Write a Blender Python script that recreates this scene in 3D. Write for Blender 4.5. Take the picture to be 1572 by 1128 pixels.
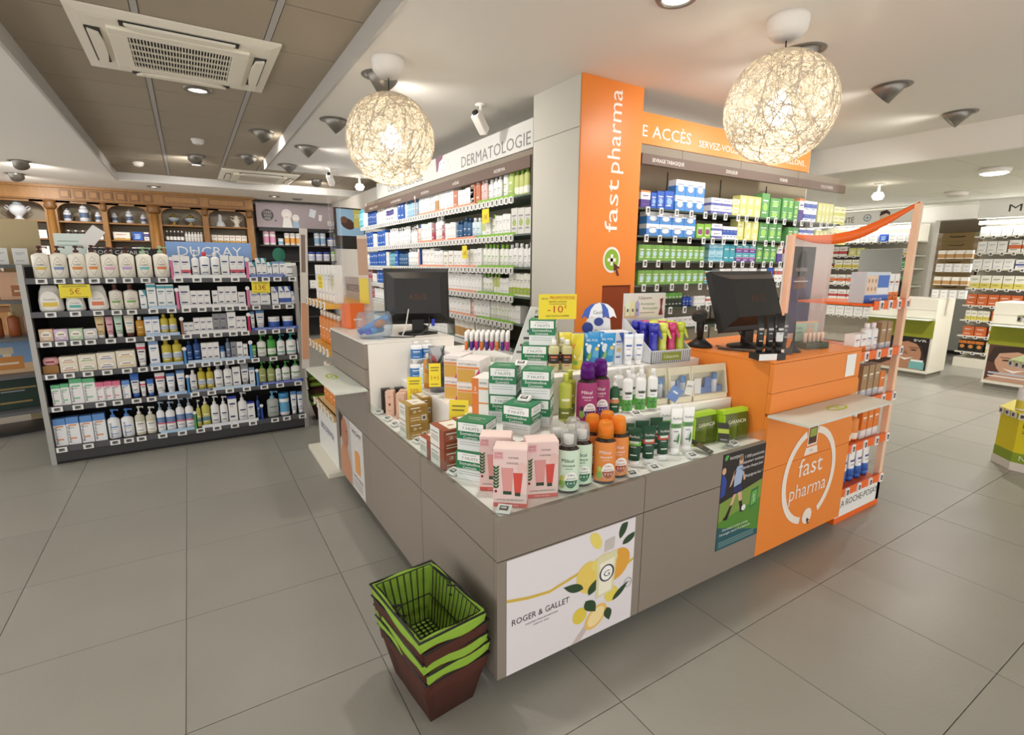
import bpy, math, random
from mathutils import Vector, Matrix

random.seed(11)
R = math.radians
sc = bpy.context.scene
COL = sc.collection
for o in list(bpy.data.objects):
    bpy.data.objects.remove(o)

# ------------------------------------------------------------------ camera
CAM_YAW, CAM_PITCH, CAM_ROLL, CAM_Z = R(58.1), R(11.35), R(0.28), 1.39
_f = Vector((math.cos(CAM_YAW) * math.cos(CAM_PITCH), math.sin(CAM_YAW) * math.cos(CAM_PITCH), -math.sin(CAM_PITCH)))
_r = Vector((math.sin(CAM_YAW), -math.cos(CAM_YAW), 0))
_u = _r.cross(_f)
_r2 = _r * math.cos(CAM_ROLL) + _u * math.sin(CAM_ROLL)
_u2 = -_r * math.sin(CAM_ROLL) + _u * math.cos(CAM_ROLL)
cam = bpy.data.cameras.new('camera')
cam.sensor_fit = 'HORIZONTAL'
cam.sensor_width = 36.0
cam.lens = 18.0
cam.clip_start = 0.02
cam_o = bpy.data.objects.new('camera', cam)
COL.objects.link(cam_o)
m3 = Matrix((_r2, _u2, -_f)).transposed()
cam_o.matrix_world = Matrix.Translation((0, 0, CAM_Z)) @ m3.to_4x4()
sc.camera = cam_o

# ------------------------------------------------------------------ world, exposure
# the shop front behind the camera is open to even, overcast daylight
w = bpy.data.worlds.new('world')
sc.world = w
w.use_nodes = True
w.node_tree.nodes['Background'].inputs[0].default_value = (1.0, 0.97, 0.93, 1)
w.node_tree.nodes['Background'].inputs[1].default_value = 1.95
sc.view_settings.view_transform = 'Standard'
sc.view_settings.look = 'None'
sc.view_settings.exposure = 0.13
sc.view_settings.gamma = 1.0
sc.view_settings.use_curve_mapping = False
sc.cycles.use_denoising = True
sc.cycles.max_bounces = 8
sc.cycles.transparent_max_bounces = 12
sc.cycles.caustics_reflective = False
sc.cycles.caustics_refractive = False
SPOT_W = 32.0
BULB = 11.0

# ------------------------------------------------------------------ materials
def lin(h):
    c = [int(h[i:i + 2], 16) / 255 for i in (0, 2, 4)]
    return tuple(((x + 0.055) / 1.055) ** 2.4 if x > 0.04045 else x / 12.92 for x in c) + (1,)

_M = {}
def mat(h, rough=0.5, metal=0.0, spec=0.4, noise=0.0, nscale=6.0, bump=0.0, bscale=40.0, emit=0.0, alpha=1.0, name=None):
    key = (h, rough, metal, spec, noise, nscale, bump, bscale, emit, alpha)
    if key in _M:
        return _M[key]
    m = bpy.data.materials.new(name or ('col_' + h))
    m.use_nodes = True
    nt = m.node_tree
    b = nt.nodes['Principled BSDF']
    b.inputs['Base Color'].default_value = lin(h)
    b.inputs['Roughness'].default_value = rough
    b.inputs['Metallic'].default_value = metal
    b.inputs['Specular IOR Level'].default_value = spec
    if noise or bump:
        tc = nt.nodes.new('ShaderNodeTexCoord')
        nz = nt.nodes.new('ShaderNodeTexNoise')
        nz.inputs['Scale'].default_value = nscale
        nz.inputs['Detail'].default_value = 6
        nt.links.new(tc.outputs['Object'], nz.inputs['Vector'])
        if noise:
            mx = nt.nodes.new('ShaderNodeMixRGB')
            c = lin(h)
            mx.inputs[1].default_value = tuple(max(0, x * (1 - noise)) for x in c[:3]) + (1,)
            mx.inputs[2].default_value = tuple(min(1, x * (1 + noise)) for x in c[:3]) + (1,)
            nt.links.new(nz.outputs['Fac'], mx.inputs[0])
            nt.links.new(mx.outputs[0], b.inputs['Base Color'])
        if bump:
            n2 = nt.nodes.new('ShaderNodeTexNoise')
            n2.inputs['Scale'].default_value = bscale
            nt.links.new(tc.outputs['Object'], n2.inputs['Vector'])
            bp = nt.nodes.new('ShaderNodeBump')
            bp.inputs['Strength'].default_value = bump
            bp.inputs['Distance'].default_value = 0.01
            nt.links.new(n2.outputs['Fac'], bp.inputs['Height'])
            nt.links.new(bp.outputs[0], b.inputs['Normal'])
    if emit:
        b.inputs['Emission Color'].default_value = lin(h)
        b.inputs['Emission Strength'].default_value = emit
    if alpha < 1:
        b.inputs['Alpha'].default_value = alpha
    _M[key] = m
    return m

def P(h):            # printed card / plastic, slightly muted inks
    c = [int(h[i:i + 2], 16) for i in (0, 2, 4)]
    g_ = .3 * c[0] + .55 * c[1] + .15 * c[2]
    return mat('%02X%02X%02X' % tuple(int(x * .86 + g_ * .14) for x in c), 0.45)

def wood_mat(name, c1, c2, rough=0.45):
    if name in _M:
        return _M[name]
    m = bpy.data.materials.new(name)
    m.use_nodes = True
    nt = m.node_tree
    b = nt.nodes['Principled BSDF']
    b.inputs['Roughness'].default_value = rough
    tc = nt.nodes.new('ShaderNodeTexCoord')
    mp = nt.nodes.new('ShaderNodeMapping')
    mp.inputs['Scale'].default_value = (7, 7, 1.2)
    nz = nt.nodes.new('ShaderNodeTexNoise')
    nz.inputs['Scale'].default_value = 4
    nz.inputs['Detail'].default_value = 8
    nz.inputs['Distortion'].default_value = 1.5
    cr = nt.nodes.new('ShaderNodeMixRGB')
    cr.inputs[1].default_value = lin(c1)
    cr.inputs[2].default_value = lin(c2)
    nt.links.new(tc.outputs['Object'], mp.inputs[0])
    nt.links.new(mp.outputs[0], nz.inputs['Vector'])
    nt.links.new(nz.outputs['Fac'], cr.inputs[0])
    nt.links.new(cr.outputs[0], b.inputs['Base Color'])
    _M[name] = m
    return m

def clear_mat(name, tint='FFFFFF', a=0.12, rough=0.03, refl=0.25):
    if name in _M:
        return _M[name]
    m = bpy.data.materials.new(name)
    m.use_nodes = True
    nt = m.node_tree
    out = nt.nodes['Material Output']
    nt.nodes.remove(nt.nodes['Principled BSDF'])
    tr = nt.nodes.new('ShaderNodeBsdfTransparent')
    tr.inputs[0].default_value = lin(tint)
    gl = nt.nodes.new('ShaderNodeBsdfGlossy')
    gl.inputs['Roughness'].default_value = rough
    df = nt.nodes.new('ShaderNodeBsdfDiffuse')
    df.inputs[0].default_value = lin(tint)
    lw = nt.nodes.new('ShaderNodeLayerWeight')
    lw.inputs[0].default_value = 0.3
    mu = nt.nodes.new('ShaderNodeMath')
    mu.operation = 'MULTIPLY_ADD'
    mu.inputs[1].default_value = refl
    mu.inputs[2].default_value = 0.015
    nt.links.new(lw.outputs['Facing'], mu.inputs[0])
    m1 = nt.nodes.new('ShaderNodeMixShader')
    nt.links.new(mu.outputs[0], m1.inputs[0])
    nt.links.new(tr.outputs[0], m1.inputs[1])
    nt.links.new(gl.outputs[0], m1.inputs[2])
    m2 = nt.nodes.new('ShaderNodeMixShader')
    m2.inputs[0].default_value = a
    nt.links.new(m1.outputs[0], m2.inputs[1])
    nt.links.new(df.outputs[0], m2.inputs[2])
    nt.links.new(m2.outputs[0], out.inputs[0])
    _M[name] = m
    return m

def thread_mat():
    m = bpy.data.materials.new('lamp_thread')
    m.use_nodes = True
    nt = m.node_tree
    out = nt.nodes['Material Output']
    nt.nodes.remove(nt.nodes['Principled BSDF'])
    d = nt.nodes.new('ShaderNodeBsdfDiffuse')
    d.inputs[0].default_value = lin('FBF3E4')
    t = nt.nodes.new('ShaderNodeBsdfTranslucent')
    t.inputs[0].default_value = lin('FDF6EA')
    mx = nt.nodes.new('ShaderNodeMixShader')
    mx.inputs[0].default_value = 0.5
    nt.links.new(d.outputs[0], mx.inputs[1])
    nt.links.new(t.outputs[0], mx.inputs[2])
    nt.links.new(mx.outputs[0], out.inputs[0])
    return m

WHITE = mat('F2F0EA', 0.45)
BLACK = mat('141414', 0.45)
DARK = mat('2B2A29', 0.5)
TAUPE = mat('8A8076', 0.42, noise=0.04, nscale=3)
ORANGE = mat('E98837', 0.38)
STEEL = mat('B9B7B2', 0.32, metal=0.85)
GREYM = mat('A9A8A4', 0.4, metal=0.3)
GLASS = clear_mat('glass', 'FAFDFC', 0.02, 0.03, 0.06)
ACRYL = clear_mat('acrylic', 'FEFEFE', 0.012, 0.03, 0.08)
FROST = clear_mat('frosted_glass', 'E8ECE4', 0.72, 0.12)
PLASTIC = clear_mat('clear_plastic', 'F8F9F9', 0.07, 0.1, 0.12)

# ------------------------------------------------------------------ mesh building
class MB:
    def __init__(s):
        s.v, s.f, s.mi, s.mats, s.sm = [], [], [], [], []

    def k(s, m):
        if m not in s.mats:
            s.mats.append(m)
        return s.mats.index(m)

    def face(s, pts, m, smooth=False):
        n = len(s.v)
        s.v += [tuple(p) for p in pts]
        s.f.append(tuple(range(n, n + len(pts))))
        s.mi.append(s.k(m)); s.sm.append(smooth)

    def raw(s, vs, fs, m, smooth=False):
        n = len(s.v)
        s.v += [tuple(p) for p in vs]
        i = s.k(m)
        for f in fs:
            s.f.append(tuple(n + q for q in f)); s.mi.append(i); s.sm.append(smooth)

    def box(s, x0, y0, z0, x1, y1, z1, m):
        vs = [(x0, y0, z0), (x1, y0, z0), (x1, y1, z0), (x0, y1, z0), (x0, y0, z1), (x1, y0, z1), (x1, y1, z1), (x0, y1, z1)]
        s.raw(vs, [(0, 3, 2, 1), (4, 5, 6, 7), (0, 1, 5, 4), (1, 2, 6, 5), (2, 3, 7, 6), (3, 0, 4, 7)], m)
        return s

    def prism(s, poly, a0, a1, m, axis='z'):
        def p(u, v, w):
            return (u, v, w) if axis == 'z' else ((u, w, v) if axis == 'y' else (w, u, v))
        n = len(poly)
        vs = [p(u, v, a0) for u, v in poly] + [p(u, v, a1) for u, v in poly]
        fs = [tuple(range(n))[::-1], tuple(range(n, 2 * n))] + [(i, (i + 1) % n, n + (i + 1) % n, n + i) for i in range(n)]
        s.raw(vs, fs, m)
        return s

    def rings(s, rs, m, closed=True, smooth=True, cap0=True, cap1=True):
        # rs: list of rings (lists of points) ; m: material or list per segment
        n = len(rs[0]); base = len(s.v)
        for r in rs:
            s.v += [tuple(p) for p in r]
        for i in range(len(rs) - 1):
            mm = m[i] if isinstance(m, list) else m
            k = s.k(mm)
            for j in range(n if closed else n - 1):
                a, b = base + i * n + j, base + i * n + (j + 1) % n
                s.f.append((a, b, b + n, a + n)); s.mi.append(k); s.sm.append(smooth)
        if cap0:
            s.f.append(tuple(base + j for j in range(n))[::-1]); s.mi.append(s.k(m[0] if isinstance(m, list) else m)); s.sm.append(False)
        if cap1:
            q = base + (len(rs) - 1) * n
            s.f.append(tuple(q + j for j in range(n))); s.mi.append(s.k(m[-1] if isinstance(m, list) else m)); s.sm.append(False)
        return s

    def lathe(s, prof, m, n=16, sx=1, sy=1, c=(0, 0, 0), cap0=True, cap1=True):
        rs = [[(c[0] + r * sx * math.cos(2 * math.pi * j / n), c[1] + r * sy * math.sin(2 * math.pi * j / n), c[2] + z) for j in range(n)] for r, z in prof]
        return s.rings(rs, m, cap0=cap0, cap1=cap1)

    def tube(s, path, r, m, n=6, closed=False):
        path = [Vector(p) for p in path]; L = len(path); rs = []
        for i, p in enumerate(path):
            a = path[(i - 1) % L] if (i or closed) else p
            b = path[(i + 1) % L] if (i < L - 1 or closed) else p
            t = (b - a).normalized()
            h = Vector((0, 0, 1)) if abs(t.z) < 0.95 else Vector((1, 0, 0))
            u = t.cross(h).normalized(); v = t.cross(u)
            rs.append([p + (u * math.cos(2 * math.pi * j / n) + v * math.sin(2 * math.pi * j / n)) * r for j in range(n)])
        if closed:
            rs.append(rs[0])
        return s.rings(rs, m, cap0=not closed, cap1=not closed)

    def mesh(s, name):
        me = bpy.data.meshes.new(name)
        me.from_pydata(s.v, [], s.f)
        for m in s.mats:
            me.materials.append(m)
        me.polygons.foreach_set('material_index', s.mi)
        me.polygons.foreach_set('use_smooth', s.sm)
        me.update()
        return me

    def obj(s, name, parent=None, loc=(0, 0, 0), rz=0, bevel=0):
        return link(name, s.mesh(name), parent, loc, rz, bevel)

def link(name, me, parent=None, loc=(0, 0, 0), rz=0, bevel=0):
    o = bpy.data.objects.new(name, me)
    COL.objects.link(o)
    o.parent = parent
    o.location = loc
    o.rotation_euler = (0, 0, rz)
    if bevel:
        b = o.modifiers.new('bevel', 'BEVEL')
        b.width = bevel; b.segments = 2; b.limit_method = 'ANGLE'
    return o

LABELS = {}
def tag(o, label, cat, group=None):
    o['label'] = label
    o['category'] = cat
    if group:
        o['group'] = group
    return o

def thing(name, label, cat, loc=(0, 0, 0), rz=0, group=None):
    return tag(link(name, None, None, loc, rz), label, cat, group)

def struct(o):
    o['kind'] = 'structure'
    return o

def copy_tree(o, parent=None, loc=None, rz=None):
    c = o.copy(); COL.objects.link(c); c.parent = parent
    if loc is not None: c.location = loc
    if rz is not None: c.rotation_euler = (0, 0, rz)
    for ch in list(o.children):
        copy_tree(ch, c)
    return c

ORD = ['zeroth', 'first', 'second', 'third', 'fourth', 'fifth', 'sixth', 'seventh', 'eighth', 'ninth', 'tenth', 'eleventh', 'twelfth', 'thirteenth',
       'fourteenth', 'fifteenth', 'sixteenth', 'seventeenth', 'eighteenth', 'nineteenth']
TENS = ['', '', 'twent', 'thirt', 'fort', 'fift', 'sixt', 'sevent', 'eight', 'ninet']
def ordn(n):
    if n < 20: return ORD[n]
    if n % 10 == 0: return TENS[n // 10] + 'ieth'
    return TENS[n // 10] + 'y-' + ORD[n % 10]

# ------------------------------------------------------------------ printing on surfaces
_T = {}
def text_geo(txt):
    if txt not in _T:
        cu = bpy.data.curves.new('t', 'FONT')
        cu.body = txt; cu.size = 1.0; cu.resolution_u = 2
        ob = bpy.data.objects.new('t', cu)
        me = bpy.data.meshes.new_from_object(ob)
        vs = [(v.co.x, v.co.y) for v in me.vertices]
        fs = [tuple(p.vertices) for p in me.polygons]
        x0 = min((v[0] for v in vs), default=0); x1 = max((v[0] for v in vs), default=1)
        bpy.data.objects.remove(ob); bpy.data.curves.remove(cu); bpy.data.meshes.remove(me)
        _T[txt] = ([(x - x0, y) for x, y in vs], fs, x1 - x0)
    return _T[txt]

def flat(origin, right, up, eps=0.0008):
    o, r, u = Vector(origin), Vector(right).normalized(), Vector(up).normalized()
    n = r.cross(u)
    return lambda a, b, e=0: o + r * a + u * b + n * (eps + e)

def ptext(mb, F, txt, u, v, size, m, align='c', width=None, rot=0, e=0.0):
    vs, fs, w = text_geo(txt)
    sx = (width / w) if width else size
    off = {'c': -w * sx / 2, 'l': 0, 'r': -w * sx}[align]
    out = []
    for x, y in vs:
        a, b = x * sx + off, y * size
        if rot:
            a, b = a * math.cos(rot) - b * math.sin(rot), a * math.sin(rot) + b * math.cos(rot)
        out.append(F(u + a, v + b, e))
    mb.raw(out, fs, m)

def prect(mb, F, u0, v0, u1, v1, m, n=1, e=0.0):
    for i in range(n):
        a, b = u0 + (u1 - u0) * i / n, u0 + (u1 - u0) * (i + 1) / n
        mb.face([F(a, v0, e), F(b, v0, e), F(b, v1, e), F(a, v1, e)], m)

def ppoly(mb, F, pts, m, e=0.0):
    mb.face([F(a, b, e) for a, b in pts], m)

def pell(mb, F, cu, cv, ru, rv, m, n=20, rot=0.0, e=0.0):
    if rot == 0.0:       # vertical strips follow curved surfaces
        k = max(6, n // 2)
        for i in range(k):
            t0, t1 = math.pi * i / k, math.pi * (i + 1) / k
            a0, b0, a1, b1 = -ru * math.cos(t0), rv * math.sin(t0), -ru * math.cos(t1), rv * math.sin(t1)
            q = [(cu + a0, cv - b0), (cu + a1, cv - b1), (cu + a1, cv + b1), (cu + a0, cv + b0)]
            if i == 0: q = q[:3]
            if i == k - 1: q = [q[0], q[1], q[3]]
            ppoly(mb, F, q, m, e)
        return
    pts = []
    for i in range(n):
        a, b = ru * math.cos(2 * math.pi * i / n), rv * math.sin(2 * math.pi * i / n)
        pts.append((cu + a * math.cos(rot) - b * math.sin(rot), cv + a * math.sin(rot) + b * math.cos(rot)))
    ppoly(mb, F, pts, m, e)

def pring(mb, F, cu, cv, ru, rv, wd, m, a0=0.0, a1=360.0, n=40, e=0.0):
    for i in range(n):
        t0, t1 = R(a0 + (a1 - a0) * i / n), R(a0 + (a1 - a0) * (i + 1) / n)
        q = [(cu + (ru - s) * math.cos(t), cv + (rv - s) * math.sin(t)) for t, s in ((t0, 0), (t1, 0), (t1, wd), (t0, wd))]
        ppoly(mb, F, q, m, e)

def pleaf(mb, F, u, v, l, wd, rot, m, e=0.0):
    up = [(l * i / 8, wd * .5 * math.sin(math.pi * (i / 8) ** .8)) for i in range(9)]
    pts = up + [(x, -y) for x, y in up[-2:0:-1]]
    c, s = math.cos(rot), math.sin(rot)
    ppoly(mb, F, [(u + x * c - y * s, v + x * s + y * c) for x, y in pts], m, e)
# ------------------------------------------------------------------ products
NAMES = dict(box='carton', pump='pump_bottle', bottle='bottle', tube='cosmetic_tube', jar='cream_jar', pouch='refill_pouch', oval='soap_bar', div='shelf_divider')
CATS = dict(box='box', pump='bottle', bottle='bottle', tube='tube', jar='jar', pouch='pouch', oval='soap', div='divider')
NV, GY = '2E3F74', '8C9096'
STY = {
 # gondola
 'ccy': ('pump', 'large cream pump bottle with yellow band', 'F3EEDF', dict(cap='5A2C22', emb='E6C23E', big=1)),
 'ccb': ('pump', 'large cream pump bottle with blue band', 'F3EEDF', dict(cap='5A2C22', emb='7C93CF', big=1)),
 'cco': ('pump', 'large cream pump bottle with orange band', 'F3EEDF', dict(cap='5A2C22', emb='EE8A2E', big=1)),
 'ccp': ('pump', 'large cream pump bottle with pink band', 'F3EEDF', dict(cap='5A2C22', emb='EBA3C8', big=1)),
 'ccl': ('pump', 'large cream pump bottle with lilac band', 'F3EEDF', dict(cap='5A2C22', emb='C3A3DC', big=1)),
 'cct': ('pump', 'large cream pump bottle with teal band and green pump', 'F3EEDF', dict(cap='9CC59A', emb='7CC7CB', big=1)),
 'ccr': ('pump', 'large cream pump bottle with coral band and green pump', 'F3EEDF', dict(cap='9CC59A', emb='EC7A4C', big=1)),
 'bcg': ('bottle', 'cream bottle with green band and brown cap', 'F3EEDF', dict(cap='5A2C22', emb='79B65A', big=1)),
 'dvp': ('div', 'pink', 'E86FA6', {}), 'dvb': ('div', 'brown', '9A6B5A', {}), 'dvr': ('div', 'red', 'D5265C', {}),
 'dvu': ('div', 'blue', '3F8EDB', {}), 'dvg': ('div', 'green', '3FA34A', {}), 'dvn': ('div', 'dark blue', '2A48B0', {}), 'dvo': ('div', 'orange', 'F08A62', {}),
 'wn': ('box', 'white carton with navy print', 'F4F4F3', dict(ink=NV)),
 'wr': ('box', 'white carton with red band', 'F4F4F3', dict(ink=NV, band=[(.2, .36, 'E4546A')])),
 'wb': ('box', 'white carton with blue top', 'F2F4F6', dict(ink='5577B5', band=[(.86, 1, '7FA3D8')])),
 'wte': ('box', 'white carton with teal corner', 'F3F6F6', dict(ink='4F7FA0', corner='2F9FB0')),
 'wtt': ('box', 'white carton with teal top band', 'EFF3F4', dict(ink='6E8C9C', band=[(.84, .95, '3FA5B5')])),
 'wbc': ('box', 'white carton with blue corner', 'F3F5F8', dict(ink='4F6FB0', corner='2C5FC4')),
 'wbb': ('box', 'white carton with blue lower band', 'F3F5F8', dict(ink='4F6FB0', corner='2C5FC4', band=[(.1, .35, '3F62C8')])),
 'gr': ('box', 'grey carton', '8F9297', dict(ink='3B3F60')),
 'pw': ('pump', 'white pump bottle', 'F3F3F2', dict(cap='EFEFEF', ink=NV)),
 'bw': ('bottle', 'white bottle', 'F3F3F2', dict(cap='F3F3F3', ink=NV)),
 'bwr': ('bottle', 'white bottle with red cap', 'F3F3F2', dict(cap='E8435A', ink=NV)),
 'bwg': ('bottle', 'white bottle with grey cap', 'F3F3F2', dict(cap='9A9CA0', ink=NV)),
 'bwe': ('bottle', 'white bottle with green cap', 'F3F3F2', dict(cap='5DB646', ink='6FA95E')),
 'pgy': ('pouch', 'clear gift bag with yellow label', 'E8E4DC', dict(emb='F0CB3C')),
 'pgt': ('pouch', 'clear gift bag with teal label', 'E4E4E0', dict(emb='55BFB8')),
 'pgo': ('pouch', 'white pouch with orange label', 'ECEAE4', dict(emb='EF7F4F')),
 'sop': ('box', 'peach soap carton', 'F0C9A6', dict(soap=1, top='E9A878')),
 'sol': ('box', 'lilac soap carton', 'DDBFE2', dict(soap=1, top='D9CFC0')),
 'sog': ('box', 'green soap carton', 'BFE0B4', dict(soap=1, top='DAD2C2')),
 'sow': ('box', 'grey soap carton', 'DCDCE2', dict(soap=1)),
 'sco': ('box', 'cream soap carton with orange mark', 'F0E6CF', dict(soap=1, mark='E97A3A')),
 'scg': ('box', 'cream soap carton with green mark', 'F0E6CF', dict(soap=1, mark='69AE57')),
 'scb': ('box', 'cream soap carton with blue mark', 'F0E6CF', dict(soap=1, mark='4F6FC0')),
 'scy': ('box', 'cream soap carton with yellow side', 'F0E6CF', dict(soap=1, mark='EDB93A')),
 'sov': ('oval', 'pink oval soap bar on brown carton', 'F0AFB4', {}),
 'tbe': ('tube', 'beige cosmetic tube', 'E3C58F', dict(cap='F2F0EC', ink='7A3C30')),
 'tpi': ('tube', 'pink cosmetic tube', 'E7A9B5', dict(cap='F2F0EC', ink='7A3C40')),
 'tmi': ('tube', 'mint cosmetic tube', 'BFE0C9', dict(cap='F2F0EC', ink='6A4C40')),
 'tcb': ('tube', 'cream tube with blue band', 'EFE6D0', dict(cap='5A2C22', ink='5AA5C8')),
 'twb': ('tube', 'white tube with blue print', 'F1F3F5', dict(cap='EEF2F6', ink='3E6FC0', band=[(.85, 1, '5F93D6')])),
 'twr': ('tube', 'white tube with red band', 'F3F1F0', dict(cap='EDEDED', ink='4A4A60', band=[(.72, .84, 'E2506A')])),
 'twg': ('tube', 'white tube with grey shoulder', 'F1F1F0', dict(cap='8E9196', ink=NV, band=[(.75, 1, 'A9ACB0')])),
 'tgn': ('tube', 'green tube', '6FBF52', dict(cap='EFEFEF', ink='FFFFFF')),
 'tbl': ('tube', 'blue-topped white tube', 'F1F3F5', dict(cap='3A6FD0', ink=NV, band=[(.7, 1, '3F7AD8')])),
 'bam': ('bottle', 'amber oil bottle', 'C98A1C', dict(cap='EFE8DC', ink='F3D98A')),
 'boi': ('bottle', 'yellow oil bottle', 'CDBB2E', dict(cap='B7A727', ink='EDF0F5', lab=(.35, .62, 'B9C7DC'))),
 'jwb': ('jar', 'white tub with blue label', 'F3F5F7', dict(cap='F6F6F6', lab='2F5FC6')),
 'jnv': ('jar', 'blue jar', '3B78C0', dict(cap='2C5FA8', lab='DDE6F2')),
 'jtb': ('jar', 'tall white tub with blue lid', 'F3F5F7', dict(cap='3F9AD8', lab='5FAEE0')),
 'bnv': ('bottle', 'navy bottle', '1F4E9A', dict(cap='1A3F86', ink='9FC0EC')),
 'bgr': ('bottle', 'slate grey bottle', '6F7F96', dict(cap='5F6F88', ink='D9DEE6')),
 'bgn': ('bottle', 'green bottle with white label', '3FA93C', dict(cap='3C9A38', lab=(.12, .5, 'E9F3E4'), ink='3FA93C')),
 'pwg': ('pump', 'white pump bottle with green corner', 'F3F5F1', dict(cap='4FB248', ink='5A8F50', lab=(.62, .7, '6CC05A'))),
 'pwt': ('pump', 'white pump bottle with teal cap', 'F3F5F4', dict(cap='3FB2A4', ink='4C8F86', lab=(.2, .3, '7FD4C4'))),
 'pol': ('pump', 'olive gel pump bottle with green pump', 'A9B56A', dict(cap='4FB23C', ink='E8F0D4')),
 'cg': ('box', 'white carton with green top and lettering', 'F4F5F4', dict(band=[(.82, 1, '5FBF83')], ink='7FCF9C', vtxt='BIAFINE')),
 'cp': ('box', 'white carton with pink top and lettering', 'F4F3F4', dict(band=[(.76, 1, 'E86F93')], ink='EC7F9F', vtxt='BIAFINE')),
 'cb': ('box', 'white carton with blue top and lettering', 'F3F4F6', dict(band=[(.76, 1, '5F93DE')], ink='8FB0E4', vtxt='BIAFINE')),
 'cbt': ('box', 'tall white carton with blue top and vertical lettering', 'F1F4F8', dict(band=[(.76, 1, '5E95E0')], ink='F0A070', vtxt='BIAFINE')),
 'cnt': ('box', 'white carton with navy top', 'F4F4F5', dict(band=[(.9, 1, '2A3FB0')], ink=NV)),
 'pbl': ('pump', 'white pump bottle with blue pump', 'F2F5F9', dict(cap='4F8FE4', ink='6F9FE0', vtxt='BIAFINE')),
 'pcl': ('pump', 'clear gel pump bottle with white label', 'CFCBB2', dict(cap='F0F0EC', lab=(.15, .75, 'F3F3EF'), ink='9A9A90')),
 'pat': ('pump', 'white pump bottle with blue and red label', 'F1F3F5', dict(cap='9FB9D4', ink='8A94A8', lab=(.5, .78, '5C86C4'), lab2=(.42, .5, 'E0647A'))),
 'poy': ('pump', 'yellow gel pump bottle', 'CDC653', dict(cap='ECECE6', lab=(.3, .5, '5F8FA0'), ink='F2F2DC')),
 'pcy': ('pump', 'large grey gel pump bottle', 'B6BBB6', dict(cap='6FB8E4', ink='5F7F90')),
 # dermatology wall
 'dw': ('bottle', 'white bottle', 'F3F3F1', dict(cap='F6F6F4', ink='B9BDC4')),
 'dtl': ('bottle', 'turquoise bottle', '5FA9BD', dict(cap='3F8FB0', ink='E4EEF2')),
 'dbl': ('bottle', 'royal blue bottle', '2C5CB8', dict(cap='2450A8', ink='C8D8F2')),
 'dpw': ('pump', 'white pump bottle', 'F3F3F1', dict(cap='F6F6F4', ink='B9BDC4')),
 'dpu': ('box', 'white and violet carton', 'EFEFF2', dict(band=[(.45, .8, '5B4FA0')], ink='3B3B50')),
 'dcw': ('box', 'white carton', 'F5F4F2', dict(ink='C9CCD2', band=[(.0, .04, 'E9E7E3')])),
 'dcb': ('box', 'bright blue carton', '2F66C8', dict(ink='DDE8F8')),
 'dlb': ('bottle', 'pale blue bottle', '9CC8E2', dict(cap='4F8FC8', ink='F2F6FA')),
 'dam': ('box', 'white carton with amber side', 'F4EFE6', dict(band=[(.1, .55, 'C99552')])),
 'dor': ('box', 'rust orange carton', 'D07A55', dict(ink='F2DCCE')),
 'dpk': ('bottle', 'pale pink bottle', 'EFC9C4', dict(cap='EFEDEA', ink='D98A8A')),
 'dwg': ('bottle', 'white bottle with green cap', 'F1F3EB', dict(cap='8FCB3F', ink='A9C98A')),
 'dgn': ('bottle', 'lime green bottle', 'B9D36A', dict(cap='86C43A', ink='F2F6E4')),
 'dgl': ('bottle', 'yellow-green bottle with white label', 'C3CE74', dict(cap='86C43A', lab=(.1, .45, 'EEF0E4'))),
 'dwb': ('bottle', 'white bottle with blue cap', 'F0F2EE', dict(cap='3F6FC8', ink='8FA9D0')),
 'dcr': ('box', 'rust and white carton', 'B5838A', dict(band=[(.0, .5, 'C04A5F')], ink='F2E2E0')),
 'dnb': ('bottle', 'deep blue bottle', '2F6296', dict(cap='274F80', ink='D0DDEA')),
 'dlw': ('bottle', 'light blue bottle', 'D4E6F0', dict(cap='F0F4F6', ink='8FB0C8')),
 'dcl': ('box', 'large grey-white carton', 'DEDCD8', dict(ink='9A9AA0', mark='A9C46A')),
 'dca': ('box', 'white carton with amber bottle print', 'F4F2EC', dict(ink='A98A4A')),
 'dcg': ('box', 'white carton with green lower band', 'ECEDE2', dict(band=[(.08, .38, 'A9C23F')], ink='B9BDB4')),
 # self-service wall
 'lpo': ('box', 'white, orange and purple carton', 'F3EFEA', dict(band=[(0, .5, '5B3F9A'), (.9, 1, 'EE8A4A')], ink='6A5FA0')),
 'lbb': ('box', 'royal blue carton', '2A5FD0', dict(ink='DCE8FA', mark='8FB8F2')),
 'lnb': ('box', 'white and blue carton with coloured arrow', 'F3F5F8', dict(band=[(.0, .62, '4A93E8')], ink='8A93A8', mark='EAF2FC')),
 'lwp': ('box', 'white carton with violet swoosh', 'F1F1F5', dict(ink='4F55A8', band=[(.08, .4, '6F74C4')])),
 'lyw': ('box', 'pale yellow carton', 'EFEBC0', dict(ink='A9A97A', band=[(.0, .35, 'DCDC7A')])),
 'lye': ('box', 'yellow-green carton', 'DDDB7E', dict(ink='F5F5DA', mark='EFEFC0')),
 'lgr': ('box', 'green carton', '62A85C', dict(ink='E4F4DC', mark='A4D868')),
 'lwb': ('box', 'white and blue carton', 'EEF1F8', dict(band=[(.35, .75, '3F62C8')], ink='4F6FC0')),
 'lgp': ('box', 'green carton with violet triangle', '8CC63F', dict(ink='EFF6E0', mark='A0408F')),
 'lgn': ('box', 'bright green carton with blue circle', '7FB84E', dict(ink='F0F8E4', mark='BFE0EE')),
 'llb': ('box', 'light blue carton', 'A4D6EA', dict(ink='4FA5C8', band=[(.3, .5, '5FB4D6')])),
 'lte': ('box', 'teal carton', '3FA9BE', dict(ink='E2F2F6')),
 'lpt': ('box', 'teal and magenta carton', '4FB2C4', dict(band=[(.0, .4, '7A4FA8'), (.4, .5, 'E06A9A')], ink='F2F2F8')),
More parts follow.
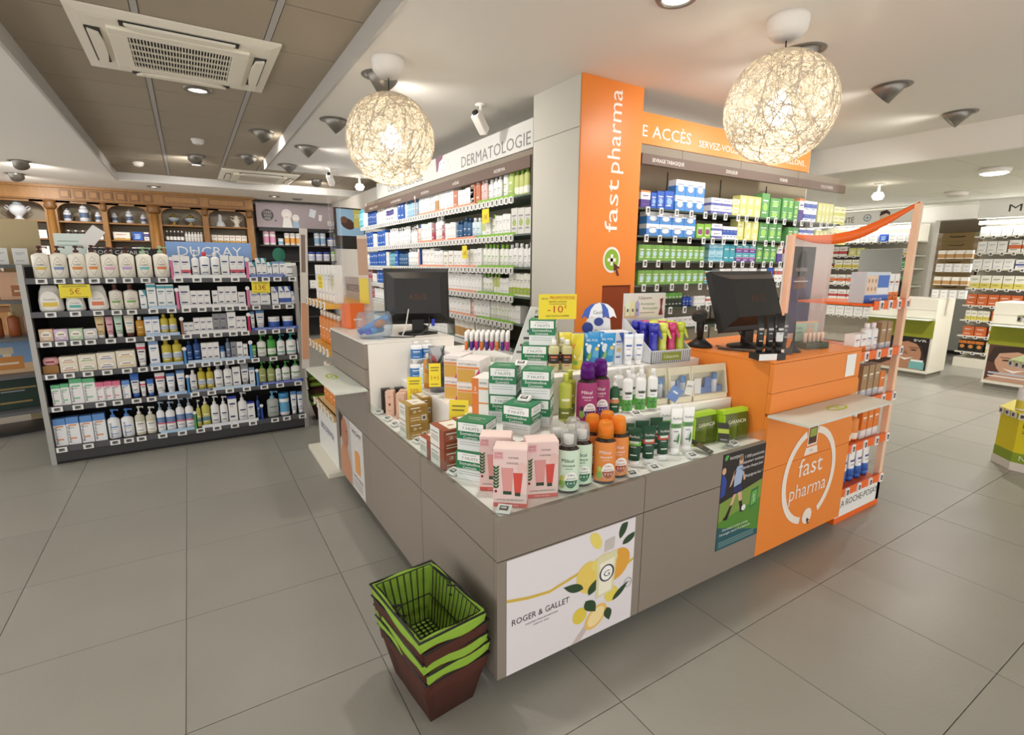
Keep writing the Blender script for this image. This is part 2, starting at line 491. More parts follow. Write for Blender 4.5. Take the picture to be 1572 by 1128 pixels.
 'lwr': ('box', 'white and red carton', 'F3F1EF', dict(band=[(.5, .75, 'D8574F')], ink='8A8A90')),
 'lwh': ('box', 'white carton', 'F3F3F1', dict(ink='9FA6B4')),
 'lto': ('box', 'teal and orange carton', 'BFE0E4', dict(band=[(.55, .8, 'E07F4A'), (.1, .4, '55B2C4')])),
 'lbg': ('box', 'black and green blister pack', '23301F', dict(band=[(.6, 1, '5FA83A')], ink='DADADA')),
 'lbs': ('bottle', 'small blue spray', '2550C0', dict(cap='E8ECF4', ink='DCE6F8')),
}

_PC = {}
def lean_hash(s):
    return sum(ord(c) * (i + 3) for i, c in enumerate(s))

def prod_meshes(style, w, h, d):
    key = (style, round(w, 3), round(h, 3), round(d, 3))
    if key in _PC:
        return _PC[key]
    kind, desc, base, op = STY[style]
    B = P(base)
    out = []
    mb = MB()
    ink = P(op['ink']) if 'ink' in op else None
    if kind == 'box':
        cuts = sorted({0.0, 1.0} | {c for b in op.get('band', []) for c in b[:2]})
        segs = []
        for a, b in zip(cuts, cuts[1:]):
            c = base
            for q0, q1, qc in op.get('band', []):
                if a >= q0 - 1e-6 and b <= q1 + 1e-6: c = qc
            segs.append((a, b, c))
        x, y = w / 2, d / 2
        rings = [[(-x, -y, h * c), (x, -y, h * c), (x, y, h * c), (-x, y, h * c)] for c in cuts]
        mb.rings(rings, [P(s[2]) for s in segs], smooth=False)
        if 'top' in op:
            mb.face([(-x, -y, h + .0005), (x, -y, h + .0005), (x, y, h + .0005), (-x, y, h + .0005)], P(op['top']))
        F = flat((0, -d / 2, 0), (1, 0, 0), (0, 0, 1))
        if op.get('soap'):
            hh = h
            pell(mb, F, 0, hh * .5, w * .42, hh * .36, P('FAF5E8'))
            pring(mb, F, 0, hh * .5, w * .42, hh * .36, .0012, P('B9A88C'), n=20, e=.0003)
            prect(mb, F, -w * .22, hh * .5, w * .22, hh * .58, P('6E5A4A'), e=.0004)
            prect(mb, F, -w * .3, hh * .26, w * .3, hh * .36, P(op.get('mark', base)), e=.0004)
        else:
            if 'corner' in op:
                ppoly(mb, F, [(w * .5, h), (-w * .05, h), (w * .5, h * .62)], P(op['corner']))
            if 'mark' in op:
                pell(mb, F, 0, h * .45, w * .3, min(w * .3, h * .2), P(op['mark']), n=14)
            if op.get('botl'):
                q_ = P(op['botl']); prect(mb, F, -w * .22, h * .12, w * .22, h * .52, q_, e=.0003); prect(mb, F, -w * .06, h * .52, w * .06, h * .6, P('E6D2B8'), e=.0003); prect(mb, F, -w * .1, h * .6, w * .1, h * .8, P('D9C4A0'), e=.0003); prect(mb, F, -w * .15, h * .28, w * .15, h * .34, P('F0DCC0'), e=.0006)
            if ink:
                prect(mb, F, -w * .34, h * .68, w * .3, h * .74, ink, e=.0004)
                prect(mb, F, -w * .3, h * .6, w * .1, h * .63, P('B5B8BE'), e=.0004)
                prect(mb, F, -w * .34, h * .2, w * .2, h * .26, ink, e=.0004)
            if 'vtxt' in op and h > .1:
                ptext(mb, F, op['vtxt'], -w * .26, h * .08, w * .26, P('2A2C33'), align='l', rot=R(90), e=.0004, width=h * .62)
        out.append(('body', mb.mesh(NAMES[kind])))
    elif kind in ('bottle', 'pump'):
        bt = .62 if kind == 'pump' else .74           # top of straight side
        if op.get('big'): bt = .68
        sh = bt + (.10 if kind == 'pump' else .09)
        r = w / 2
        ratio = d / w
        nr = .3 if not op.get('big') else .22
        prof = [(.86, 0), (1, .02), (1, bt * .5), (1, bt), (.9, bt + (sh - bt) * .45), (nr + .12, sh), (nr, sh + .015)]
        n = 16
        labs = [q for q in (op.get('lab'), op.get('lab2')) if q]
        if labs:
            zs = sorted({0.02, bt} | {q * bt for L in labs for q in L[:2]})
            prof = [(.86, 0)] + [(1, z) for z in zs] + prof[4:]
            mats = [B]
            for a, b in zip(zs, zs[1:]):
                c = base
                for q0, q1, qc in labs:
                    if a >= q0 * bt - 1e-6 and b <= q1 * bt + 1e-6: c = qc
                mats.append(P(c))
            mats += [B] * 3
        else:
            mats = B
        mb.lathe([(a * r, z * h) for a, z in prof], mats, n, 1, ratio)
        def F(u, v, e=0, r=r, q=ratio):
            t = max(-.98, min(.98, u / r))
            return Vector((u, -(r * q) * math.sqrt(1 - t * t) - .0008 - e, v))
        if 'emb' in op:
            zc, rv, ru = h * bt * .55, h * bt * .42, r * .72
            pts = [(0, rv), (.55 * ru, rv * .6), (ru, 0), (.55 * ru, -rv * .6), (0, -rv), (-.55 * ru, -rv * .6), (-ru, 0), (-.55 * ru, rv * .6)]
            for i in range(8):
                a, b = pts[i], pts[(i + 1) % 8]
                ppoly(mb, F, [(a[0], zc + a[1]), (b[0], zc + b[1]), (b[0] * .95, zc + b[1] * .95), (a[0] * .95, zc + a[1] * .95)], P('9A948A'))
            prect(mb, F, -ru * .8, zc - rv * .36, ru * .8, zc - rv * .06, P(op['emb']), n=6)
            ptext(mb, F, 'Cavaillès', 0, zc + rv * .08, r * .42, P('3A3634'), e=.0003, width=ru * 1.25)
            prect(mb, F, -ru * .3, zc + rv * .45, ru * .3, zc + rv * .5, P('9A948A'), n=2)
        elif ink:
            zc = h * bt
            prect(mb, F, -r * .6, zc * .6, r * .6, zc * .67, ink, n=4)
            prect(mb, F, -r * .5, zc * .5, r * .3, zc * .53, P('A9ADB4'), n=3)
            prect(mb, F, -r * .6, zc * .25, r * .5, zc * .29, ink, n=4)
        if 'vtxt' in op:
            ptext(mb, F, op['vtxt'], -w * .16, h * .05, w * .24, P('2A2C33'), align='l', rot=R(90), e=.0004, width=h * .5)
        out.append(('body', mb.mesh(NAMES[kind])))
        cb = MB()
        C = P(op.get('cap', base))
        if kind == 'bottle':
            cr = r * (nr + .14)
            cb.lathe([(cr, (sh + .012) * h), (cr, .985 * h), (cr * .9, h)], C, 12)
            out.append(('cap', cb.mesh('cap')))
        else:
            cr = r * (nr + .12)
            cb.lathe([(cr, (sh + .012) * h), (cr, (sh + .075) * h), (cr * .4, (sh + .09) * h), (cr * .35, .93 * h), (cr * .8, .935 * h), (cr * .8, .995 * h), (cr * .5, h)], C, 10)
            cb.box(0, -cr * .4, .945 * h, r * .95, cr * .4, .98 * h, C)
            cb.box(r * .8, -cr * .3, .915 * h, r * .95, cr * .3, .95 * h, C)
            out.append(('pump', cb.mesh('pump')))
    elif kind == 'tube':
        r = w / 2
        q = min(d, w * .8) / w
        n = 16
        def ring(sx, sy, z):
            return [(sx * math.cos(2 * math.pi * j / n), sy * math.sin(2 * math.pi * j / n), z) for j in range(n)]
        zs = sorted({.17, .4, .7, 1.0} | {c for b in op.get('band', []) for c in b[:2]})
        rs, ms = [], []
        def dims(z):
            t = (z - .17) / .83
            return r * (.78 + .22 * t), r * q * (.8 * (1 - t) + .03)
        for z in zs: rs.append(ring(*dims(z), z * h))
        for a, b in zip(zs, zs[1:]):
            c = base
            for q0, q1, qc in op.get('band', []):
                if a >= q0 - 1e-6 and b <= q1 + 1e-6: c = qc
            ms.append(P(c))
        mb.rings(rs, ms)
        def F(u, v, e=0):
            sx, sy = dims(min(1, max(.17, v / h)))
            t = max(-.98, min(.98, u / sx))
            return Vector((u, -sy * math.sqrt(1 - t * t) - .0008 - e, v))
        if ink:
            prect(mb, F, -r * .6, h * .6, r * .6, h * .66, ink, n=4)
            prect(mb, F, -r * .5, h * .5, r * .3, h * .53, P('A9ADB4'), n=3)
            prect(mb, F, -r * .5, h * .3, r * .4, h * .33, ink, n=4)
        out.append(('body', mb.mesh(NAMES[kind])))
        cb = MB()
        cb.lathe([(r * .7, 0), (r * .72, .17 * h)], P(op['cap']), 14, 1, q * .95)
        out.append(('cap', cb.mesh('cap')))
    elif kind == 'jar':
        r = w / 2
        L = P(op['lab'])
        mb.lathe([(r * .9, 0), (r, .03 * h), (r, .15 * h), (r, .6 * h), (r, .74 * h), (r * .94, .76 * h)], [B, B, L, B, B], 18)
        out.append(('body', mb.mesh(NAMES[kind])))
        cb = MB().lathe([(r * 1.02, .76 * h), (r * 1.02, .97 * h), (r * .95, h)], P(op['cap']), 18)
        out.append(('lid', cb.mesh('lid')))
    elif kind == 'pouch':
        n = 14
        rs = []
        for z, a, b in ((0, .9, 1), (.1, 1, 1), (.45, 1, .8), (.75, .85, .45), (.9, .7, .2), (1, .62, .03)):
            rs.append([(w / 2 * a * math.copysign(abs(math.cos(2 * math.pi * j / n)) ** .6, math.cos(2 * math.pi * j / n)) * (1 + .05 * math.sin(j * 3 + z * 9)),
                        d / 2 * b * math.copysign(abs(math.sin(2 * math.pi * j / n)) ** .6, math.sin(2 * math.pi * j / n)), z * h) for j in range(n)])
        mb.rings(rs, mat(base, .25, spec=.7))
        F = flat((0, -d / 2 - .004, 0), (1, 0, 0), (0, 0, 1))
        pell(mb, F, 0, h * .42, w * .38, h * .36, P('F4F1EA'))
        prect(mb, F, -w * .3, h * .2, w * .3, h * .36, P(op['emb']), e=.0005)
        ptext(mb, F, 'Cavaillès', 0, h * .44, w * .12, P('4A4440'), e=.0005, width=w * .5)
        out.append(('body', mb.mesh(NAMES[kind])))
    elif kind == 'oval':
        n = 16
        def rr(s, z): return [(w / 2 * s * math.copysign(abs(math.cos(2 * math.pi * j / n)) ** .7, math.cos(2 * math.pi * j / n)), d / 2 * s * math.sin(2 * math.pi * j / n), z) for j in range(n)]
        mb.rings([rr(.75, h * .5), rr(1, h * .62), rr(1, h * .86), rr(.75, h)], B)
        mb.face([(-w * .25, -d / 2 - .001, h * .68), (w * .25, -d / 2 - .001, h * .68), (w * .25, -d / 2 - .001, h * .8), (-w * .25, -d / 2 - .001, h * .8)], P('A03A3A'))
        out.append(('body', mb.mesh(NAMES[kind])))
        out.append(('carton', MB().box(-w * .5, -d / 2, 0, w * .45, d / 2, h * .5, P('A9752F')).mesh('carton')))
    elif kind == 'div':
        mb.box(-w / 2, -.004, 0, w / 2, .0, h * .82, B)
        F = flat((0, -.004, 0), (1, 0, 0), (0, 0, 1))
        mb.prism([(w * .9 * math.cos(t * math.pi / 8), h * .86 + w * .9 * math.sin(t * math.pi / 8)) for t in range(16)], -.008, -.004, P('F0F0F2'), axis='y')
        out.append(('body', mb.mesh(NAMES[kind])))
    _PC[key] = out
    return out

AREA = ''
def place(style, x, y, z, w, h, rz, label, group=None, d=None):
    kind = STY[style][0]
    if d is None:
        d = dict(box=min(.11, max(.04, w * .9)), pump=w * .62, bottle=w * .7, tube=w * .7, jar=w, pouch=w * .5, oval=w * .7, div=.004)[kind]
    ms = prod_meshes(style, w, h, d)
    root = link((AREA + '_' if AREA and kind != 'div' else '') + NAMES[kind], ms[0][1], None, (x, y, z + .001), rz)
    for nm, me in ms[1:]:
        link(nm, me, root)
    tag(root, label, CATS[kind], group)
    return root

_tagmesh = {}
def price_tag(parent, x, y, z, rz, kind):
    if kind not in _tagmesh:
        w, h = {'wide': (.058, .034), 'tall': (.034, .05), 'mini': (.04, .04)}[kind]
        mb = MB().box(-w / 2, -.008, -h / 2, w / 2, 0, h / 2, P('F2F2F0'))
        F = flat((0, -.008, 0), (1, 0, 0), (0, 0, 1))
        prect(mb, F, -w * .3, -h * .3, w * .3, h * .32, P('8D8F8C'))
        prect(mb, F, -w * .24, h * .02, w * .22, h * .24, P('1E1E1E'), e=.0004)
        prect(mb, F, -w * .24, -h * .22, w * .1, -h * .08, P('2E2E2E'), e=.0004)
        _tagmesh[kind] = mb.mesh('price_tag')
    return link('price_tag', _tagmesh[kind], parent, (x, y, z), rz)

def parse(rows):
    for ri, r in enumerate(rows):
        for e in r.split(';'):
            t = e.split()
            yield ri, float(t[0]), float(t[1]), int(t[2]), int(t[3]), float(t[4]), t[5]
# ------------------------------------------------------------------ setting: floor, ceilings, walls
def tile_mat(name, h, amt, noise, rough, nscale=2.2):
    m = mat(h, rough, noise=noise, nscale=nscale, bump=0.05, bscale=60, name=name)
    nt = m.node_tree
    b = nt.nodes['Principled BSDF']
    src = b.inputs['Base Color'].links[0].from_socket
    oi = nt.nodes.new('ShaderNodeObjectInfo')
    mr = nt.nodes.new('ShaderNodeMapRange')
    mr.inputs[3].default_value = 1 - amt
    mr.inputs[4].default_value = 1 + amt
    nt.links.new(oi.outputs['Random'], mr.inputs[0])
    mx = nt.nodes.new('ShaderNodeVectorMath')
    mx.operation = 'SCALE'
    nt.links.new(src, mx.inputs[0])
    nt.links.new(mr.outputs[0], mx.inputs['Scale'])
    nt.links.new(mx.outputs[0], b.inputs['Base Color'])
    return m

FLOOR_T = tile_mat('floor_tile', '96948C', 0.035, 0.10, 0.36)
GROUT = mat('A8A498', 0.8)
CEILM = mat('EFEBE4', 0.75, bump=0.03, bscale=90)
RECESS_T = tile_mat('recess_tile', 'A99D8B', 0.02, 0.02, 0.8)
TBAR = mat('B4B0AC', 0.5)

fl = struct(MB().box(-4.2, -3.0, -0.12, 13.0, 11.2, -0.006, GROUT).obj('floor'))
tm = MB().box(-.2985, -.2985, -.006, .2985, .2985, 0, FLOOR_T).mesh('tile')
def proj(x, y, z):
    q = m3.transposed() @ (Vector((x, y, z)) - Vector((0, 0, CAM_Z)))
    if q.z > -0.1: return None
    return (786 + 786 * q.x / -q.z, 564 - 786 * q.y / -q.z, -q.z)
near, rest = [], []
for i in range(-8, 21):
    for j in range(-6, 18):
        cx, cy = .455 + .6 * i + .3, .413 + .6 * j + .3
        if cx < -3.9 or cx > 12.7: continue
        best = None
        for dx in (-.3, 0, .3):
            for dy in (-.3, 0, .3):
                q = proj(cx + dx, cy + dy, 0)
                if q and -20 < q[0] < 1592 and -20 < q[1] < 1148:
                    best = min(best or 99, q[2])
        hid = (2.5 < cx < 5.2 and cy > 2.9)
        (near if best and best < 9.2 and not hid else rest).append((best or 50, cx, cy))
near.sort()
for dd, cx, cy in near[:290]:
    link('tile', tm, fl, (cx, cy, 0))
mb = MB()
for dd, cx, cy in near[290:] + rest:
    mb.box(cx - .2985, cy - .2985, -.006, cx + .2985, cy + .2985, 0, FLOOR_T)
o = mb.obj('far_tiles', fl); o['kind'] = 'stuff'

ZC, ZR, ZL = 2.5, 2.605, 2.27
RX0, RX1, RY0, RY1, RX2 = -.70, .90, 7.08, 9.1, 2.9
mb = MB()
for x0, y0, x1, y1 in ((RX1, -3, 5.37, RY0), (RX2, RY0, 5.37, 11.2), (-4.2, -3, RX0, 11.2), (RX0, RY1, RX2, 11.2)):
    mb.box(x0, y0, ZC, x1, y1, ZC + .14, CEILM)
ceil = struct(mb.obj('ceiling'))
# metal edging of the recess
mb = MB()
e, t = .012, .004
mb.box(RX1 - t, -3, ZC - .004, RX1 + .016, RY0, ZR, mat('C9C6C1', .4, metal=.2))
mb.box(RX0 - .016, -3, ZC - .004, RX0 + t, RY1, ZR, mat('C9C6C1', .4, metal=.2))
mb.box(RX0, RY1 - t, ZC - .004, RX2, RY1 + .016, ZR, mat('C9C6C1', .4, metal=.2))
mb.box(RX1 - t, RY0 - .016, ZC - .004, RX2, RY0 + t, ZR, mat('C9C6C1', .4, metal=.2))
struct(mb.obj('trim_1'))
slab = struct(MB().box(RX0 - .02, -3, ZR + .012, RX2 + .02, RY1 + .02, ZR + .08, mat('8E877C', .9)).obj('ceiling_recess'))
_tc = {}
def rtile(x0, y0, x1, y1):
    k = (round(x1 - x0, 3), round(y1 - y0, 3))
    if k not in _tc:
        _tc[k] = MB().box(-k[0] / 2 + .004, -k[1] / 2 + .005, 0, k[0] / 2 - .004, k[1] / 2 - .005, .012, RECESS_T).mesh('tile')
    link('tile', _tc[k], slab, ((x0 + x1) / 2, (y0 + y1) / 2, ZR))
ys = [4.73 + .61 * k for k in range(-12, 8)]
ys = [y for y in ys if -2.9 < y < RY1] + [RY1]
for y0, y1 in zip(ys, ys[1:]):
    for x0, x1 in ((RX0, -.113), (-.083, .485), (.515, RX1)):
        rtile(x0, y0, x1, y1)
    if y0 >= RY0 - .35:
        for x0, x1 in ((RX1, 1.49), (1.49, 2.09), (2.09, 2.69)):
            if y0 > RY0: rtile(x0, y0, x1, y1)
for x in (-.098, .5):
    link('ceiling_bar', MB().box(-.015, -3, ZR - .003, .015, RY1, ZR + .012, TBAR).mesh('ceiling_bar'), slab, (x, 0, 0))

# lower ceiling and its soffit on the prescription side
LOWC = tile_mat('low_ceiling', 'D9D6C8', 0.02, 0.03, 0.8)
lc = struct(MB().box(5.37, -3, ZL + .012, 13.0, 8, ZL + .06, mat('8F8C80', .9)).obj('ceiling_low'))
lm = MB().box(-.598, -.298, 0, .598, .298, .012, LOWC).mesh('tile')
for i in range(6):
    for j in range(-5, 18):
        link('tile', lm, lc, (6.0 + 1.2 * i, -.0 + .6 * j - .2, ZL))
struct(MB().box(5.36, -3, ZL - .002, 5.42, 8, ZC + .1, CEILM).obj('trim_2'))

WALLM = mat('E6E1D8', .7, bump=.02)
BEIGE = mat('B9AF9C', .6)
struct(MB().box(-4.2, 10.75, 0, 5.4, 11.1, 2.6, WALLM).obj('wall_back'))
struct(MB().box(2.46, 2.96, 0, 5.25, 7.2, ZC, mat('EFECE6', .7)).obj('wall_center'))
struct(MB().box(2.46, 7.2, 0, 2.6, 10.75, ZC, WALLM).obj('wall_stockroom'))
mb = MB()
mb.box(9.62, -3, 0, 9.8, 2.83, ZL, WALLM).box(9.62, 3.42, 0, 9.8, 8, ZL, WALLM).box(9.62, 2.83, 2.07, 9.8, 3.42, ZL, WALLM)
struct(mb.obj('wall_right'))
struct(MB().box(5.25, 6.0, 0, 9.62, 6.2, ZL, WALLM).obj('wall_dispensary'))
struct(MB().box(12.4, 1.5, 0, 12.6, 6.5, ZL, mat('CFC3A9', .7)).obj('wall_office'))

# pillar with clad faces and the vertical lettering
pil = struct(MB().box(2.096, 2.59, 0, 2.58, 3.08, ZC, mat('CFCCC3', .5)).obj('pillar'))
GP = mat('CDCBC2', .45)
MB().box(2.086, 2.59, 0, 2.1, 3.09, 2.207, GP).obj('side_panel', pil)
MB().box(2.086, 2.59, 2.211, 2.1, 3.09, ZC, GP).obj('side_panel', pil)
mb = MB()
mb.box(2.086, 2.578, 0, 2.30, 2.592, ZC, ORANGE).box(2.555, 2.578, 0, 2.59, 2.592, ZC, ORANGE)
mb.box(2.30, 2.578, 1.258, 2.555, 2.592, ZC, ORANGE).box(2.30, 2.578, 0, 2.555, 2.592, .9, ORANGE)
op_ = mb.obj('orange_panel', pil)
MB().box(2.30, 2.586, .9, 2.555, 2.592, 1.258, mat('8A3A12', .6)).obj('niche', pil)
mb = MB()
FW = flat((0, 2.578, 0), (1, 0, 0), (0, 0, 1), .0015)
LET = mat('F3EEE8', .45)
ptext(mb, FW, 'fast', 2.405, 1.60, .155, LET, align='l', width=.325, rot=R(90))
ptext(mb, FW, 'pharma', 2.405, 1.965, .155, LET, align='l', width=.49, rot=R(90))
mb.obj('lettering', pil)
mb = MB()
pell(mb, FW, 2.371, 1.424, .076, .084, LET, 28)
pell(mb, FW, 2.371, 1.424, .062, .069, mat('8CB83A', .45), 28, e=.0006)
for a, b in ((.036, .011), (.011, .036)):
    prect(mb, FW, 2.371 - a, 1.424 - b, 2.371 + a, 1.424 + b, LET, e=.0012)
ppoly(mb, FW, [(2.39, 1.405), (2.447, 1.372), (2.42, 1.366), (2.442, 1.325), (2.427, 1.318), (2.408, 1.358), (2.392, 1.345)], mat('5A2A1C', .5), e=.0018)
mb.obj('plus_sign', pil)

# ------------------------------------------------------------------ lamps
def spot_light(parent, name, loc, target, power, size=R(80), color=(1, .95, .88)):
    l = bpy.data.lights.new(name, 'SPOT')
    l.energy = power; l.spot_size = size; l.spot_blend = .9; l.shadow_soft_size = .05; l.color = color
    o = bpy.data.objects.new(name, l); COL.objects.link(o)
    d = (Vector(target) - Vector(loc)).normalized()
    o.parent = parent
    o.location = Vector(loc) - (parent.location if parent else Vector())
    o.rotation_euler = d.to_track_quat('-Z', 'Y').to_euler()
    return o

LENS = mat('FFF6E6', .4, emit=9.0)
CANM = mat('8E8A83', .35, metal=.6)
def tilt_can(x, y, z, target, label, power=SPOT_W, on=True, r=.073, size=R(150)):
    t = thing('recessed_spotlight', label, 'spotlight', (x, y, z), 0, 'recessed ceiling spotlights')
    n = 24
    mb = MB()
    rs = [[(q * math.cos(2 * math.pi * j / n), q * math.sin(2 * math.pi * j / n), zz) for j in range(n)] for q, zz in ((r * 1.12, -.001), (r * 1.15, -.007), (r * 1.45, -.005), (r * 1.48, -.0005))]
    mb.rings(rs, CANM, cap0=False, cap1=False).obj('flange', t)
    d = Vector(target) - Vector((x, y, z)); az = math.atan2(d.y, d.x)
    tl = R(48)
    ax = Vector((math.sin(tl) * math.cos(az), math.sin(tl) * math.sin(az), -math.cos(tl)))
    sd = Vector((-math.sin(az), math.cos(az), 0)); up = ax.cross(sd)
    def ring(dist, rr): return [Vector((0, 0, .012)) + ax * dist + (sd * math.cos(2 * math.pi * j / n) + up * math.sin(2 * math.pi * j / n)) * rr for j in range(n)]
    mb = MB()
    mb.rings([ring(-.05, r * .96), ring(.085, r), ring(.085, r * .9), ring(.05, r * .86)], CANM, cap0=True, cap1=False)
    mb.obj('housing', t)
    mb = MB()
    mb.rings([ring(.05, r * .86), ring(.054, r * .3)], LENS if on else mat('8A867E', .3), cap0=False)
    mb.obj('lens', t)
    if on:
        spot_light(t, 'spot', Vector((x, y, z)) + ax * .105, target, power, size)
    return t

def down_can(x, y, z, label, power=SPOT_W, on=True, r=.075):
    t = thing('recessed_downlight', label, 'downlight', (x, y, z), 0, 'recessed ceiling downlights')
    n = 24
    rs = [[(q * math.cos(2 * math.pi * j / n), q * math.sin(2 * math.pi * j / n), zz) for j in range(n)] for q, zz in ((r * .8, -.004), (r * .85, -.016), (r * 1.1, -.012), (r * 1.2, -.0005))]
    MB().rings(rs, CANM, cap0=False, cap1=False).obj('flange', t)
    MB().rings([rs[0], [(p[0] * .2, p[1] * .2, -.007) for p in rs[0]]], LENS if on else mat('9A968E', .3), cap0=False).obj('lens', t)
    if on:
        spot_light(t, 'spot', (x, y, z - .02), (x, y, 0), power, R(130))
    return t

THREAD = thread_mat()
def pendant_meshes():
    rnd = random.Random(5)
    rr = .245
    mb = MB()
    for k in range(235):
        nrm = Vector((rnd.gauss(0, 1), rnd.gauss(0, 1), rnd.gauss(0, 1))).normalized()
        off = rnd.uniform(-.62, .62)
        a = nrm.cross(Vector((.3, .5, .8))).normalized(); b = nrm.cross(a)
        R_ = rr * rnd.uniform(.985, 1.0)
        q = math.sqrt(1 - off * off); ph = rnd.uniform(0, 6.28); wob = rnd.uniform(.02, .09)
        L = 44
        pts = []
        for i in range(L):
            th = 2 * math.pi * i / L
            v = (a * math.cos(th) + b * math.sin(th)) * q + nrm * (off + wob * math.sin(3 * th + ph))
            pts.append(v.normalized() * R_)
        pts = [p for p in pts if p.z < rr * .955]
        if len(pts) > 6:
            mb.tube(pts, rnd.uniform(.0014, .0026), THREAD, 3, closed=len(pts) == L)
    shade = mb.mesh('lamp_shade')
    bulb = MB().lathe([(.018, .085), (.022, .06), (.05, .035), (.062, 0), (.05, -.037), (.026, -.056), (.004, -.062)], mat('FFF8EC', .4, emit=BULB), 20).mesh('bulb')
    return shade, bulb
SHADE, BULBM = pendant_meshes()
CEILW = mat('EDE8E2', .4)
def pendant(x, y, z, label):
    t = thing('pendant_lamp', label, 'lamp', (x, y, z), 0, 'woven globe pendants')
    link('lamp_shade', SHADE, t)
    link('bulb', BULBM, t, (0, 0, -.01))
    h = ZC - z
    MB().lathe([(.02, h - .098), (.06, h - .09), (.085, h - .06), (.09, h - .02), (.088, h)], CEILW, 24).obj('ceiling_rose', t)
    MB().tube([(0, 0, h - .09), (0, 0, .115)], .003, BLACK, 6).obj('cord', t)
    MB().lathe([(.016, .07), (.02, .075), (.02, .12), (.008, .13)], P('D8D4CC'), 12).obj('bulb_holder', t)
    MB().lathe([(.07, .232), (.072, .236), (.03, .24), (.03, .236)], STEEL, 20).obj('top_ring', t)
    l = bpy.data.lights.new('glow', 'POINT'); l.energy = 9; l.color = (1, .93, .83); l.shadow_soft_size = .062
    # the bulb's own light
    lo = bpy.data.objects.new('glow', l); COL.objects.link(lo); lo.parent = t; lo.location = (0, 0, -.09)
pendant(1.05, 3.0, 2.08, 'woven globe pendant lamp hanging beside the dermatology sign')
pendant(2.435, 1.545, 2.115, 'woven globe pendant lamp hanging above the orange cash desk')

for i, (y, tg, pw) in enumerate(((3.27, (2.3, 3.9, 1.4), 1.0), (4.42, (2.3, 4.6, 1.4), 1.1), (5.55, (2.3, 5.6, 1.4), 1.1), (6.65, (2.3, 6.5, 1.4), 1.1))):
    tilt_can(1.09, y, ZC, tg, 'silver tilted spotlight on white ceiling facing dermatology shelves, %s from the pillar' % ordn(i + 1), SPOT_W * pw * .68)
for i, (x, tg) in enumerate(((2.858, (3.0, 2.7, 1.4)), (3.861, (3.8, 2.7, 1.4)), (4.93, (4.6, 2.7, 1.4)))):
    tilt_can(x, 1.71, ZC, tg, 'silver tilted spotlight on white ceiling facing self-service shelves, %s from the pillar' % ordn(i + 1), SPOT_W * .85)
down_can(.184, 4.558, ZR, 'lit round downlight in brown recess beside the big air conditioner')
tilt_can(.71, 5.62, ZR, (1.9, 6.2, 1.2), 'silver spotlight in brown recess near the bare ceiling edge, closer one')
tilt_can(.702, 6.94, ZR, (1.9, 7.6, 1.2), 'silver spotlight in brown recess near the bare ceiling edge, farther one')
tilt_can(.215, 7.25, ZR, (-.4, 8.6, 1.6), 'silver spotlight in brown recess beyond the smoke detector, tilted one')
down_can(.215, 7.85, ZR, 'silver round downlight in brown recess before the small air conditioner')
tilt_can(-1.48, 8.05, ZC, (-1.4, 10.2, 1.8), 'silver tilted spotlight on white ceiling near the wood cabinets, closer one')
tilt_can(-1.756, 9.2, ZC, (-1.6, 10.2, 1.5), 'silver tilted spotlight on white ceiling near the wood cabinets, farther one')
down_can(-.31, 9.55, ZC, 'lit round downlight above the wood cabinet cornice')
down_can(1.35, 9.75, ZC, 'lit round downlight above the baby product wall, first one')
down_can(1.75, 9.95, ZC, 'unlit round downlight above the baby product wall, second one', on=False)
tilt_can(1.75, 8.3, ZR, (1.8, 10.4, 1.7), 'silver spotlight in brown recess above the baby product wall')
# first two are unseen lights added to brighten the aisle and product display
down_can(.184, 1.9, ZR, 'added unseen round downlight in brown recess above the shop front aisle', SPOT_W * 1.0)
tilt_can(1.09, 1.85, ZC, (1.1, 1.5, .6), 'added unseen silver tilted spotlight on white ceiling lighting the product display', SPOT_W * 1.2)
down_can(1.865, 1.695, ZC, 'round downlight on white ceiling above the inner display', SPOT_W * .5)

def ceiling_dome(x, y, z, label, on):
    t = thing('ceiling_light', label, 'light', (x, y, z), 0, 'round lights on the low ceiling')
    MB().lathe([(.10, -.045), (.115, -.03), (.115, -.001)], CEILW, 24).obj('housing', t)
    MB().lathe([(.02, -.06), (.08, -.055), (.1, -.0455)], LENS if on else mat('CFCABC', .4), 24).obj('diffuser', t)
    if on:
        spot_light(t, 'spot', (x, y, z - .08), (x, y, 0), SPOT_W * 4.2, R(155))
ceiling_dome(6.313, 1.86, ZL, 'lit round light on low ceiling beside the soffit', True)
ceiling_dome(7.9, 2.65, ZL, 'dark round light on low ceiling in front of the medicine wall', False)
ceiling_dome(8.1, 1.5, ZL, 'added out-of-view lit round light on low ceiling above the far counters', True)  # out-of-view lamp added to brighten the far counters
ceiling_dome(7.6, 4.4, ZL, 'added hidden lit round light on low ceiling before the far shelves', True)  # lamp added behind the self-service wall to brighten the far shelves

def ball_spot(x, y, z, tg, label):
    t = thing('ball_spotlight', label, 'spotlight', (x, y, z), 0, 'white ball spotlights')
    MB().lathe([(.012, -.09), (.012, -.02), (.05, -.015), (.05, -.001)], CEILW, 16).obj('stem', t)
    MB().lathe([(.01, -.17), (.04, -.165), (.058, -.13), (.04, -.095), (.01, -.088)], mat('FFF6E6', .4, emit=9.0), 18).obj('lamp_head', t)
    spot_light(t, 'spot', (x, y, z - .2), tg, SPOT_W * .8, R(120))
ball_spot(2.0, 6.98, ZC, (1.5, 9.8, 1.0), 'white ball spotlight near the far end of the dermatology sign')
ball_spot(6.45, 2.85, ZL, (7.5, 3.5, .8), 'white ball spotlight on low ceiling beside the soffit')

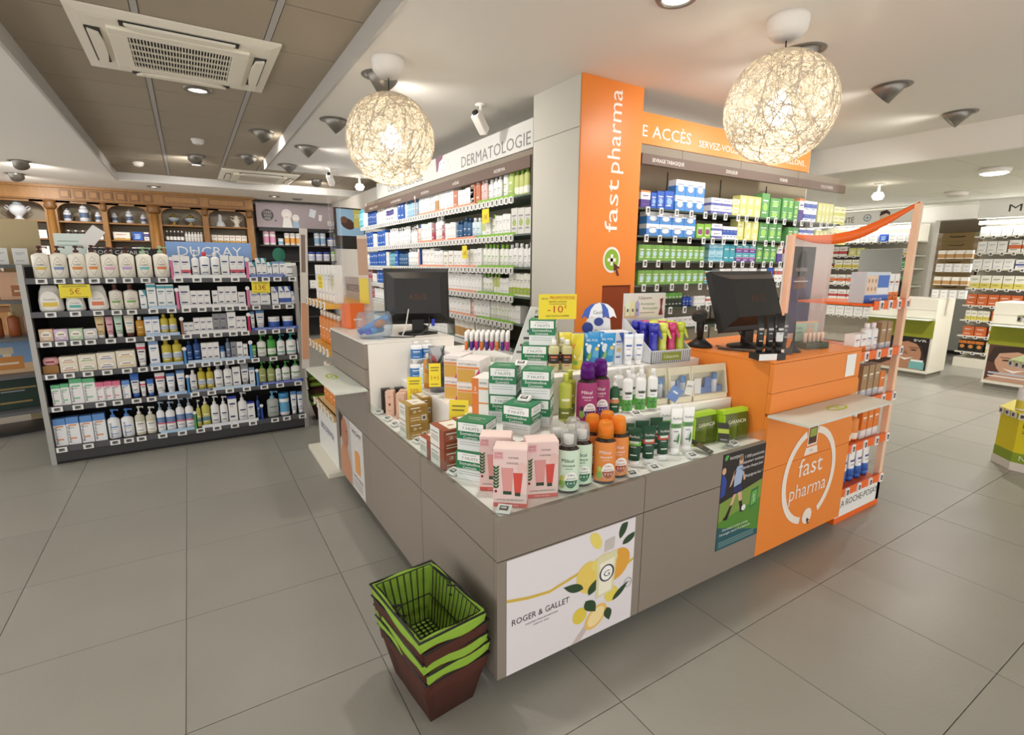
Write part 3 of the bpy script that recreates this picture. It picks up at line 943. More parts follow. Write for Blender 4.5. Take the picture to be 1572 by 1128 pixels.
def security_camera(x, y, z, rz, label):
    t = thing('security_camera', label, 'camera', (x, y, z), rz, 'ceiling security cameras')
    MB().lathe([(.012, -.1), (.012, -.012), (.04, -.01), (.04, -.001)], CEILW, 14).obj('mount', t)
    o = MB().box(-.03, -.09, -.035, .03, .07, .035, CEILW).obj('camera_body', t, (0, 0, -.13), 0, .008); o.rotation_euler = (R(-38), 0, 0)
    o2 = MB().lathe([(.022, 0), (.022, .012), (.012, .014)], BLACK, 14).obj('camera_lens', o, (0, -.09, 0)); o2.rotation_euler = (R(90), 0, 0)
security_camera(1.872, 3.443, ZC, R(-60), 'small white security camera on ceiling before the dermatology sign')
security_camera(1.55, 6.6, ZC, R(-30), 'small white security camera on ceiling far down the dermatology aisle')
for x, y, lb in ((.209, 6.3, 'white round smoke detector in the middle of brown recess'), (-.392, 8.1, 'white alarm sounder in brown recess near the wood cabinets')):
    t = thing('smoke_detector', lb, 'detector', (x, y, ZR), 0)
    MB().lathe([(.035, -.05), (.05, -.04), (.052, -.02), (.06, -.018), (.06, -.001)], CEILW, 24).obj('detector_body', t)
    MB().lathe([(.015, -.056), (.03, -.0505)], P('C9C4BA'), 16).obj('vent', t)

# air conditioning cassettes
CREAM = mat('F2ECDC', .45)
def cassette(x, y, label):
    t = thing('ceiling_air_conditioner', label, 'air conditioner', (x, y, ZR), 0, 'ceiling air conditioners')
    mb = MB()
    s = .48
    q = [(.0, -.002, s), (0, -.012, s), (0, -.026, s * .9), (0, -.03, s * .84)]
    rs = [[(a, b, z) for a, b in ((-k, -k), (k, -k), (k, k), (-k, k))] for _, z, k in q]
    mb.rings(rs, CREAM, smooth=False).obj('frame', t)
    mb = MB()
    k, g = .33, .245
    for x0, y0, x1, y1 in ((-k, -k, k, -g), (-k, g, k, k), (-k, -g, -g, g), (g, -g, k, g)):
        mb.box(x0, y0, -.045, x1, y1, -.028, CREAM)
    mb.obj('inner_panel', t, bevel=.004)
    MB().box(-g, -g, -.033, g, g, -.0305, BLACK).obj('grille_back', t)
    mb = MB()
    for i in range(33):
        xx = -g + (i + .5) * 2 * g / 33
        mb.box(xx - .0024, -g, -.044, xx + .0024, g, -.038, CREAM)
    for i in range(1, 5):
        yy = -g + i * 2 * g / 5
        mb.box(-g, yy - .004, -.044, g, yy + .004, -.035, CREAM)
    mb.obj('grille', t)
    for a in range(4):
        c, sn = math.cos(a * math.pi / 2), math.sin(a * math.pi / 2)
        o = MB().box(-.27, -.425, -.0335, .27, -.36, -.0305, BLACK).obj('air_outlet', t, rz=a * math.pi / 2)
        MB().prism([(-.25, -.415), (.25, -.415), (.22, -.37), (.1, -.36), (-.1, -.36), (-.22, -.37)], -.046, -.034, CREAM).obj('flap', o)
cassette(.095, 3.875, 'large cream air conditioner cassette in brown ceiling recess')
cassette(.98, 8.45, 'far cream air conditioner cassette near the end of brown recess')
GOND=[
 '-0.878 -0.781 1 1 0.214 ccy;-0.785 -0.69 1 1 0.216 ccb;-0.69 -0.591 1 1 0.219 cco;-0.598 -0.512 1 1 0.225 cco;-0.517 -0.414 1 1 0.214 ccp;-0.418 -0.319 1 1 0.22 ccl;-0.317 -0.216 1 1 0.218 cct;-0.214 -0.113 1 1 0.225 ccr;-0.109 -0.094 1 1 0.172 dvp;-0.093 -0.045 1 1 0.163 wn;-0.045 0.016 1 1 0.158 wr;0.023 0.074 1 1 0.205 pw;0.075 0.146 1 1 0.19 bwr;0.149 0.212 1 1 0.186 bw;0.215 0.272 1 1 0.167 wn;0.276 0.377 2 1 0.162 wr;0.384 0.403 1 1 0.169 dvp;0.406 0.453 1 1 0.116 wte;0.459 0.536 2 1 0.148 wte;0.538 0.573 1 1 0.116 wte;0.577 0.625 1 1 0.122 wb;0.628 0.672 1 1 0.123 wb;0.671 0.756 1 1 0.112 wn',
 '-0.881 -0.742 1 1 0.176 pgy;-0.74 -0.627 1 1 0.115 pgt;-0.619 -0.499 1 1 0.172 pgo;-0.499 -0.416 1 1 0.179 bcg;-0.416 -0.325 1 1 0.178 bcg;-0.319 -0.279 1 1 0.134 wte;-0.274 -0.217 1 1 0.181 wtt;-0.213 -0.107 2 1 0.171 wtt;-0.097 -0.081 1 1 0.167 dvp;-0.077 -0.006 1 1 0.161 wn;-0.006 0.123 3 1 0.123 wn;0.136 0.175 1 1 0.121 wn;0.177 0.308 3 1 0.151 wn;0.311 0.364 1 1 0.106 wn;0.37 0.387 1 1 0.17 dvp;0.394 0.542 2 1 0.116 wbc;0.552 0.603 1 1 0.142 wbc;0.607 0.7 2 1 0.144 wbb;0.702 0.729 1 1 0.103 wbc',
 '-0.898 -0.825 1 1 0.082 sop;-0.822 -0.747 1 1 0.078 sol;-0.743 -0.667 1 1 0.077 sog;-0.664 -0.589 1 1 0.072 sow;-0.597 -0.539 1 1 0.153 tbe;-0.538 -0.492 1 1 0.15 tpi;-0.49 -0.437 1 1 0.153 tmi;-0.433 -0.369 1 1 0.155 tcb;-0.366 -0.313 1 1 0.142 bam;-0.313 -0.221 2 1 0.138 wb;-0.219 -0.111 2 1 0.152 boi;-0.089 -0.073 1 1 0.148 dvb;-0.073 -0.008 2 1 0.084 wn;-0.007 0.12 3 1 0.116 wn;0.121 0.218 2 1 0.142 gr;0.22 0.281 1 1 0.15 wn;0.282 0.352 2 1 0.114 wn;0.359 0.376 1 1 0.161 dvr;0.384 0.416 1 1 0.149 twb;0.422 0.49 1 1 0.154 twb;0.513 0.605 1 1 0.097 jwb;0.62 0.709 1 1 0.097 jwb',
 '-0.912 -0.819 1 1 0.109 sov;-0.819 -0.72 1 2 0.11 sco;-0.718 -0.617 1 2 0.115 scg;-0.615 -0.507 1 2 0.12 scb;-0.505 -0.391 1 2 0.125 scy;-0.384 -0.324 1 1 0.171 twr;-0.307 -0.246 1 1 0.18 wb;-0.233 -0.097 2 1 0.183 boi;-0.094 -0.078 1 1 0.145 dvu;-0.074 -0.034 1 1 0.166 bnv;-0.03 0.02 1 1 0.177 bnv;0.023 0.144 3 1 0.143 wn;0.148 0.184 1 1 0.11 jnv;0.189 0.225 1 1 0.167 bgr;0.226 0.265 1 1 0.137 gr;0.267 0.309 1 1 0.134 wn;0.311 0.343 1 1 0.114 wn;0.353 0.371 1 1 0.162 dvu;0.372 0.406 1 1 0.098 tgn;0.411 0.483 1 1 0.178 pwg;0.486 0.556 1 1 0.168 bgn;0.559 0.625 1 1 0.174 pwt;0.63 0.715 1 1 0.175 pwt;0.715 0.743 1 1 0.13 twb',
 '-0.887 -0.838 1 1 0.146 cg;-0.837 -0.79 1 1 0.15 cg;-0.787 -0.716 1 1 0.179 cg;-0.715 -0.646 1 1 0.174 cg;-0.648 -0.601 1 1 0.138 cp;-0.6 -0.553 1 1 0.139 cp;-0.552 -0.504 1 1 0.137 cp;-0.496 -0.45 1 1 0.134 cb;-0.446 -0.389 1 1 0.179 tbl;-0.39 -0.354 1 1 0.115 twr;-0.35 -0.303 1 1 0.127 tbl;-0.298 -0.229 1 1 0.166 twr;-0.227 -0.168 1 1 0.156 twb;-0.162 -0.103 1 1 0.174 twb;-0.094 -0.081 1 1 0.163 dvu;-0.076 -0.027 1 1 0.166 bw;-0.024 0.032 1 1 0.182 boi;0.034 0.087 1 1 0.176 boi;0.089 0.151 1 1 0.185 bwg;0.153 0.216 1 1 0.186 bwg;0.217 0.273 1 1 0.162 wn;0.275 0.337 1 1 0.182 twg;0.337 0.376 1 1 0.146 wb;0.383 0.398 1 1 0.158 dvu;0.405 0.464 1 1 0.185 pol;0.467 0.53 1 1 0.179 pol;0.532 0.577 1 1 0.142 bwe;0.58 0.648 1 1 0.175 pwg;0.652 0.736 1 1 0.18 pwg',
 '-0.91 -0.841 1 1 0.196 cbt;-0.84 -0.769 1 1 0.199 cbt;-0.764 -0.695 1 1 0.197 cbt;-0.692 -0.621 1 1 0.2 cbt;-0.617 -0.537 1 1 0.219 pbl;-0.536 -0.456 1 1 0.214 pbl;-0.453 -0.387 1 1 0.221 pcl;-0.386 -0.32 1 1 0.208 pcl;-0.317 -0.262 1 1 0.238 pat;-0.261 -0.196 1 1 0.23 pat;-0.193 -0.134 1 1 0.251 pat;-0.133 -0.073 1 1 0.25 pat;-0.075 -0.064 1 1 0.164 dvg;-0.058 -0.027 1 1 0.22 poy;-0.024 0.036 1 1 0.243 poy;0.038 0.101 1 1 0.235 pw;0.102 0.16 1 1 0.226 pw;0.163 0.226 1 1 0.218 cnt;0.23 0.301 1 1 0.24 pw;0.299 0.352 1 1 0.154 cnt;0.367 0.393 1 1 0.194 bnv;0.392 0.407 1 1 0.152 dvn;0.445 0.539 1 1 0.219 pcy;0.54 0.627 1 1 0.191 jtb;0.631 0.681 1 1 0.198 twb;0.683 0.735 1 1 0.191 twb',
]
DERM=[
 '7.326 7.516 1 1 0.247 dtl;7.157 7.311 1 1 0.216 dw;6.869 7.111 2 1 0.242 dbl;6.742 6.866 1 1 0.219 dbl;6.498 6.733 2 1 0.21 dpw;6.322 6.475 1 1 0.205 dw;6.053 6.315 2 1 0.172 dpu;5.918 6.046 1 1 0.155 dcw;5.702 5.906 2 1 0.215 dcb;5.635 5.691 1 1 0.21 dw;5.298 5.628 5 1 0.19 dlb;5.27 5.287 1 1 0.214 dvo;4.976 5.256 3 1 0.22 dcw;4.851 4.97 2 1 0.203 dw;4.756 4.842 1 1 0.197 dam;4.421 4.742 4 1 0.193 dcw;4.335 4.417 1 1 0.155 dor;4.027 4.33 4 1 0.152 dcw;3.996 4.09 1 1 0.223 dor;3.91 3.986 1 1 0.231 dor;3.807 3.904 1 1 0.191 dpk;3.716 3.793 1 1 0.178 dw;3.581 3.708 1 1 0.222 dpw;3.486 3.56 1 1 0.223 dwg;3.402 3.481 1 1 0.236 dgn;3.199 3.397 2 1 0.194 dgl',
 '7.22 7.335 1 1 0.183 dw;6.901 7.207 1 1 0.196 dcb;6.712 6.892 2 1 0.169 dcw;6.397 6.696 1 1 0.193 dcb;6.285 6.39 1 1 0.161 dcw;5.959 6.26 3 1 0.199 dw;5.798 5.939 1 1 0.192 dpw;5.569 5.778 2 1 0.194 dw;5.338 5.533 2 1 0.178 dpw;5.246 5.328 1 1 0.184 dwb;5.223 5.24 1 1 0.187 dvo;4.94 5.213 3 1 0.189 dcw;4.874 4.938 1 1 0.173 dcr;4.694 4.866 2 1 0.239 dw;4.624 4.688 1 1 0.147 dcr;4.387 4.618 4 1 0.159 dcw;4.264 4.382 2 1 0.164 dnb;4.171 4.247 1 1 0.182 dnb;4.095 4.164 1 1 0.171 dnb;3.92 4.084 2 1 0.172 dlw;3.826 3.91 1 1 0.158 dgl;3.74 3.82 1 1 0.156 dcw;3.668 3.736 1 1 0.174 dwg;3.431 3.664 4 1 0.16 dcw;3.146 3.422 3 1 0.191 dcl',
 '7.104 7.35 2 1 0.181 dw;6.733 7.094 2 1 0.176 dcb;6.406 6.712 1 1 0.192 dcb;6.284 6.384 1 1 0.173 dcw;6.073 6.27 2 1 0.177 dtl;5.946 6.064 1 1 0.181 dcb;5.65 5.927 3 1 0.17 dnb;5.323 5.638 4 1 0.196 dw;5.256 5.314 1 1 0.179 dcb;5.212 5.229 1 1 0.183 dvo;4.889 5.206 3 1 0.179 dcw;4.681 4.884 3 1 0.154 dcw;4.443 4.672 2 1 0.146 dca;4.113 4.438 4 1 0.146 dcw;3.896 4.108 3 1 0.155 dcw;3.738 3.887 2 1 0.194 dwg;3.626 3.734 1 1 0.186 dwg;3.477 3.611 1 1 0.181 dwg;3.268 3.473 2 1 0.18 dw;3.14 3.259 2 1 0.175 dw',
 '7.259 7.394 1 1 0.126 dw;6.993 7.244 1 1 0.169 dcr;6.801 6.992 2 1 0.116 dcw;6.461 6.782 1 1 0.166 dcb;4.873 6.368 12 1 0.151 dcw;4.323 4.813 7 1 0.164 dcw;3.899 4.318 7 1 0.158 dcw;3.719 3.884 3 1 0.165 dwg;3.598 3.703 2 1 0.177 dgl;3.454 3.59 3 1 0.132 dcw;3.135 3.45 6 1 0.172 dcg',
 '6.943 7.231 1 1 0.155 dcr;6.485 6.931 4 1 0.134 dcw;4.845 6.093 9 1 0.107 dcw;4.114 4.643 6 1 0.142 dcw;4.05 4.106 1 1 0.158 dpk;3.76 4.044 4 1 0.15 dcw;3.435 3.751 7 1 0.185 dwg;3.284 3.427 4 1 0.134 dcw',
 '4.606 6.12 8 1 0.09 dcw;4.043 4.44 4 1 0.184 dam;3.53 4.034 9 1 0.208 dwg',
]
LIBR=[
 '2.646 2.738 1 1 0.115 lpo;2.744 2.799 1 1 0.107 lbb;2.803 2.875 1 1 0.121 lbb;2.878 2.974 1 1 0.128 lbb;2.984 3.298 3 2 0.213 lnb;3.379 3.63 2 2 0.118 lwp;3.635 3.721 1 2 0.125 lyw;3.724 4 3 2 0.159 lye;4.006 4.114 1 1 0.195 lgr;4.125 4.274 1 2 0.165 lgr;4.298 4.467 1 2 0.178 lgr;4.473 4.544 1 1 0.162 lgr;4.548 4.623 1 1 0.191 lpo;4.629 4.833 2 2 0.177 lwb;4.853 5.114 4 2 0.174 lye;5.129 5.338 2 2 0.158 lyw',
 '2.713 3.221 4 2 0.17 lnb;3.237 3.319 1 1 0.105 lgp;3.324 3.399 1 1 0.108 lgp;3.407 3.535 1 2 0.113 lwp;3.542 3.719 4 1 0.098 lwb;3.721 3.801 1 1 0.164 lye;3.812 3.995 2 2 0.151 lye;4.005 4.13 1 1 0.15 lgr;4.138 4.25 1 1 0.15 lgr;4.254 4.326 1 1 0.155 lgr;4.42 4.581 1 1 0.128 lgr;4.592 4.827 2 2 0.13 lwb;4.852 5.063 3 2 0.12 lye;5.072 5.401 4 1 0.144 lyw',
 '2.652 3.347 11 1 0.11 lgn;3.396 3.566 2 2 0.138 llb;3.573 3.718 2 1 0.136 lte;3.726 3.989 3 2 0.141 lpt;3.998 4.084 1 1 0.152 lgr;4.095 4.282 2 1 0.144 lgr;4.293 4.372 1 1 0.147 lpo;4.411 5.022 7 1 0.156 lwr',
 '2.657 3.363 10 1 0.102 lgn;3.368 3.534 2 2 0.096 lto;3.542 3.687 2 1 0.112 lwh;3.696 4.028 3 1 0.118 lwp;4.085 4.168 2 1 0.112 lwh;4.173 4.262 1 1 0.118 lbb;4.283 4.402 2 1 0.124 lwr;4.447 5.066 7 1 0.119 lwh',
 '2.674 2.893 6 1 0.112 lbg;2.905 3.128 6 1 0.107 lbg;3.141 3.252 3 1 0.083 lbs;3.265 3.395 4 1 0.075 lwh;3.403 3.544 1 1 0.067 lwr',
 '2.92 3.386 8 1 0.079 lwh',
]
# ------------------------------------------------------------------ L-shaped low display counter
X0, Y0, ZB, ZS, ZT = .716, 1.231, .07, .491, .632
XE, YE = 2.09, 2.575                # ends of the two arms (cash desks start there)
AD = .62                            # depth of the arms
dc = thing('display_counter', 'low L-shaped taupe display counter with stepped white product shelves', 'counter')
MB().prism([(X0 + .08, Y0 + .08), (XE, Y0 + .08), (XE, Y0 + AD), (X0 + AD, Y0 + AD), (X0 + AD, YE), (X0 + .08, YE)], 0.001, ZB, mat('2A2622', .7)).obj('plinth', dc)
g = .0018
for a, b in ((Y0, 1.847), (1.847, YE)):
    for z0, z1 in ((ZB, ZS), (ZS, ZT)):
        MB().box(X0, a + g + (.02 if a == Y0 else 0), z0 + g, X0 + .02, b - g, z1 - g * (z1 < ZT), TAUPE).obj('panel', dc)
for a, b in ((X0, 1.345), (1.345, XE)):
    for z0, z1 in ((ZB, ZS), (ZS, ZT)):
        MB().box(a + g * (a > X0), Y0, z0 + g, b - g, Y0 + .02, z1 - g * (z1 < ZT), TAUPE).obj('panel', dc)
DECK = mat('F4F2EE', .35)
MB().prism([(X0 + .021, Y0 + .021), (XE, Y0 + .021), (XE, Y0 + AD), (X0 + AD, Y0 + AD), (X0 + AD, YE), (X0 + .021, YE)], ZB, ZT - .004, DECK).obj('deck', dc)
S1, S2, T1, T2 = .19, .385, .79, .945
def ell(i): return [(X0 + i, Y0 + i), (XE - .002, Y0 + i), (XE - .002, Y0 + AD), (X0 + AD, Y0 + AD), (X0 + AD, YE - .002), (X0 + i, YE - .002)]
MB().prism(ell(S1), ZT - .004, T1, DECK).obj('riser', dc)
MB().prism(ell(S2), T1, T2, DECK).obj('riser', dc)
gh = .055
for x0, y0, x1, y1 in ((X0 + .008, Y0 + .012, X0 + .012, 1.845), (X0 + .008, 1.849, X0 + .012, YE - .003), (X0 + .012, Y0 + .008, 1.343, Y0 + .012), (1.347, Y0 + .008, XE - .003, Y0 + .012)):
    MB().box(x0, y0, ZT, x1, y1, ZT + gh, GLASS).obj('glass_guard', dc)

def poster(parent, name, F, u0, v0, u1, v1, base, label=None):
    mb = MB()
    q = [F(u0, v0), F(u1, v0), F(u1, v1), F(u0, v1)]
    bk = [F(u0, v0, -.0012), F(u1, v0, -.0012), F(u1, v1, -.0012), F(u0, v1, -.0012)]
    mb.face(q, base)
    for i in range(4):
        mb.face([bk[i], bk[(i + 1) % 4], q[(i + 1) % 4], q[i]], base)
    W, H = u1 - u0, v1 - v0
    G = lambda a, b, e=0: F(u0 + a * W, v0 + b * H, e + .0006)
    return mb, G

FF = flat((0, Y0, 0), (1, 0, 0), (0, 0, 1), .0016)
# perfume poster
mb, G = poster(dc, 'poster', FF, .75, .073, 1.303, .486, mat('E2DDE2', .3))
Gp = G
ribbon = [(0, .66), (.15, .62), (.3, .6), (.45, .64), (.6, .68), (.7, .62), (.8, .57), (.92, .56), (1, .6)]
for (a, b), (c, d) in zip(ribbon, ribbon[1:]):
    ppoly(mb, G, [(a, b - .012), (c, d - .012), (c, d + .014), (a, b + .014)], P('D9B23A'))
G = lambda a, b, e=0: Gp(min(.995, max(.005, .745 + (a - .775) * 1.15)), min(.985, max(.01, .52 + (b - .52) * 1.08)), e)
pell(mb, G, .66, .58, .09, .14, P('EBCB55'), rot=.1, e=.0002)
pell(mb, G, .86, .6, .1, .14, P('E8A332'), rot=-.3, e=.0002)
pell(mb, G, .70, .88, .035, .085, P('E9D560'), rot=.35, e=.0002)
pell(mb, G, .72, .2, .07, .11, P('EFBF5A'), rot=-.5, e=.0003); pell(mb, G, .72, .2, .052, .085, P('F5DC9A'), rot=-.5, e=.0004)
pell(mb, G, .60, .27, .05, .07, P('E3C83C'), e=.0003); pell(mb, G, .83, .35, .05, .07, P('E9D24A'), e=.0003)
for u, v, l, wd, r_ in ((.62, .5, .16, .07, R(150)), (.66, .42, .15, .07, R(60)), (.64, .38, .15, .08, R(-60)), (.9, .76, .14, .06, R(35)), (.88, .82, .2, .055, R(75)), (.84, .28, .17, .05, R(45)), (.8, .24, .13, .06, R(-80))):
    pleaf(mb, G, u, v, l, wd, r_, P('2F4A2A'), e=.0005)
pell(mb, G, .77, .67, .1, .065, P('E7D46A'), rot=.1, e=.0003)
ppoly(mb, G, [(.71, .36), (.84, .38), (.865, .74), (.715, .72)], P('DDD7A8'), e=.0006)
ppoly(mb, G, [(.73, .38), (.825, .395), (.845, .68), (.735, .66)], P('EFE9D2'), e=.0007)
ppoly(mb, G, [(.765, .75), (.835, .76), (.84, .86), (.77, .85)], P('C6BDB8'), e=.0008)
pell(mb, G, .788, .56, .055, .075, P('F6F4EE'), e=.0009); pring(mb, G, .788, .56, .055, .075, .012, P('3A3A52'), n=24, e=.001)
ptext(mb, G, 'G', .788, .53, .075, P('3A3A52'), e=.001)
G = Gp
pring(mb, G, .955, .38, .036, .047, .006, P('8A8688'), n=20, e=.0004)
ptext(mb, G, '99%', .955, .372, .025, P('8A8688'), e=.0004)
G = Gp
ptext(mb, G, 'ROGER & GALLET', .035, .43, .075, P('2A2826'), align='l', width=.42, e=.0004)
ptext(mb, G, 'PARFUMS & SOINS DE PARFUMEUR', .13, .385, .022, P('4A4846'), align='l', width=.24, e=.0004)
ptext(mb, G, 'DEPUIS 1862', .19, .355, .018, P('4A4846'), align='l', width=.11, e=.0004)
ppoly(mb, G, [(.48, .0), (.55, 0), (.66, .16), (.61, .16)], P('C9B9B4'), e=.0001)
mb.obj('perfume_poster', dc)['label'] = 'white perfume poster with lemons, ribbon and bottle'
# football poster
mb, G = poster(dc, 'poster', FF, 1.792, .192, 2.085, .628, mat('2A2526', .3))
ppoly(mb, G, [(0, .3), (1, .42), (1, .0), (0, .0)], P('4E8A2A'), e=.0001)
ppoly(mb, G, [(0, .5), (1, .62), (1, .42), (0, .3)], P('7A9A3A'), e=.0001)
ppoly(mb, G, [(0, 0), (1, 0), (1, .06), (0, .25)], P('1F5A63'), e=.0002)
for i in range(9):
    prect(mb, G, .05 + .1 * i, .6 + .012 * i, .06 + .1 * i, .92, P('3C3634'), e=.0001)
S_, N_, SK = P('9FB4D6'), P('26306A'), P('D9A98A')
def sub(poly, m, e=.0004): ppoly(mb, G, poly, m, e)
sub([(.30, .62), (.46, .64), (.50, .78), (.46, .84), (.34, .84), (.28, .78)], S_)
sub([(.30, .55), (.50, .56), (.47, .65), (.30, .63)], N_)
sub([(.31, .56), (.38, .56), (.30, .44), (.24, .44)], SK); sub([(.24, .44), (.30, .45), (.22, .32), (.14, .33)], P('1C1C20'))
sub([(.40, .56), (.49, .57), (.52, .46), (.45, .45)], SK); sub([(.45, .46), (.52, .46), (.57, .36), (.50, .35)], P('1C1C20'))
sub([(.12, .34), (.22, .33), (.20, .30), (.10, .31)], P('1C1C20')); sub([(.50, .36), (.58, .36), (.60, .33), (.5, .33)], P('1C1C20'))
sub([(.28, .80), (.33, .80), (.24, .66), (.19, .64)], SK); sub([(.47, .80), (.50, .78), (.56, .68), (.52, .67)], SK)
pell(mb, G, .42, .895, .05, .05, SK, e=.0004); pell(mb, G, .42, .92, .05, .03, P('8A6A4A'), e=.0005)
pell(mb, G, .58, .37, .05, .032, P('E4E4E4'), e=.0006)
sub([(.0, .56), (.1, .58), (.12, .72), (.04, .8), (.0, .79)], P('2A48A8')); pell(mb, G, .04, .83, .045, .035, SK, e=.0004)
sub([(.72, .33), (.9, .35), (.92, .55), (.74, .53)], P('2F7A3A')); sub([(.75, .36), (.88, .375), (.89, .52), (.765, .505)], P('6AB04A'), .0005)
ptext(mb, G, 'S', .82, .4, .1, P('BFE0F2'), e=.0007)
WP = P('E8E6E4')
pleaf(mb, G, .03, .945, .1, .05, R(20), P('4FB24A'), e=.0004); ptext(mb, G, 'incorpore', .15, .93, .055, WP, align='l', width=.3, e=.0004)
for i, (tx, w_) in enumerate((('1 000 passionnés', .46), ('ou intensive+ continue', .6), ('de toute chaque jour', .56), ('Rejoignez-les !', .42))):
    ptext(mb, G, tx, .97, .9 - .055 * i - (.04 if i == 3 else 0), .045, WP, align='r', width=w_, e=.0004)
ptext(mb, G, 'Donnez à votre corps', .12, .19, .035, WP, align='l', width=.6, e=.0004)
ptext(mb, G, 'l\'énergie dont il a besoin', .06, .145, .035, WP, align='l', width=.72, e=.0004)
for i in range(3):
    prect(mb, G, .05, .03 + .022 * i, .9, .036 + .022 * i, P('8FB0B0'), e=.0004)
mb.obj('football_poster', dc)['label'] = 'poster of a footballer kicking a ball on grass'

# ------------------------------------------------------------------ cash desks
def desk_panels(t, pts, zs, m, nm='panel'):
    pass
ld = thing('cash_desk', 'taupe and white cash desk carrying the nearer monitor and clear tub', 'desk')
LX1, LY1, DZ_ = 1.22, 3.30, 1.0
MB().box(X0 + .08, YE + .02, 0.001, LX1, LY1 - .05, ZB, mat('2A2622', .7)).obj('plinth', ld)
MB().box(X0 + .021, YE + .021, ZB, LX1, LY1 - .001, DZ_ - .012, mat('E4E0D8', .5)).obj('carcass', ld)
for z0, z1 in ((ZB, ZS), (ZS, .752), (.764, .86), (.86, DZ_ - .012)):
    MB().box(X0, YE, z0 + g, X0 + .02, LY1, z1 - g, TAUPE).obj('panel', ld)
MB().box(X0 + .021, YE, ZB, LX1, YE + .02, DZ_ - .012, mat('EBE7DF', .45)).obj('front_panel', ld)
MB().box(X0, YE, DZ_ - .011, LX1, LY1, DZ_, mat('E9E5DD', .4)).obj('desk_top', ld)
lg = MB().prism([(.552, YE - .03), (.556, YE - .035), (X0 - .001, YE - .035), (X0 - .001, LY1 - .01), (.556, LY1 - .01), (.552, LY1 - .02)], .753, .763, FROST).obj('glass_ledge', ld)
mb = MB()
FT = flat((0, 0, .763), (0, -1, 0), (1, 0, 0), .0008)
pring(mb, FT, -2.95, .63, .075, .03, .012, mat('A9C832', .5), n=24); prect(mb, FT, -2.965, .622, -2.935, .638, mat('A9C832', .5))
mb.obj('ledge_mark', ld)
FX = flat((X0, 0, 0), (0, -1, 0), (0, 0, 1), .0016)
mb, G = poster(ld, 'poster', FX, -3.21, .08, -2.69, .49, mat('DCD8D6', .3))
ppoly(mb, G, [(0, 0), (.52, 0), (.5, 1), (0, 1)], P('B9B2AE'), e=.0001)
ppoly(mb, G, [(.02, .0), (.46, .0), (.5, .25), (.36, .5), (.3, .55), (.1, .5), (.0, .35)], P('C98A66'), e=.0002)
pell(mb, G, .24, .72, .17, .24, P('B9795A'), e=.0003)
ppoly(mb, G, [(.0, .55), (.08, .62), (.1, .85), (.22, .98), (.02, 1), (0, 1)], P('2E211C'), e=.0004)
pell(mb, G, .33, .77, .03, .012, P('3A241C'), e=.0005); pell(mb, G, .33, .6, .04, .015, P('A24A40'), e=.0005)
ptext(mb, G, 'VICHY', .57, .86, .09, P('4A4642'), align='l', width=.38, e=.0004)
ppoly(mb, G, [(.66, .3), (.86, .3), (.86, .6), (.8, .64), (.72, .64), (.66, .6)], P('E89A4A'), e=.0004); prect(mb, G, .73, .64, .79, .72, P('F0E4D8'), e=.0004)
ptext(mb, G, 'CAPITAL SOLEIL', .55, .2, .06, P('6A625C'), align='l', width=.4, e=.0004)
for i in range(4): prect(mb, G, .56, .06 + .03 * i, .92, .07 + .03 * i, P('A9A29C'), e=.0004)
mb.obj('sun_care_poster', ld)['label'] = 'sun care poster of a woman in profile beside an orange bottle'

od = thing('cash_desk', 'bright orange cash desk with round white logo and glass ledge', 'desk')
OX0, OX1, OY1, OZ = XE, 2.84, 1.84, .99
MB().box(OX0, Y0 + .08, .001, OX1 - .08, OY1, ZB, mat('3A1A0A', .7)).obj('plinth', od)
MB().box(OX0 + .021, Y0 + .021, ZB, OX1 - .001, OY1, OZ - .012, ORANGE).obj('carcass', od)
for z0, z1 in ((ZB, ZS), (ZS, .742), (.754, .846), (.846, OZ - .012)):
    MB().box(OX0, Y0, z0 + g * .6, OX1, Y0 + .02, z1 - g * .6, ORANGE).obj('panel', od)
MB().box(OX0, Y0 + .021, ZB, OX0 + .02, OY1, OZ - .012, ORANGE).obj('side_panel', od)
MB().box(OX0, Y0, OZ - .011, OX1, OY1, OZ, ORANGE).obj('desk_top', od)
MB().prism([(OX0 - .01, 1.062), (OX0 - .004, 1.055), (OX1 - .03, 1.055), (OX1 - .02, 1.062), (OX1, Y0 - .001), (OX0 - .015, Y0 - .001)], .743, .753, FROST).obj('glass_ledge', od)
mb = MB()
FT = flat((0, 0, .753), (1, 0, 0), (0, 1, 0), .0008)
pring(mb, FT, 2.47, 1.14, .075, .03, .012, mat('A9C832', .5), n=24); prect(mb, FT, 2.455, 1.132, 2.485, 1.148, mat('A9C832', .5))
mb.obj('ledge_mark', od)
mb = MB()
LG = mat('EFE4DA', .4)
cx, cz = 2.487, .385
pring(mb, FF, cx, cz, .235, .25, .034, LG, 108, 258, 40); pring(mb, FF, cx, cz, .235, .25, .034, LG, 300, 442, 40)
pell(mb, FF, 2.507, .165, .042, .042, LG, 24)
ppoly(mb, FF, [(2.507, .155), (2.535, .138), (2.523, .135), (2.532, .118), (2.524, .115), (2.516, .133), (2.507, .127)], P('3A241C'), e=.001)
ppoly(mb, FF, [(2.428, .545), (2.515, .545), (2.515, .645), (2.428, .645)], LG); ppoly(mb, FF, [(2.436, .553), (2.507, .553), (2.507, .637), (2.436, .637)], P('7A3A1A'), e=.0005)
ppoly(mb, FF, [(2.443, .588), (2.5, .588), (2.5, .63), (2.443, .63)], P('93A83A'), e=.001); ppoly(mb, FF, [(2.443, .562), (2.5, .562), (2.5, .588), (2.443, .588)], P('4A241A'), e=.001)
ppoly(mb, FF, [(2.41, .5), (2.53, .5), (2.52, .537), (2.422, .537)], LG)
pring(mb, FF, 2.47, .512, .01, .012, .003, P('B9683A'), 0, 180, 12, e=.0005)
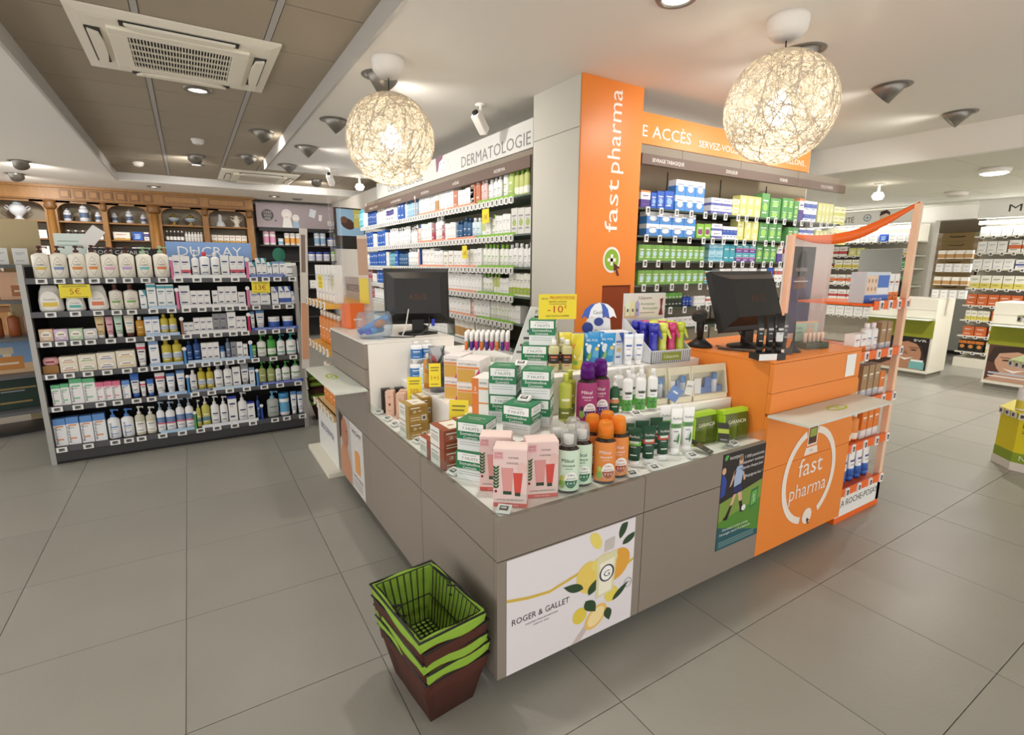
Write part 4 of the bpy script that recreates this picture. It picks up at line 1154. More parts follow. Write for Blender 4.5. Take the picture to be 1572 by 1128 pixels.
ptext(mb, FF, 'fast', 2.487, .395, .13, LG, width=.215)
ptext(mb, FF, 'pharma', 2.487, .285, .11, LG, width=.325)
mb.obj('logo', od)['label'] = 'round white cable-and-mouse logo with computer'
# blank sticker (code left out)
mb = MB(); prect(mb, FF, 2.70, .855, 2.79, .965, P('F2F0EC')); pring(mb, FF, 2.745, .91, .0, .0, 0, P('F2F0EC'), n=1); mb.obj('sticker', od)['label'] = 'plain white square sticker'

# ------------------------------------------------------------------ gondola
GX0, GX1, GY = -.945, .755, 4.553
go = thing('gondola_shelving', 'long dark gondola with six shelves of skincare and grey end posts', 'shelf')
GM = mat('3A3A3B', .5); GE = mat('55565A', .4)
MB().box(GX0 + .03, GY + .012, .001, GX1 - .03, GY + .5, .085, BLACK).obj('plinth', go)
MB().box(GX0 + .03, GY + .002, .02, GX1 - .03, GY + .012, .085, GM).obj('kick_plate', go)
MB().box(GX0 + .02, GY + .47, .085, GX1 - .02, GY + .5, 1.42, mat('1C1C1D', .6)).obj('back_panel', go)
for x0, x1 in ((GX0, GX0 + .03), (GX1 - .03, GX1)):
    MB().box(x0, GY, 0, x1, GY + .045, 1.375, GREYM).obj('post', go)
    MB().box(x0 + .004, GY + .046, .05, x1 - .004, GY + .5, 1.36, mat('2A2A2B', .5)).obj('end_panel', go)
GZ = [1.283, 1.062, .864, .641, .413, .122]
gsh = []
for i, z in enumerate(GZ):
    s = MB().box(GX0 + .031, GY + .002, z - .03, GX1 - .031, GY + .468, z, GM).box(GX0 + .031, GY - .006, z - .034, GX1 - .031, GY + .0015, z + .004, GE).obj('shelf', go)
    gsh.append(s)
HB = MB().box(-.62, GY + .44, 1.39, -.16, GY + .455, 1.50, mat('2C2C2E', .5))
ptext(HB, flat((0, GY + .44, 0), (1, 0, 0), (0, 0, 1)), 'ROGÉ CAVAILLÈS', -.42, 1.455, .04, P('E4E2DE'), width=.34)
HB.obj('brand_header', go)
HB = MB().box(-.13, GY + .25, 1.36, .455, GY + .262, 1.552, mat('83A6DA', .4))
HB.box(-.1, GY + .264, 1.284, -.08, GY + .28, 1.5, DARK).box(.4, GY + .264, 1.284, .42, GY + .28, 1.5, DARK)
ptext(HB, flat((0, GY + .25, 0), (1, 0, 0), (0, 0, 1)), 'DUCRAY', .165, 1.445, .105, P('F2F4F8'), width=.44)
tag(HB.obj('brand_sign'), 'blue brand sign board standing behind the top gondola shelf', 'sign')
STRIPS = {0: ((-.1, .38, 'E6E8EC', ''), (.4, .66, '3A5FC4', 'DÉVELOPPÉ AVEC DES DERMATOLOGUES')), 1: ((-.27, -.1, 'A9CBE6', 'Avène'), (-.07, .36, 'E6E8EC', '')), 2: ((-.31, -.1, '9FC0E6', 'Mustela'), (-.06, .35, 'E6E8EC', ''), (.385, .73, '3A5FC4', 'DÉVELOPPÉ AVEC DES DERMATOLOGUES')),
          3: ((-.31, -.1, '9FC0E6', ''), (-.07, .35, 'BFD6EE', '')), 4: ((-.28, -.1, '9FC0E6', ''), (-.07, .06, '6A7C9A', 'DUCRAY'), (.07, .37, 'BFD6EE', ''), (.405, .74, '2F4FC0', 'DÉVELOPPÉ AVEC DES DERMATOLOGUES')), 5: ((-.3, -.08, 'A9CBEA', ''), (-.03, .37, 'E2E8F0', ''))}
for i, L in STRIPS.items():
    for a, b, c, tx in L:
        mb = MB().box(a, GY - .0075, GZ[i] - .002, b, GY - .0062, GZ[i] + .022, P(c))
        if tx: ptext(mb, flat((0, GY - .0075, 0), (1, 0, 0), (0, 0, 1)), tx, (a + b) / 2, GZ[i] + .005, .013, P('F2F4F8'), width=(b - a) * .86)
        mb.obj('shelf_strip', gsh[i])
AREA = 'skincare'
cnt = [0] * 6
used = [[] for _ in GZ]
SHN = ['top', 'second', 'third', 'fourth', 'fifth', 'bottom']
for ri, a, b, n, lv, h, st in parse(GOND):
    kind = STY[st][0]
    wu = (b - a) / n
    for q in range(n):
        for k in range(lv):
            x = a + wu * (q + .5)
            w_ = wu * (.97 if kind == 'box' else .93)
            y = GY + .03
            d_ = dict(box=min(.12, max(.045, w_ * .8)), pump=w_ * .62, bottle=w_ * .66, tube=w_ * .62, jar=w_, pouch=w_ * .5, oval=w_ * .7, div=0)[kind]
            if kind == 'div':
                place(st, x, GY - .009, GZ[ri] - .01, max(.014, wu), h, 0, 'slim %s divider on %s gondola shelf before its %s product' % (STY[st][1], SHN[ri], ordn(cnt[ri] + 1)), 'gondola shelf dividers')
                continue
            cnt[ri] += 1
            place(st, x, y + d_ / 2, GZ[ri] + k * h / lv, w_, h / lv, 0, '%s, %s on %s gondola shelf' % (STY[st][1], ordn(cnt[ri]), SHN[ri]), 'skincare on the %s gondola shelf' % SHN[ri], d=d_)
            if k == 0: used[ri].append(x)
for ri, xs in enumerate(used):
    last = -9
    for x in xs:
        if x - last > .075:
            price_tag(gsh[ri], x, GY - .0078, GZ[ri] - .016, 0, 'wide'); last = x
for x, z, tx, w_, lb in ((-.665, 1.2, '5€', .165, 'yellow promotion card reading 5 euros under the top gondola shelf'), (.475, 1.205, '13€', .13, 'yellow promotion card reading 13 euros hanging before blue-cornered gondola cartons')):
    YEL = mat('F0DE3C', .5)
    mb = MB().box(-w_ / 2, -.002, -.045, w_ / 2, 0, .045, YEL)
    F_ = flat((0, -.002, 0), (1, 0, 0), (0, 0, 1))
    ptext(mb, F_, tx, 0, -.02, .055, P('C8641E'))
    prect(mb, F_, -w_ * .4, .028, w_ * .4, .032, P('8A8430')); prect(mb, F_, -w_ * .4, .036, w_ * .4, .039, P('8A8430')); prect(mb, F_, -w_ * .4, -.04, w_ * .4, -.037, P('8A8430'))
    tag(mb.obj('promotion_card', None, (x, GY - .018, z)), lb, 'sign', 'yellow promotion cards')

# ------------------------------------------------------------------ dermatology wall
DX = 2.086
du = thing('wall_shelving', 'white-signed dermatology wall of glass shelves packed with bottles', 'shelf')
BRN = mat('6B584E', .5); GRB = mat('857A6C', .5)
MB().box(DX + .355, 3.095, .1, DX + .372, 7.35, 2.17, mat('A39A86', .6)).obj('back_panel', du)
MB().box(DX + .0, 3.095, .0, DX + .355, 3.11, 2.13, mat('5A5148', .5)).obj('end_panel', du)
MB().box(DX + .01, 3.11, .0, DX + .355, 7.35, .1, DARK).obj('plinth', du)
hd = MB().box(DX - .005, 3.12, 2.055, DX + .02, 7.1, 2.135, BRN).obj('header', du)
FD = flat((DX - .005, 0, 0), (0, -1, 0), (0, 0, 1))
for tx, y, w_ in (('ADERMA', 3.54, .17), ('AVÈNE', 4.3, .13), ('BIODERMA', 5.0, .2), ('LA ROCHE-POSAY', 5.86, .34), ('URIAGE  VICHY', 6.7, .36)):
    mb = MB(); ptext(mb, FD, tx, -y, 2.08, .035, P('EDE8E2'), width=w_); mb.obj('lettering', hd)
for a, b in ((3.11, 3.71), (3.714, 4.44), (4.444, 5.18), (5.184, 5.9), (5.904, 7.1)):
    MB().box(DX + .01, a, 2.137, DX + .02, b, 2.178, GRB).obj('fascia', du)
sg = MB().box(DX, 3.095, 2.18, DX + .02, 6.55, 2.368, mat('D6D6D2', .5)).obj('sign_board', du)
mb = MB(); FD = flat((DX, 0, 0), (0, -1, 0), (0, 0, 1)); SL = P('7E7E7C')
ptext(mb, FD, 'DERMATOLOGIE', -4.19, 2.205, .125, SL, align='l', width=1.07)
mb.obj('lettering', sg); mb = MB()
ptext(mb, FD, 'DERMATOLOGIE', -6.12, 2.215, .115, SL, align='l', width=1.07)
mb.obj('lettering', sg); mb = MB()
pell(mb, FD, -4.6, 2.29, .09, .08, P('EFE6E2')); ppoly(mb, FD, [(-4.73, 2.37), (-4.56, 2.375), (-4.58, 2.34), (-4.65, 2.32), (-4.68, 2.25), (-4.72, 2.24)], P('8A5A72'), e=.0004)
for u, v in ((-4.62, 2.3), (-4.55, 2.3)): prect(mb, FD, u - .015, v, u + .015, v + .005, P('5A4A4A'), e=.0006)
pring(mb, FD, -4.57, 2.25, .025, .012, .004, P('C06A6A'), 180, 360, 10, e=.0006)
for u, v in ((-4.45, 2.3), (-4.42, 2.25), (-4.70, 2.2)): pring(mb, FD, u, v, .014, .014, .003, P('9AB4C8'), n=12)
mb.obj('face_drawing', sg)
DZ = [1.885, 1.612, 1.37, 1.155, .945, .72]
SG = clear_mat('shelf_glass', 'A9BDB2', .35, .08)
dsh = []
for i, z in enumerate(DZ):
    s = MB().box(DX + .003, 3.112, z - .012, DX + .353, 7.34, z, SG).obj('shelf', du); dsh.append(s)
    MB().box(DX - .002, 3.34, z - .045, DX + .002, 7.34, z - .002, P('E6E5E2')).obj('label_rail', s)
    for a, b, c in ((3.32, 3.9, '8CC63F'), (3.95, 4.5, 'F0A080'), (4.55, 5.2, 'F0A080')):
        if i < 5: MB().box(DX - .004, a, z - .002, DX + .0, b, z + .016, P(c)).obj('edge_strip', s)
    if i < 5:
        y = 3.36
        while y < 7.28:
            price_tag(s, DX - .0025, y, z - .026, R(-90), 'tall'); y += .07
AREA = 'dermatology'
cnt = [0] * 6
for ri, a, b, n, lv, h, st in parse(DERM):
    kind = STY[st][0]
    lim = .105 if kind == 'box' else .08
    n = max(n, math.ceil((b - a) / lim - .2)) if kind != 'div' else 1
    wu = (b - a) / n
    h = min(h, .262 if ri == 0 else DZ[ri - 1] - DZ[ri] - .02)
    for q in range(n):
        y = a + wu * (n - q - .5)
        w_ = min(wu * .95, .1)
        if kind == 'div':
            place(st, DX + .002, y, DZ[ri] + .001, .02, h, R(-90), 'orange upright divider on the %s dermatology shelf' % SHN[ri], 'dermatology shelf dividers'); continue
        cnt[ri] += 1
        d_ = dict(box=.075, pump=w_ * .7, bottle=w_ * .75)[kind]
        hh = h * (1 - .05 * ((q * 7 + ri * 3 + lean_hash(st)) % 3) / 2)
        place(st, DX + .03 + d_ / 2, y, DZ[ri], w_, hh, R(-90), '%s, %s along %s dermatology shelf' % (STY[st][1], ordn(cnt[ri]), SHN[ri]), 'products on the %s dermatology shelf' % SHN[ri], d=d_)
for y, z, tx, w_ in ((3.73, 1.775, '-3€', .11), (4.11, 1.5, '-3€', .09), (6.0, 1.3, '-25%', .1)):
    mb = MB().box(-w_ / 2, -.002, -.06, w_ / 2, 0, .05, mat('F0DE3C', .5))
    ptext(mb, flat((0, -.002, 0), (1, 0, 0), (0, 0, 1)), tx, 0, -.03, .05, P('C8641E'))
    tag(mb.obj('promotion_card', None, (DX - .02, y, z), R(-90)), 'yellow promotion card hanging below the %s dermatology shelf edge, %s' % ('top' if z > 1.7 else ('second' if z > 1.4 else 'third'), 'reading ' + tx.replace('€', ' euros')), 'sign', 'yellow promotion cards')

# ------------------------------------------------------------------ self-service wall
LY = 2.58
lu = thing('wall_shelving', 'orange-signed self-service medicine wall beside the pillar', 'shelf')
MB().box(2.6, LY + .36, .1, 5.2, LY + .378, 2.17, mat('BBAF97', .6)).obj('back_panel', lu)
MB().box(2.6, LY + .01, 0, 5.2, LY + .355, .1, DARK).obj('plinth', lu)
for x in (3.25, 3.9, 4.55):
    MB().box(x - .003, LY + .352, .1, x + .003, LY + .36, 2.1, mat('6A6254', .5)).obj('back_joint', lu)
sg = MB().box(2.592, LY + .004, 2.172, 4.577, LY + .024, 2.364, ORANGE).obj('sign_board', lu)
mb = MB(); FL = flat((0, LY + .004, 0), (1, 0, 0), (0, 0, 1), .0015)
ptext(mb, FL, 'E', 2.6, 2.217, .1, LET, align='l', width=.045); mb.obj('lettering', sg); mb = MB(); ptext(mb, FL, 'ACCÈS', 2.69, 2.217, .105, LET, align='l', width=.38); mb.obj('lettering', sg); mb = MB()
ptext(mb, FL, 'SERVEZ-VOUS, NOUS VOUS CONSEILLONS...', 3.157, 2.215, .062, LET, align='l', width=1.38)
mb.obj('lettering', sg)
hd = MB().box(2.6, LY - .005, 2.046, 5.2, LY + .02, 2.112, BRN).obj('header', lu)
FL = flat((0, LY - .005, 0), (1, 0, 0), (0, 0, 1))
for tx, a, b in (('SEVRAGE TABAGIQUE', 2.693, 3.006), ('DOULEUR', 3.47, 3.607), ('FORME', 4.162, 4.268), ('O.R.L ET GORGE', 4.783, 4.977)):
    mb = MB(); ptext(mb, FL, tx, a, 2.066, .034, P('EDE8E2'), align='l', width=b - a); mb.obj('lettering', hd)
for a, b in ((2.6, 3.0), (3.004, 3.66), (3.664, 4.44), (4.444, 5.2)):
    MB().box(a, LY + .01, 2.114, b, LY + .02, 2.17, GRB).obj('fascia', lu)
LZ = [1.772, 1.59, 1.42, 1.254, 1.085, .93]
SD = clear_mat('shelf_glass_dark', '6E7A70', .5, .08)
lsh = []
for i, z in enumerate(LZ):
    s = MB().box(2.6, LY + .003, z - .012, 5.2, LY + .358, z, SD).obj('shelf', lu); lsh.append(s)
    x = 2.68
    while x < 5.15:
        price_tag(s, x, LY + .002, z - .018, 0, 'tall'); x += .105 + .05 * ((int(x * 100) * 7) % 3) / 2
AREA = 'pharmacy'
cnt = [0] * 6
for ri, a, b, n, lv, h, st in parse(LIBR):
    kind = STY[st][0]
    n = max(n, math.ceil((b - a) / .12 - .3)); wu = (b - a) / n
    h = min(h, LZ[ri - 1] - LZ[ri] - .018) if ri else h
    for q in range(n):
        for k in range(lv):
            x = a + wu * (q + .5); cnt[ri] += 1
            place(st, x, LY + .03 + .04, LZ[ri] + k * h / lv, wu * .96, h / lv, 0, '%s, %s along %s self-service shelf' % (STY[st][1], ordn(cnt[ri]), SHN[ri]), 'products on the %s self-service shelf' % SHN[ri], d=.07)
# ------------------------------------------------------------------ old wood apothecary cabinet at the back
WD = wood_mat('oak', '7C4E1E', 'A67A40'); WDD = wood_mat('oak_dark', '5E3A14', '835722')
AREA = 'cosmetic'
WY = 10.25
wc = thing('apothecary_cabinet', 'carved brown wooden apothecary cabinet with arched niches along the back wall', 'cabinet')
stiles = [(-3.25, -3.1), (-2.42, -2.34), (-1.70, -1.56), (-1.045, -.975), (-.46, -.285), (.285, .37), (.945, 1.045)]
MB().box(-3.25, WY + .42, .0, 1.045, WY + .45, 2.48, mat('B9AE98', .6)).obj('back_panel', wc)
MB().box(-3.25, WY - .04, 2.30, 1.06, WY + .42, 2.47, WD).obj('cornice', wc, bevel=.008)
MB().box(-3.25, WY - .08, 2.465, 1.085, WY + .42, 2.498, WD).obj('cornice_cap', wc)
MB().box(-3.25, WY - .055, 2.285, 1.07, WY, 2.30, WDD).obj('cornice_bead', wc)
for i in range(7):
    x = -1.5 + i * .167
    if x > -.45: break
    MB().box(x, WY - .058, 2.325, x + .125, WY - .04, 2.445, WDD).box(x + .022, WY - .066, 2.347, x + .103, WY - .058, 2.423, WD).obj('carved_panel', wc)
for x0, x1 in ((.1 - .33, .27), (.39, .93)):
    MB().box(x0, WY - .05, 2.33, x1, WY - .04, 2.44, WDD).box(x0 + .02, WY - .055, 2.345, x1 - .02, WY - .05, 2.425, WD).obj('carved_panel', wc)
for x0, x1 in stiles:
    s = MB().box(x0, WY - .02, .75, x1, WY + .42, 2.3, WD).obj('stile', wc)
    xm, hw = (x0 + x1) / 2, (x1 - x0) / 2
    MB().lathe([(hw * .8, 2.16), (hw * 1.1, 2.2), (hw * .9, 2.24), (hw * 1.2, 2.29)], WDD, 12, 1, .6, (xm, WY - .02, 0)).obj('capital', s)
    if x1 - x0 > .1: MB().lathe([(.045, .8), (.05, .85), (.045, 2.15)], WD, 12, 1, 1, (xm, WY - .03, 0)).obj('column', s)
bays = [(a[1], b[0]) for a, b in zip(stiles, stiles[1:])]
for x0, x1 in bays:
    mb = MB(); r_ = min(.16, (x1 - x0) * .35)
    for sx, cxx in ((1, x0), (-1, x1)):
        pts = [(cxx, 2.285), (cxx, 2.26 - r_ * .8)] + [(cxx + sx * r_ * (1 - math.cos(R(q))), 2.26 - r_ * .8 + r_ * .8 * math.sin(R(q))) for q in range(0, 91, 15)] + [(cxx + sx * r_, 2.285)]
        mb.prism(pts if sx > 0 else pts[::-1], WY - .0, WY + .03, WD, axis='y')
    mb.box(x0, WY, 2.258, x1, WY + .03, 2.286, WD)
    mb.obj('arch', wc)
    for z in (2.0, 1.74, 1.5, 1.26, 1.02):
        MB().box(x0, WY + .01, z - .022, x1, WY + .42, z, WD if z > 1.9 else WDD).obj('shelf', wc)
MB().box(-3.25, WY - .28, .78, 1.045, WY - .0205, .82, WD).box(-3.25, WY - .02, .752, 1.045, WY + .41, .79, WD).obj('counter_slab', wc)
for x0, x1 in ((-3.22, -2.62), (-2.6, -2.0), (-1.98, -1.38), (-1.36, -.76), (-.74, -.14), (-.12, .46), (.48, 1.03)):
    d = MB().box(x0, WY - .25, .08, x1, WY - .22, .77, WDD).obj('door', wc)
    MB().box(x0 + .08, WY - .26, .16, x1 - .08, WY - .25, .69, WD).obj('door_panel', d)
MB().box(-3.25, WY - .22, 0.001, 1.045, WY + .41, .75, WDD).obj('base', wc)

# pharmacy jars and ornaments in the niches
def pot(x, z, prof, n, m, name, label, cat, lid=None, lidm=None, y=WY + .14):
    t = thing(name, label, cat, (x, y, z + .001), 0, 'antique jars in the wooden niches')
    MB().lathe(prof, m, n).obj('jar_body', t)
    if lid: MB().lathe(lid, lidm or m, n).obj('lid', t)
    return t
POR = mat('DADDE2', .25); PORB = mat('5A6A8A', .3); BRZ = mat('A08A4A', .35, metal=.5); CEL = mat('A9B8C4', .3)
def band(h): return [POR, POR, PORB, POR, POR, POR]
def albarello(x, h, rr, label, b=True):
    pot(x, 2.0, [(rr * .75, 0), (rr * .95, h * .05), (rr * .9, h * .22), (rr * .9, h * .5), (rr, h * .62), (rr * .8, h * .7), (rr * .6, h * .72)], 16, band(h) if b else POR, 'apothecary_jar', label, 'jar',
        [(rr * .7, h * .725), (rr * .75, h * .77), (rr * .45, h * .88), (rr * .12, h * .93), (rr * .16, h * .97), (rr * .05, h)])
for i, (x, h, rr) in enumerate(((-1.47, .19, .05), (-1.27, .27, .065), (-1.1, .175, .045), (-.9, .17, .04), (-.71, .215, .05), (-.53, .165, .04))):
    albarello(x, h, rr, 'blue and white lidded porcelain pharmacy jar, %s from the carved column with the big vase' % ordn(i + 1))
t = pot(-2.02, 2.0, [(.055, 0), (.06, .01), (.035, .035), (.05, .06), (.09, .1), (.105, .15), (.08, .2), (.05, .215)], 18, POR, 'porcelain_urn', 'large white porcelain urn with lid and handles in the first niche', 'vase', [(.055, .216), (.05, .235), (.018, .255), (.016, .272)], CEL)
for s in (-1, 1): MB().tube([(s * .09, 0, .17), (s * .13, 0, .2), (s * .14, 0, .17), (s * .1, 0, .13)], .008, POR, 6).obj('handle', t)
for i, x in enumerate((-.12, .12)):
    pot(x, 2.0, [(.045, 0), (.05, .015), (.02, .04), (.035, .06), (.08, .09), (.085, .12), (.05, .135)], 18, [BRZ, BRZ, BRZ, CEL, CEL, BRZ], 'bronze_urn', 'bronze mounted grey urn with lid, %s of the pair' % ('nearer the column' if i == 0 else 'nearer the figurines'), 'vase', [(.052, .136), (.05, .15), (.015, .17), (.012, .185)], BRZ)
pot(.55, 2.0, [(.075, 0), (.08, .02), (.055, .08), (.03, .11), (.035, .14), (.025, .155), (.03, .185), (.015, .21)], 14, POR, 'porcelain_figurine', 'pale blue and white porcelain lady figurine in the last niche', 'figurine')
t = pot(.8, 2.0, [(.05, 0), (.055, .015), (.03, .05), (.06, .1), (.06, .13), (.03, .16), (.035, .185), (.015, .2)], 14, mat('E6DDCB', .35), 'ornate_ewer', 'cream ornate ewer with two handles in the last niche', 'vase')
for s in (-1, 1): MB().tube([(s * .03, 0, .17), (s * .08, 0, .18), (s * .085, 0, .14), (s * .05, 0, .1)], .008, mat('E6DDCB', .35), 6).obj('handle', t)

def fill(lst, zs, place_fn, unit, group):
    for zi, row in zip(zs, lst):
        c = 0
        for a, b, n, h, st in row:
            wu = (b - a) / n
            for q in range(n):
                c += 1
                place_fn(st, a + wu * (q + .5), zi[1], wu * .92, h, '%s, %s on %s of %s' % (STY[st][1], ordn(c), zi[0], unit), group)
BOTB = ('bottle', 'dark dropper bottle', '3A302C', dict(cap='EDEBE6', lab=(.15, .6, 'F0EEEA')))
STY['bdk'] = BOTB
STY['bwt'] = ('bottle', 'slim white bottle', 'EFEEEA', dict(cap='F4F4F2', ink='9A9A9A'))
STY['wyr'] = ('box', 'long white carton with yellow and red print', 'F1EDE2', dict(ink='C8503C', band=[(0, .22, 'DDB04A')]))
STY['pkc'] = ('jar', 'pink and white milk tin', 'EFEAEC', dict(cap='EFC3D6', lab='E69ABF'))
STY['orc'] = ('jar', 'orange and white milk tin', 'F0ECE6', dict(cap='F0EEE8', lab='EFA94F'))
STY['blc'] = ('jar', 'blue and white milk tin', 'EDF0F4', dict(cap='DCE8F2', lab='8FBBDE'))
STY['nvc'] = ('jar', 'white milk tin with dark blue lid', 'EFF0F2', dict(cap='3A4FB0', lab='C9CCE4'))
STY['gnc'] = ('jar', 'white milk tin with green lid', 'EFF0EC', dict(cap='9CCB3C', lab='D0DCB8'))
STY['rdc'] = ('jar', 'white milk tin with red lid', 'EFEDEC', dict(cap='C8304F', lab='E0C8CC'))
STY['ors'] = ('bottle', 'orange sun lotion spray', 'E88A3C', dict(cap='EFE6D8', ink='FFF0DC'))
STY['brn'] = ('bottle', 'brown glass lotion bottle', '9A5A2C', dict(cap='EFEDE8', lab=(.2, .6, 'EDE2D2')))
wrows = [
 [(-2.32, -1.72, 5, .12, 'dcw'), (-1.52, -1.18, 4, .13, 'bdk'), (-1.17, -1.06, 1, .12, 'dpu'), (-.95, -.72, 1, .12, 'wyr'), (-.7, -.56, 1, .13, 'lbb'), (-.55, -.48, 1, .13, 'dpu'), (-.26, 0, 5, .17, 'bdk'), (.01, .27, 6, .16, 'bwt'), (.39, .93, 6, .12, 'wyr')],
 [(-2.32, -1.72, 5, .13, 'dcw'), (-1.52, -1.06, 5, .12, 'dcw'), (-.93, -.78, 1, .12, 'lwr'), (-.75, -.48, 3, .13, 'dcw'), (-.26, .27, 7, .1, 'dcw'), (.39, .93, 6, .12, 'lyw')],
 [(-2.32, -1.72, 6, .1, 'bwt'), (-1.52, -1.06, 5, .12, 'dcw'), (-.93, -.48, 4, .13, 'dcw'), (-.26, .27, 6, .1, 'dcw'), (.39, .93, 6, .12, 'dcw')],
 [(-2.32, -1.72, 5, .12, 'bwt')]]
fill(wrows, [('upper shelf', 1.74), ('second shelf', 1.5), ('third shelf', 1.26), ('lowest shelf', 1.02)],
     lambda st, x, z, w_, h, lb, gr: place(st, x, WY + .08, z, w_, h, 0, lb, gr, d=min(w_, .08)), 'the wood cabinet', 'cosmetics in the wooden cabinet')

# ------------------------------------------------------------------ baby product wall
BY = 10.38
bu = thing('wall_shelving', 'dark baby product shelving under a mauve illustrated panel', 'shelf')
MB().box(1.12, BY + .32, 0, 3.1, BY + .35, 2.05, mat('2E2C2C', .6)).obj('back_panel', bu)
pn = MB().box(1.12, BY, 2.03, 3.1, BY + .33, 2.44, mat('A79BA0', .5)).obj('illustrated_panel', bu)
mb = MB(); FB = flat((0, BY, 0), (1, 0, 0), (0, 0, 1), .002)
pell(mb, FB, 1.3, 2.24, .1, .1, P('3E3A3C')); pell(mb, FB, 1.43, 2.15, .015, .015, P('3E3A3C'))
for i, tx in enumerate(('CHU', 'VOU', 'FISE')): ptext(mb, FB, tx, 1.3, 2.27 - .055 * i, .06, P('CFC6C8'), e=.001)
for u, v, r1 in ((1.62, 2.26, .085), (1.77, 2.2, .06)):
    pell(mb, FB, u, v + .01, r1 * 1.05, r1 * 1.05, P('E8E2E0')); pell(mb, FB, u, v - .015, r1 * .7, r1 * .7, P('F3EBE6'), e=.0005)
    pring(mb, FB, u, v - .03, r1 * .3, r1 * .22, .006, P('5A4A4A'), 180, 360, 8, e=.001)
    ppoly(mb, FB, [(u - r1, 2.035), (u + r1, 2.035), (u + r1 * .7, v - r1 * .75), (u - r1 * .7, v - r1 * .75)], P('F0ECEA') if u < 1.7 else P('9FC0DC'), e=.0003)
ppoly(mb, FB, [(2.0, 2.25), (2.1, 2.22), (2.14, 2.36), (2.03, 2.39)], P('D8E2EC')); ppoly(mb, FB, [(2.17, 2.18), (2.22, 2.17), (2.24, 2.28), (2.18, 2.29)], P('F0E8E8'))
ptext(mb, FB, 'BÉBÉ', 2.33, 2.1, .12, P('E8E2E2'), align='l', width=.38)
mb.obj('illustration', pn)
mb = MB().box(1.14, BY - .01, 1.965, 3.1, BY + .02, 2.028, mat('242223', .5)); ptext(mb, flat((0, BY - .01, 0), (1, 0, 0), (0, 0, 1)), 'LAITS', 2.38, 1.98, .035, P('E0DCDC')); mb.obj('header', bu)
BZ = [1.72, 1.44, 1.19, .93, .67, .4]
for z in BZ: MB().box(1.14, BY + .01, z - .02, 3.1, BY + .31, z, mat('3A3838', .5)).obj('shelf', bu)
brows = [[(1.2, 1.42, 2, .25, 'pkc'), (1.45, 1.55, 1, .12, 'blc'), (1.56, 1.95, 4, .22, 'orc'), (2.08, 2.3, 2, .24, 'blc'), (2.32, 2.56, 2, .16, 'nvc'), (2.6, 3.0, 4, .15, 'dcw')],
         [(1.95, 2.36, 3, .17, 'nvc'), (2.37, 2.56, 2, .18, 'gnc'), (2.6, 3.0, 4, .16, 'gnc')], [(2.2, 2.32, 1, .14, 'rdc'), (2.34, 2.46, 1, .15, 'gnc'), (2.5, 3.0, 5, .14, 'blc')],
         [(1.95, 3.0, 9, .15, 'dcw')]]
fill(brows, [('the top shelf', 1.72), ('the second shelf', 1.44), ('the third shelf', 1.19), ('the fourth shelf', .93)], lambda st, x, z, w_, h, lb, gr: place(st, x, BY + .1, z, min(w_, .12), h, 0, lb, gr), 'the baby wall', 'milk tins on the baby wall')
# wall television with offer
tv = thing('wall_screen', 'dark wall screen with a chocolate picture and 25 percent offer', 'screen', (2.15, 8.35, 1.62), R(12))
MB().box(-.17, 0, 0, .32, .05, .62, mat('1F1C1B', .4)).obj('screen_frame', tv)
mb = MB(); F_ = flat((0, 0, 0), (1, 0, 0), (0, 0, 1))
prect(mb, F_, -.15, .2, .3, .6, mat('8FB4D2', .4)); pell(mb, F_, .03, .38, .12, .08, P('4A2E22'), rot=-.4, e=.0005); pell(mb, F_, -.03, .44, .06, .05, P('6A4632'), e=.0006)
prect(mb, F_, .13, .33, .3, .6, P('C9C05A'), e=.0006); ptext(mb, F_, '25%', .215, .48, .08, P('F4F2E4'), e=.001)
mb.obj('screen_picture', tv)

# ------------------------------------------------------------------ cosmetics stand behind the gondola's left end
ls = thing('tiered_display_stand', 'tiered cosmetics stand with peach gift boxes beyond the gondola end', 'display stand', (-1.33, 5.6, 0), R(14))
MB().box(.1, .3, .02, .36, .34, 1.74, mat('C9B78F', .5)).obj('back_board', ls)
for z, dp in ((.2, .42), (.49, .38), (.79, .36), (1.09, .34), (1.37, .3)):
    MB().box(-.34, .3 - dp, z - .025, .36, .3, z, mat('6A6C6E', .4)).obj('shelf', ls)
MB().box(-.3, -.05, .001, .3, .3, .03, DARK).obj('base', ls)
def standp(st, lx, ly, z, w_, h, lb, d=None):
    c, s = math.cos(R(14)), math.sin(R(14))
    return place(st, -1.33 + lx * c - ly * s, 5.6 + lx * s + ly * c, z, w_, h, R(14), lb, 'cosmetics on the tiered stand', d)
STY['pch'] = ('box', 'peach gift box with woman portrait', 'E8B48F', dict(botl='B9744A', top='E2C9A0'))
STY['sky'] = ('box', 'blue and amber perfume gift box', '7FA4D0', dict(band=[(.0, .3, 'E2B98A')], botl='D98A3A'))
STY['amb'] = ('bottle', 'amber perfume bottle with gold cap', 'A8562A', dict(cap='C9A86A'))
STY['grnb'] = ('box', 'dark green gift bag box', '1F3A2E', dict(ink='A98A4A'))
standp('pch', -.16, .12, 1.091, .3, .24, 'peach gift box with woman portrait on the tiered stand', .1)
standp('pch', .17, .12, 1.091, .24, .22, 'smaller peach gift box beside the portrait box on tiered stand', .1)
for i in range(5): standp('amb', -.22 + i * .105, .12, .791, .08, .2, 'amber perfume bottle with gold cap, %s on the tiered stand' % ordn(i + 1), .06)
standp('sky', .02, .12, .491, .42, .27, 'large blue and amber perfume box on the tiered stand', .1)
standp('grnb', .05, .1, .201, .36, .24, 'dark green gift box on the lowest tier of the stand', .14)
for i in range(5): standp('dcw', -.27 + i * .12, .14, 1.371, .09, .13, 'small white carton on top tier of the stand, %s one' % ordn(i + 1), .06)
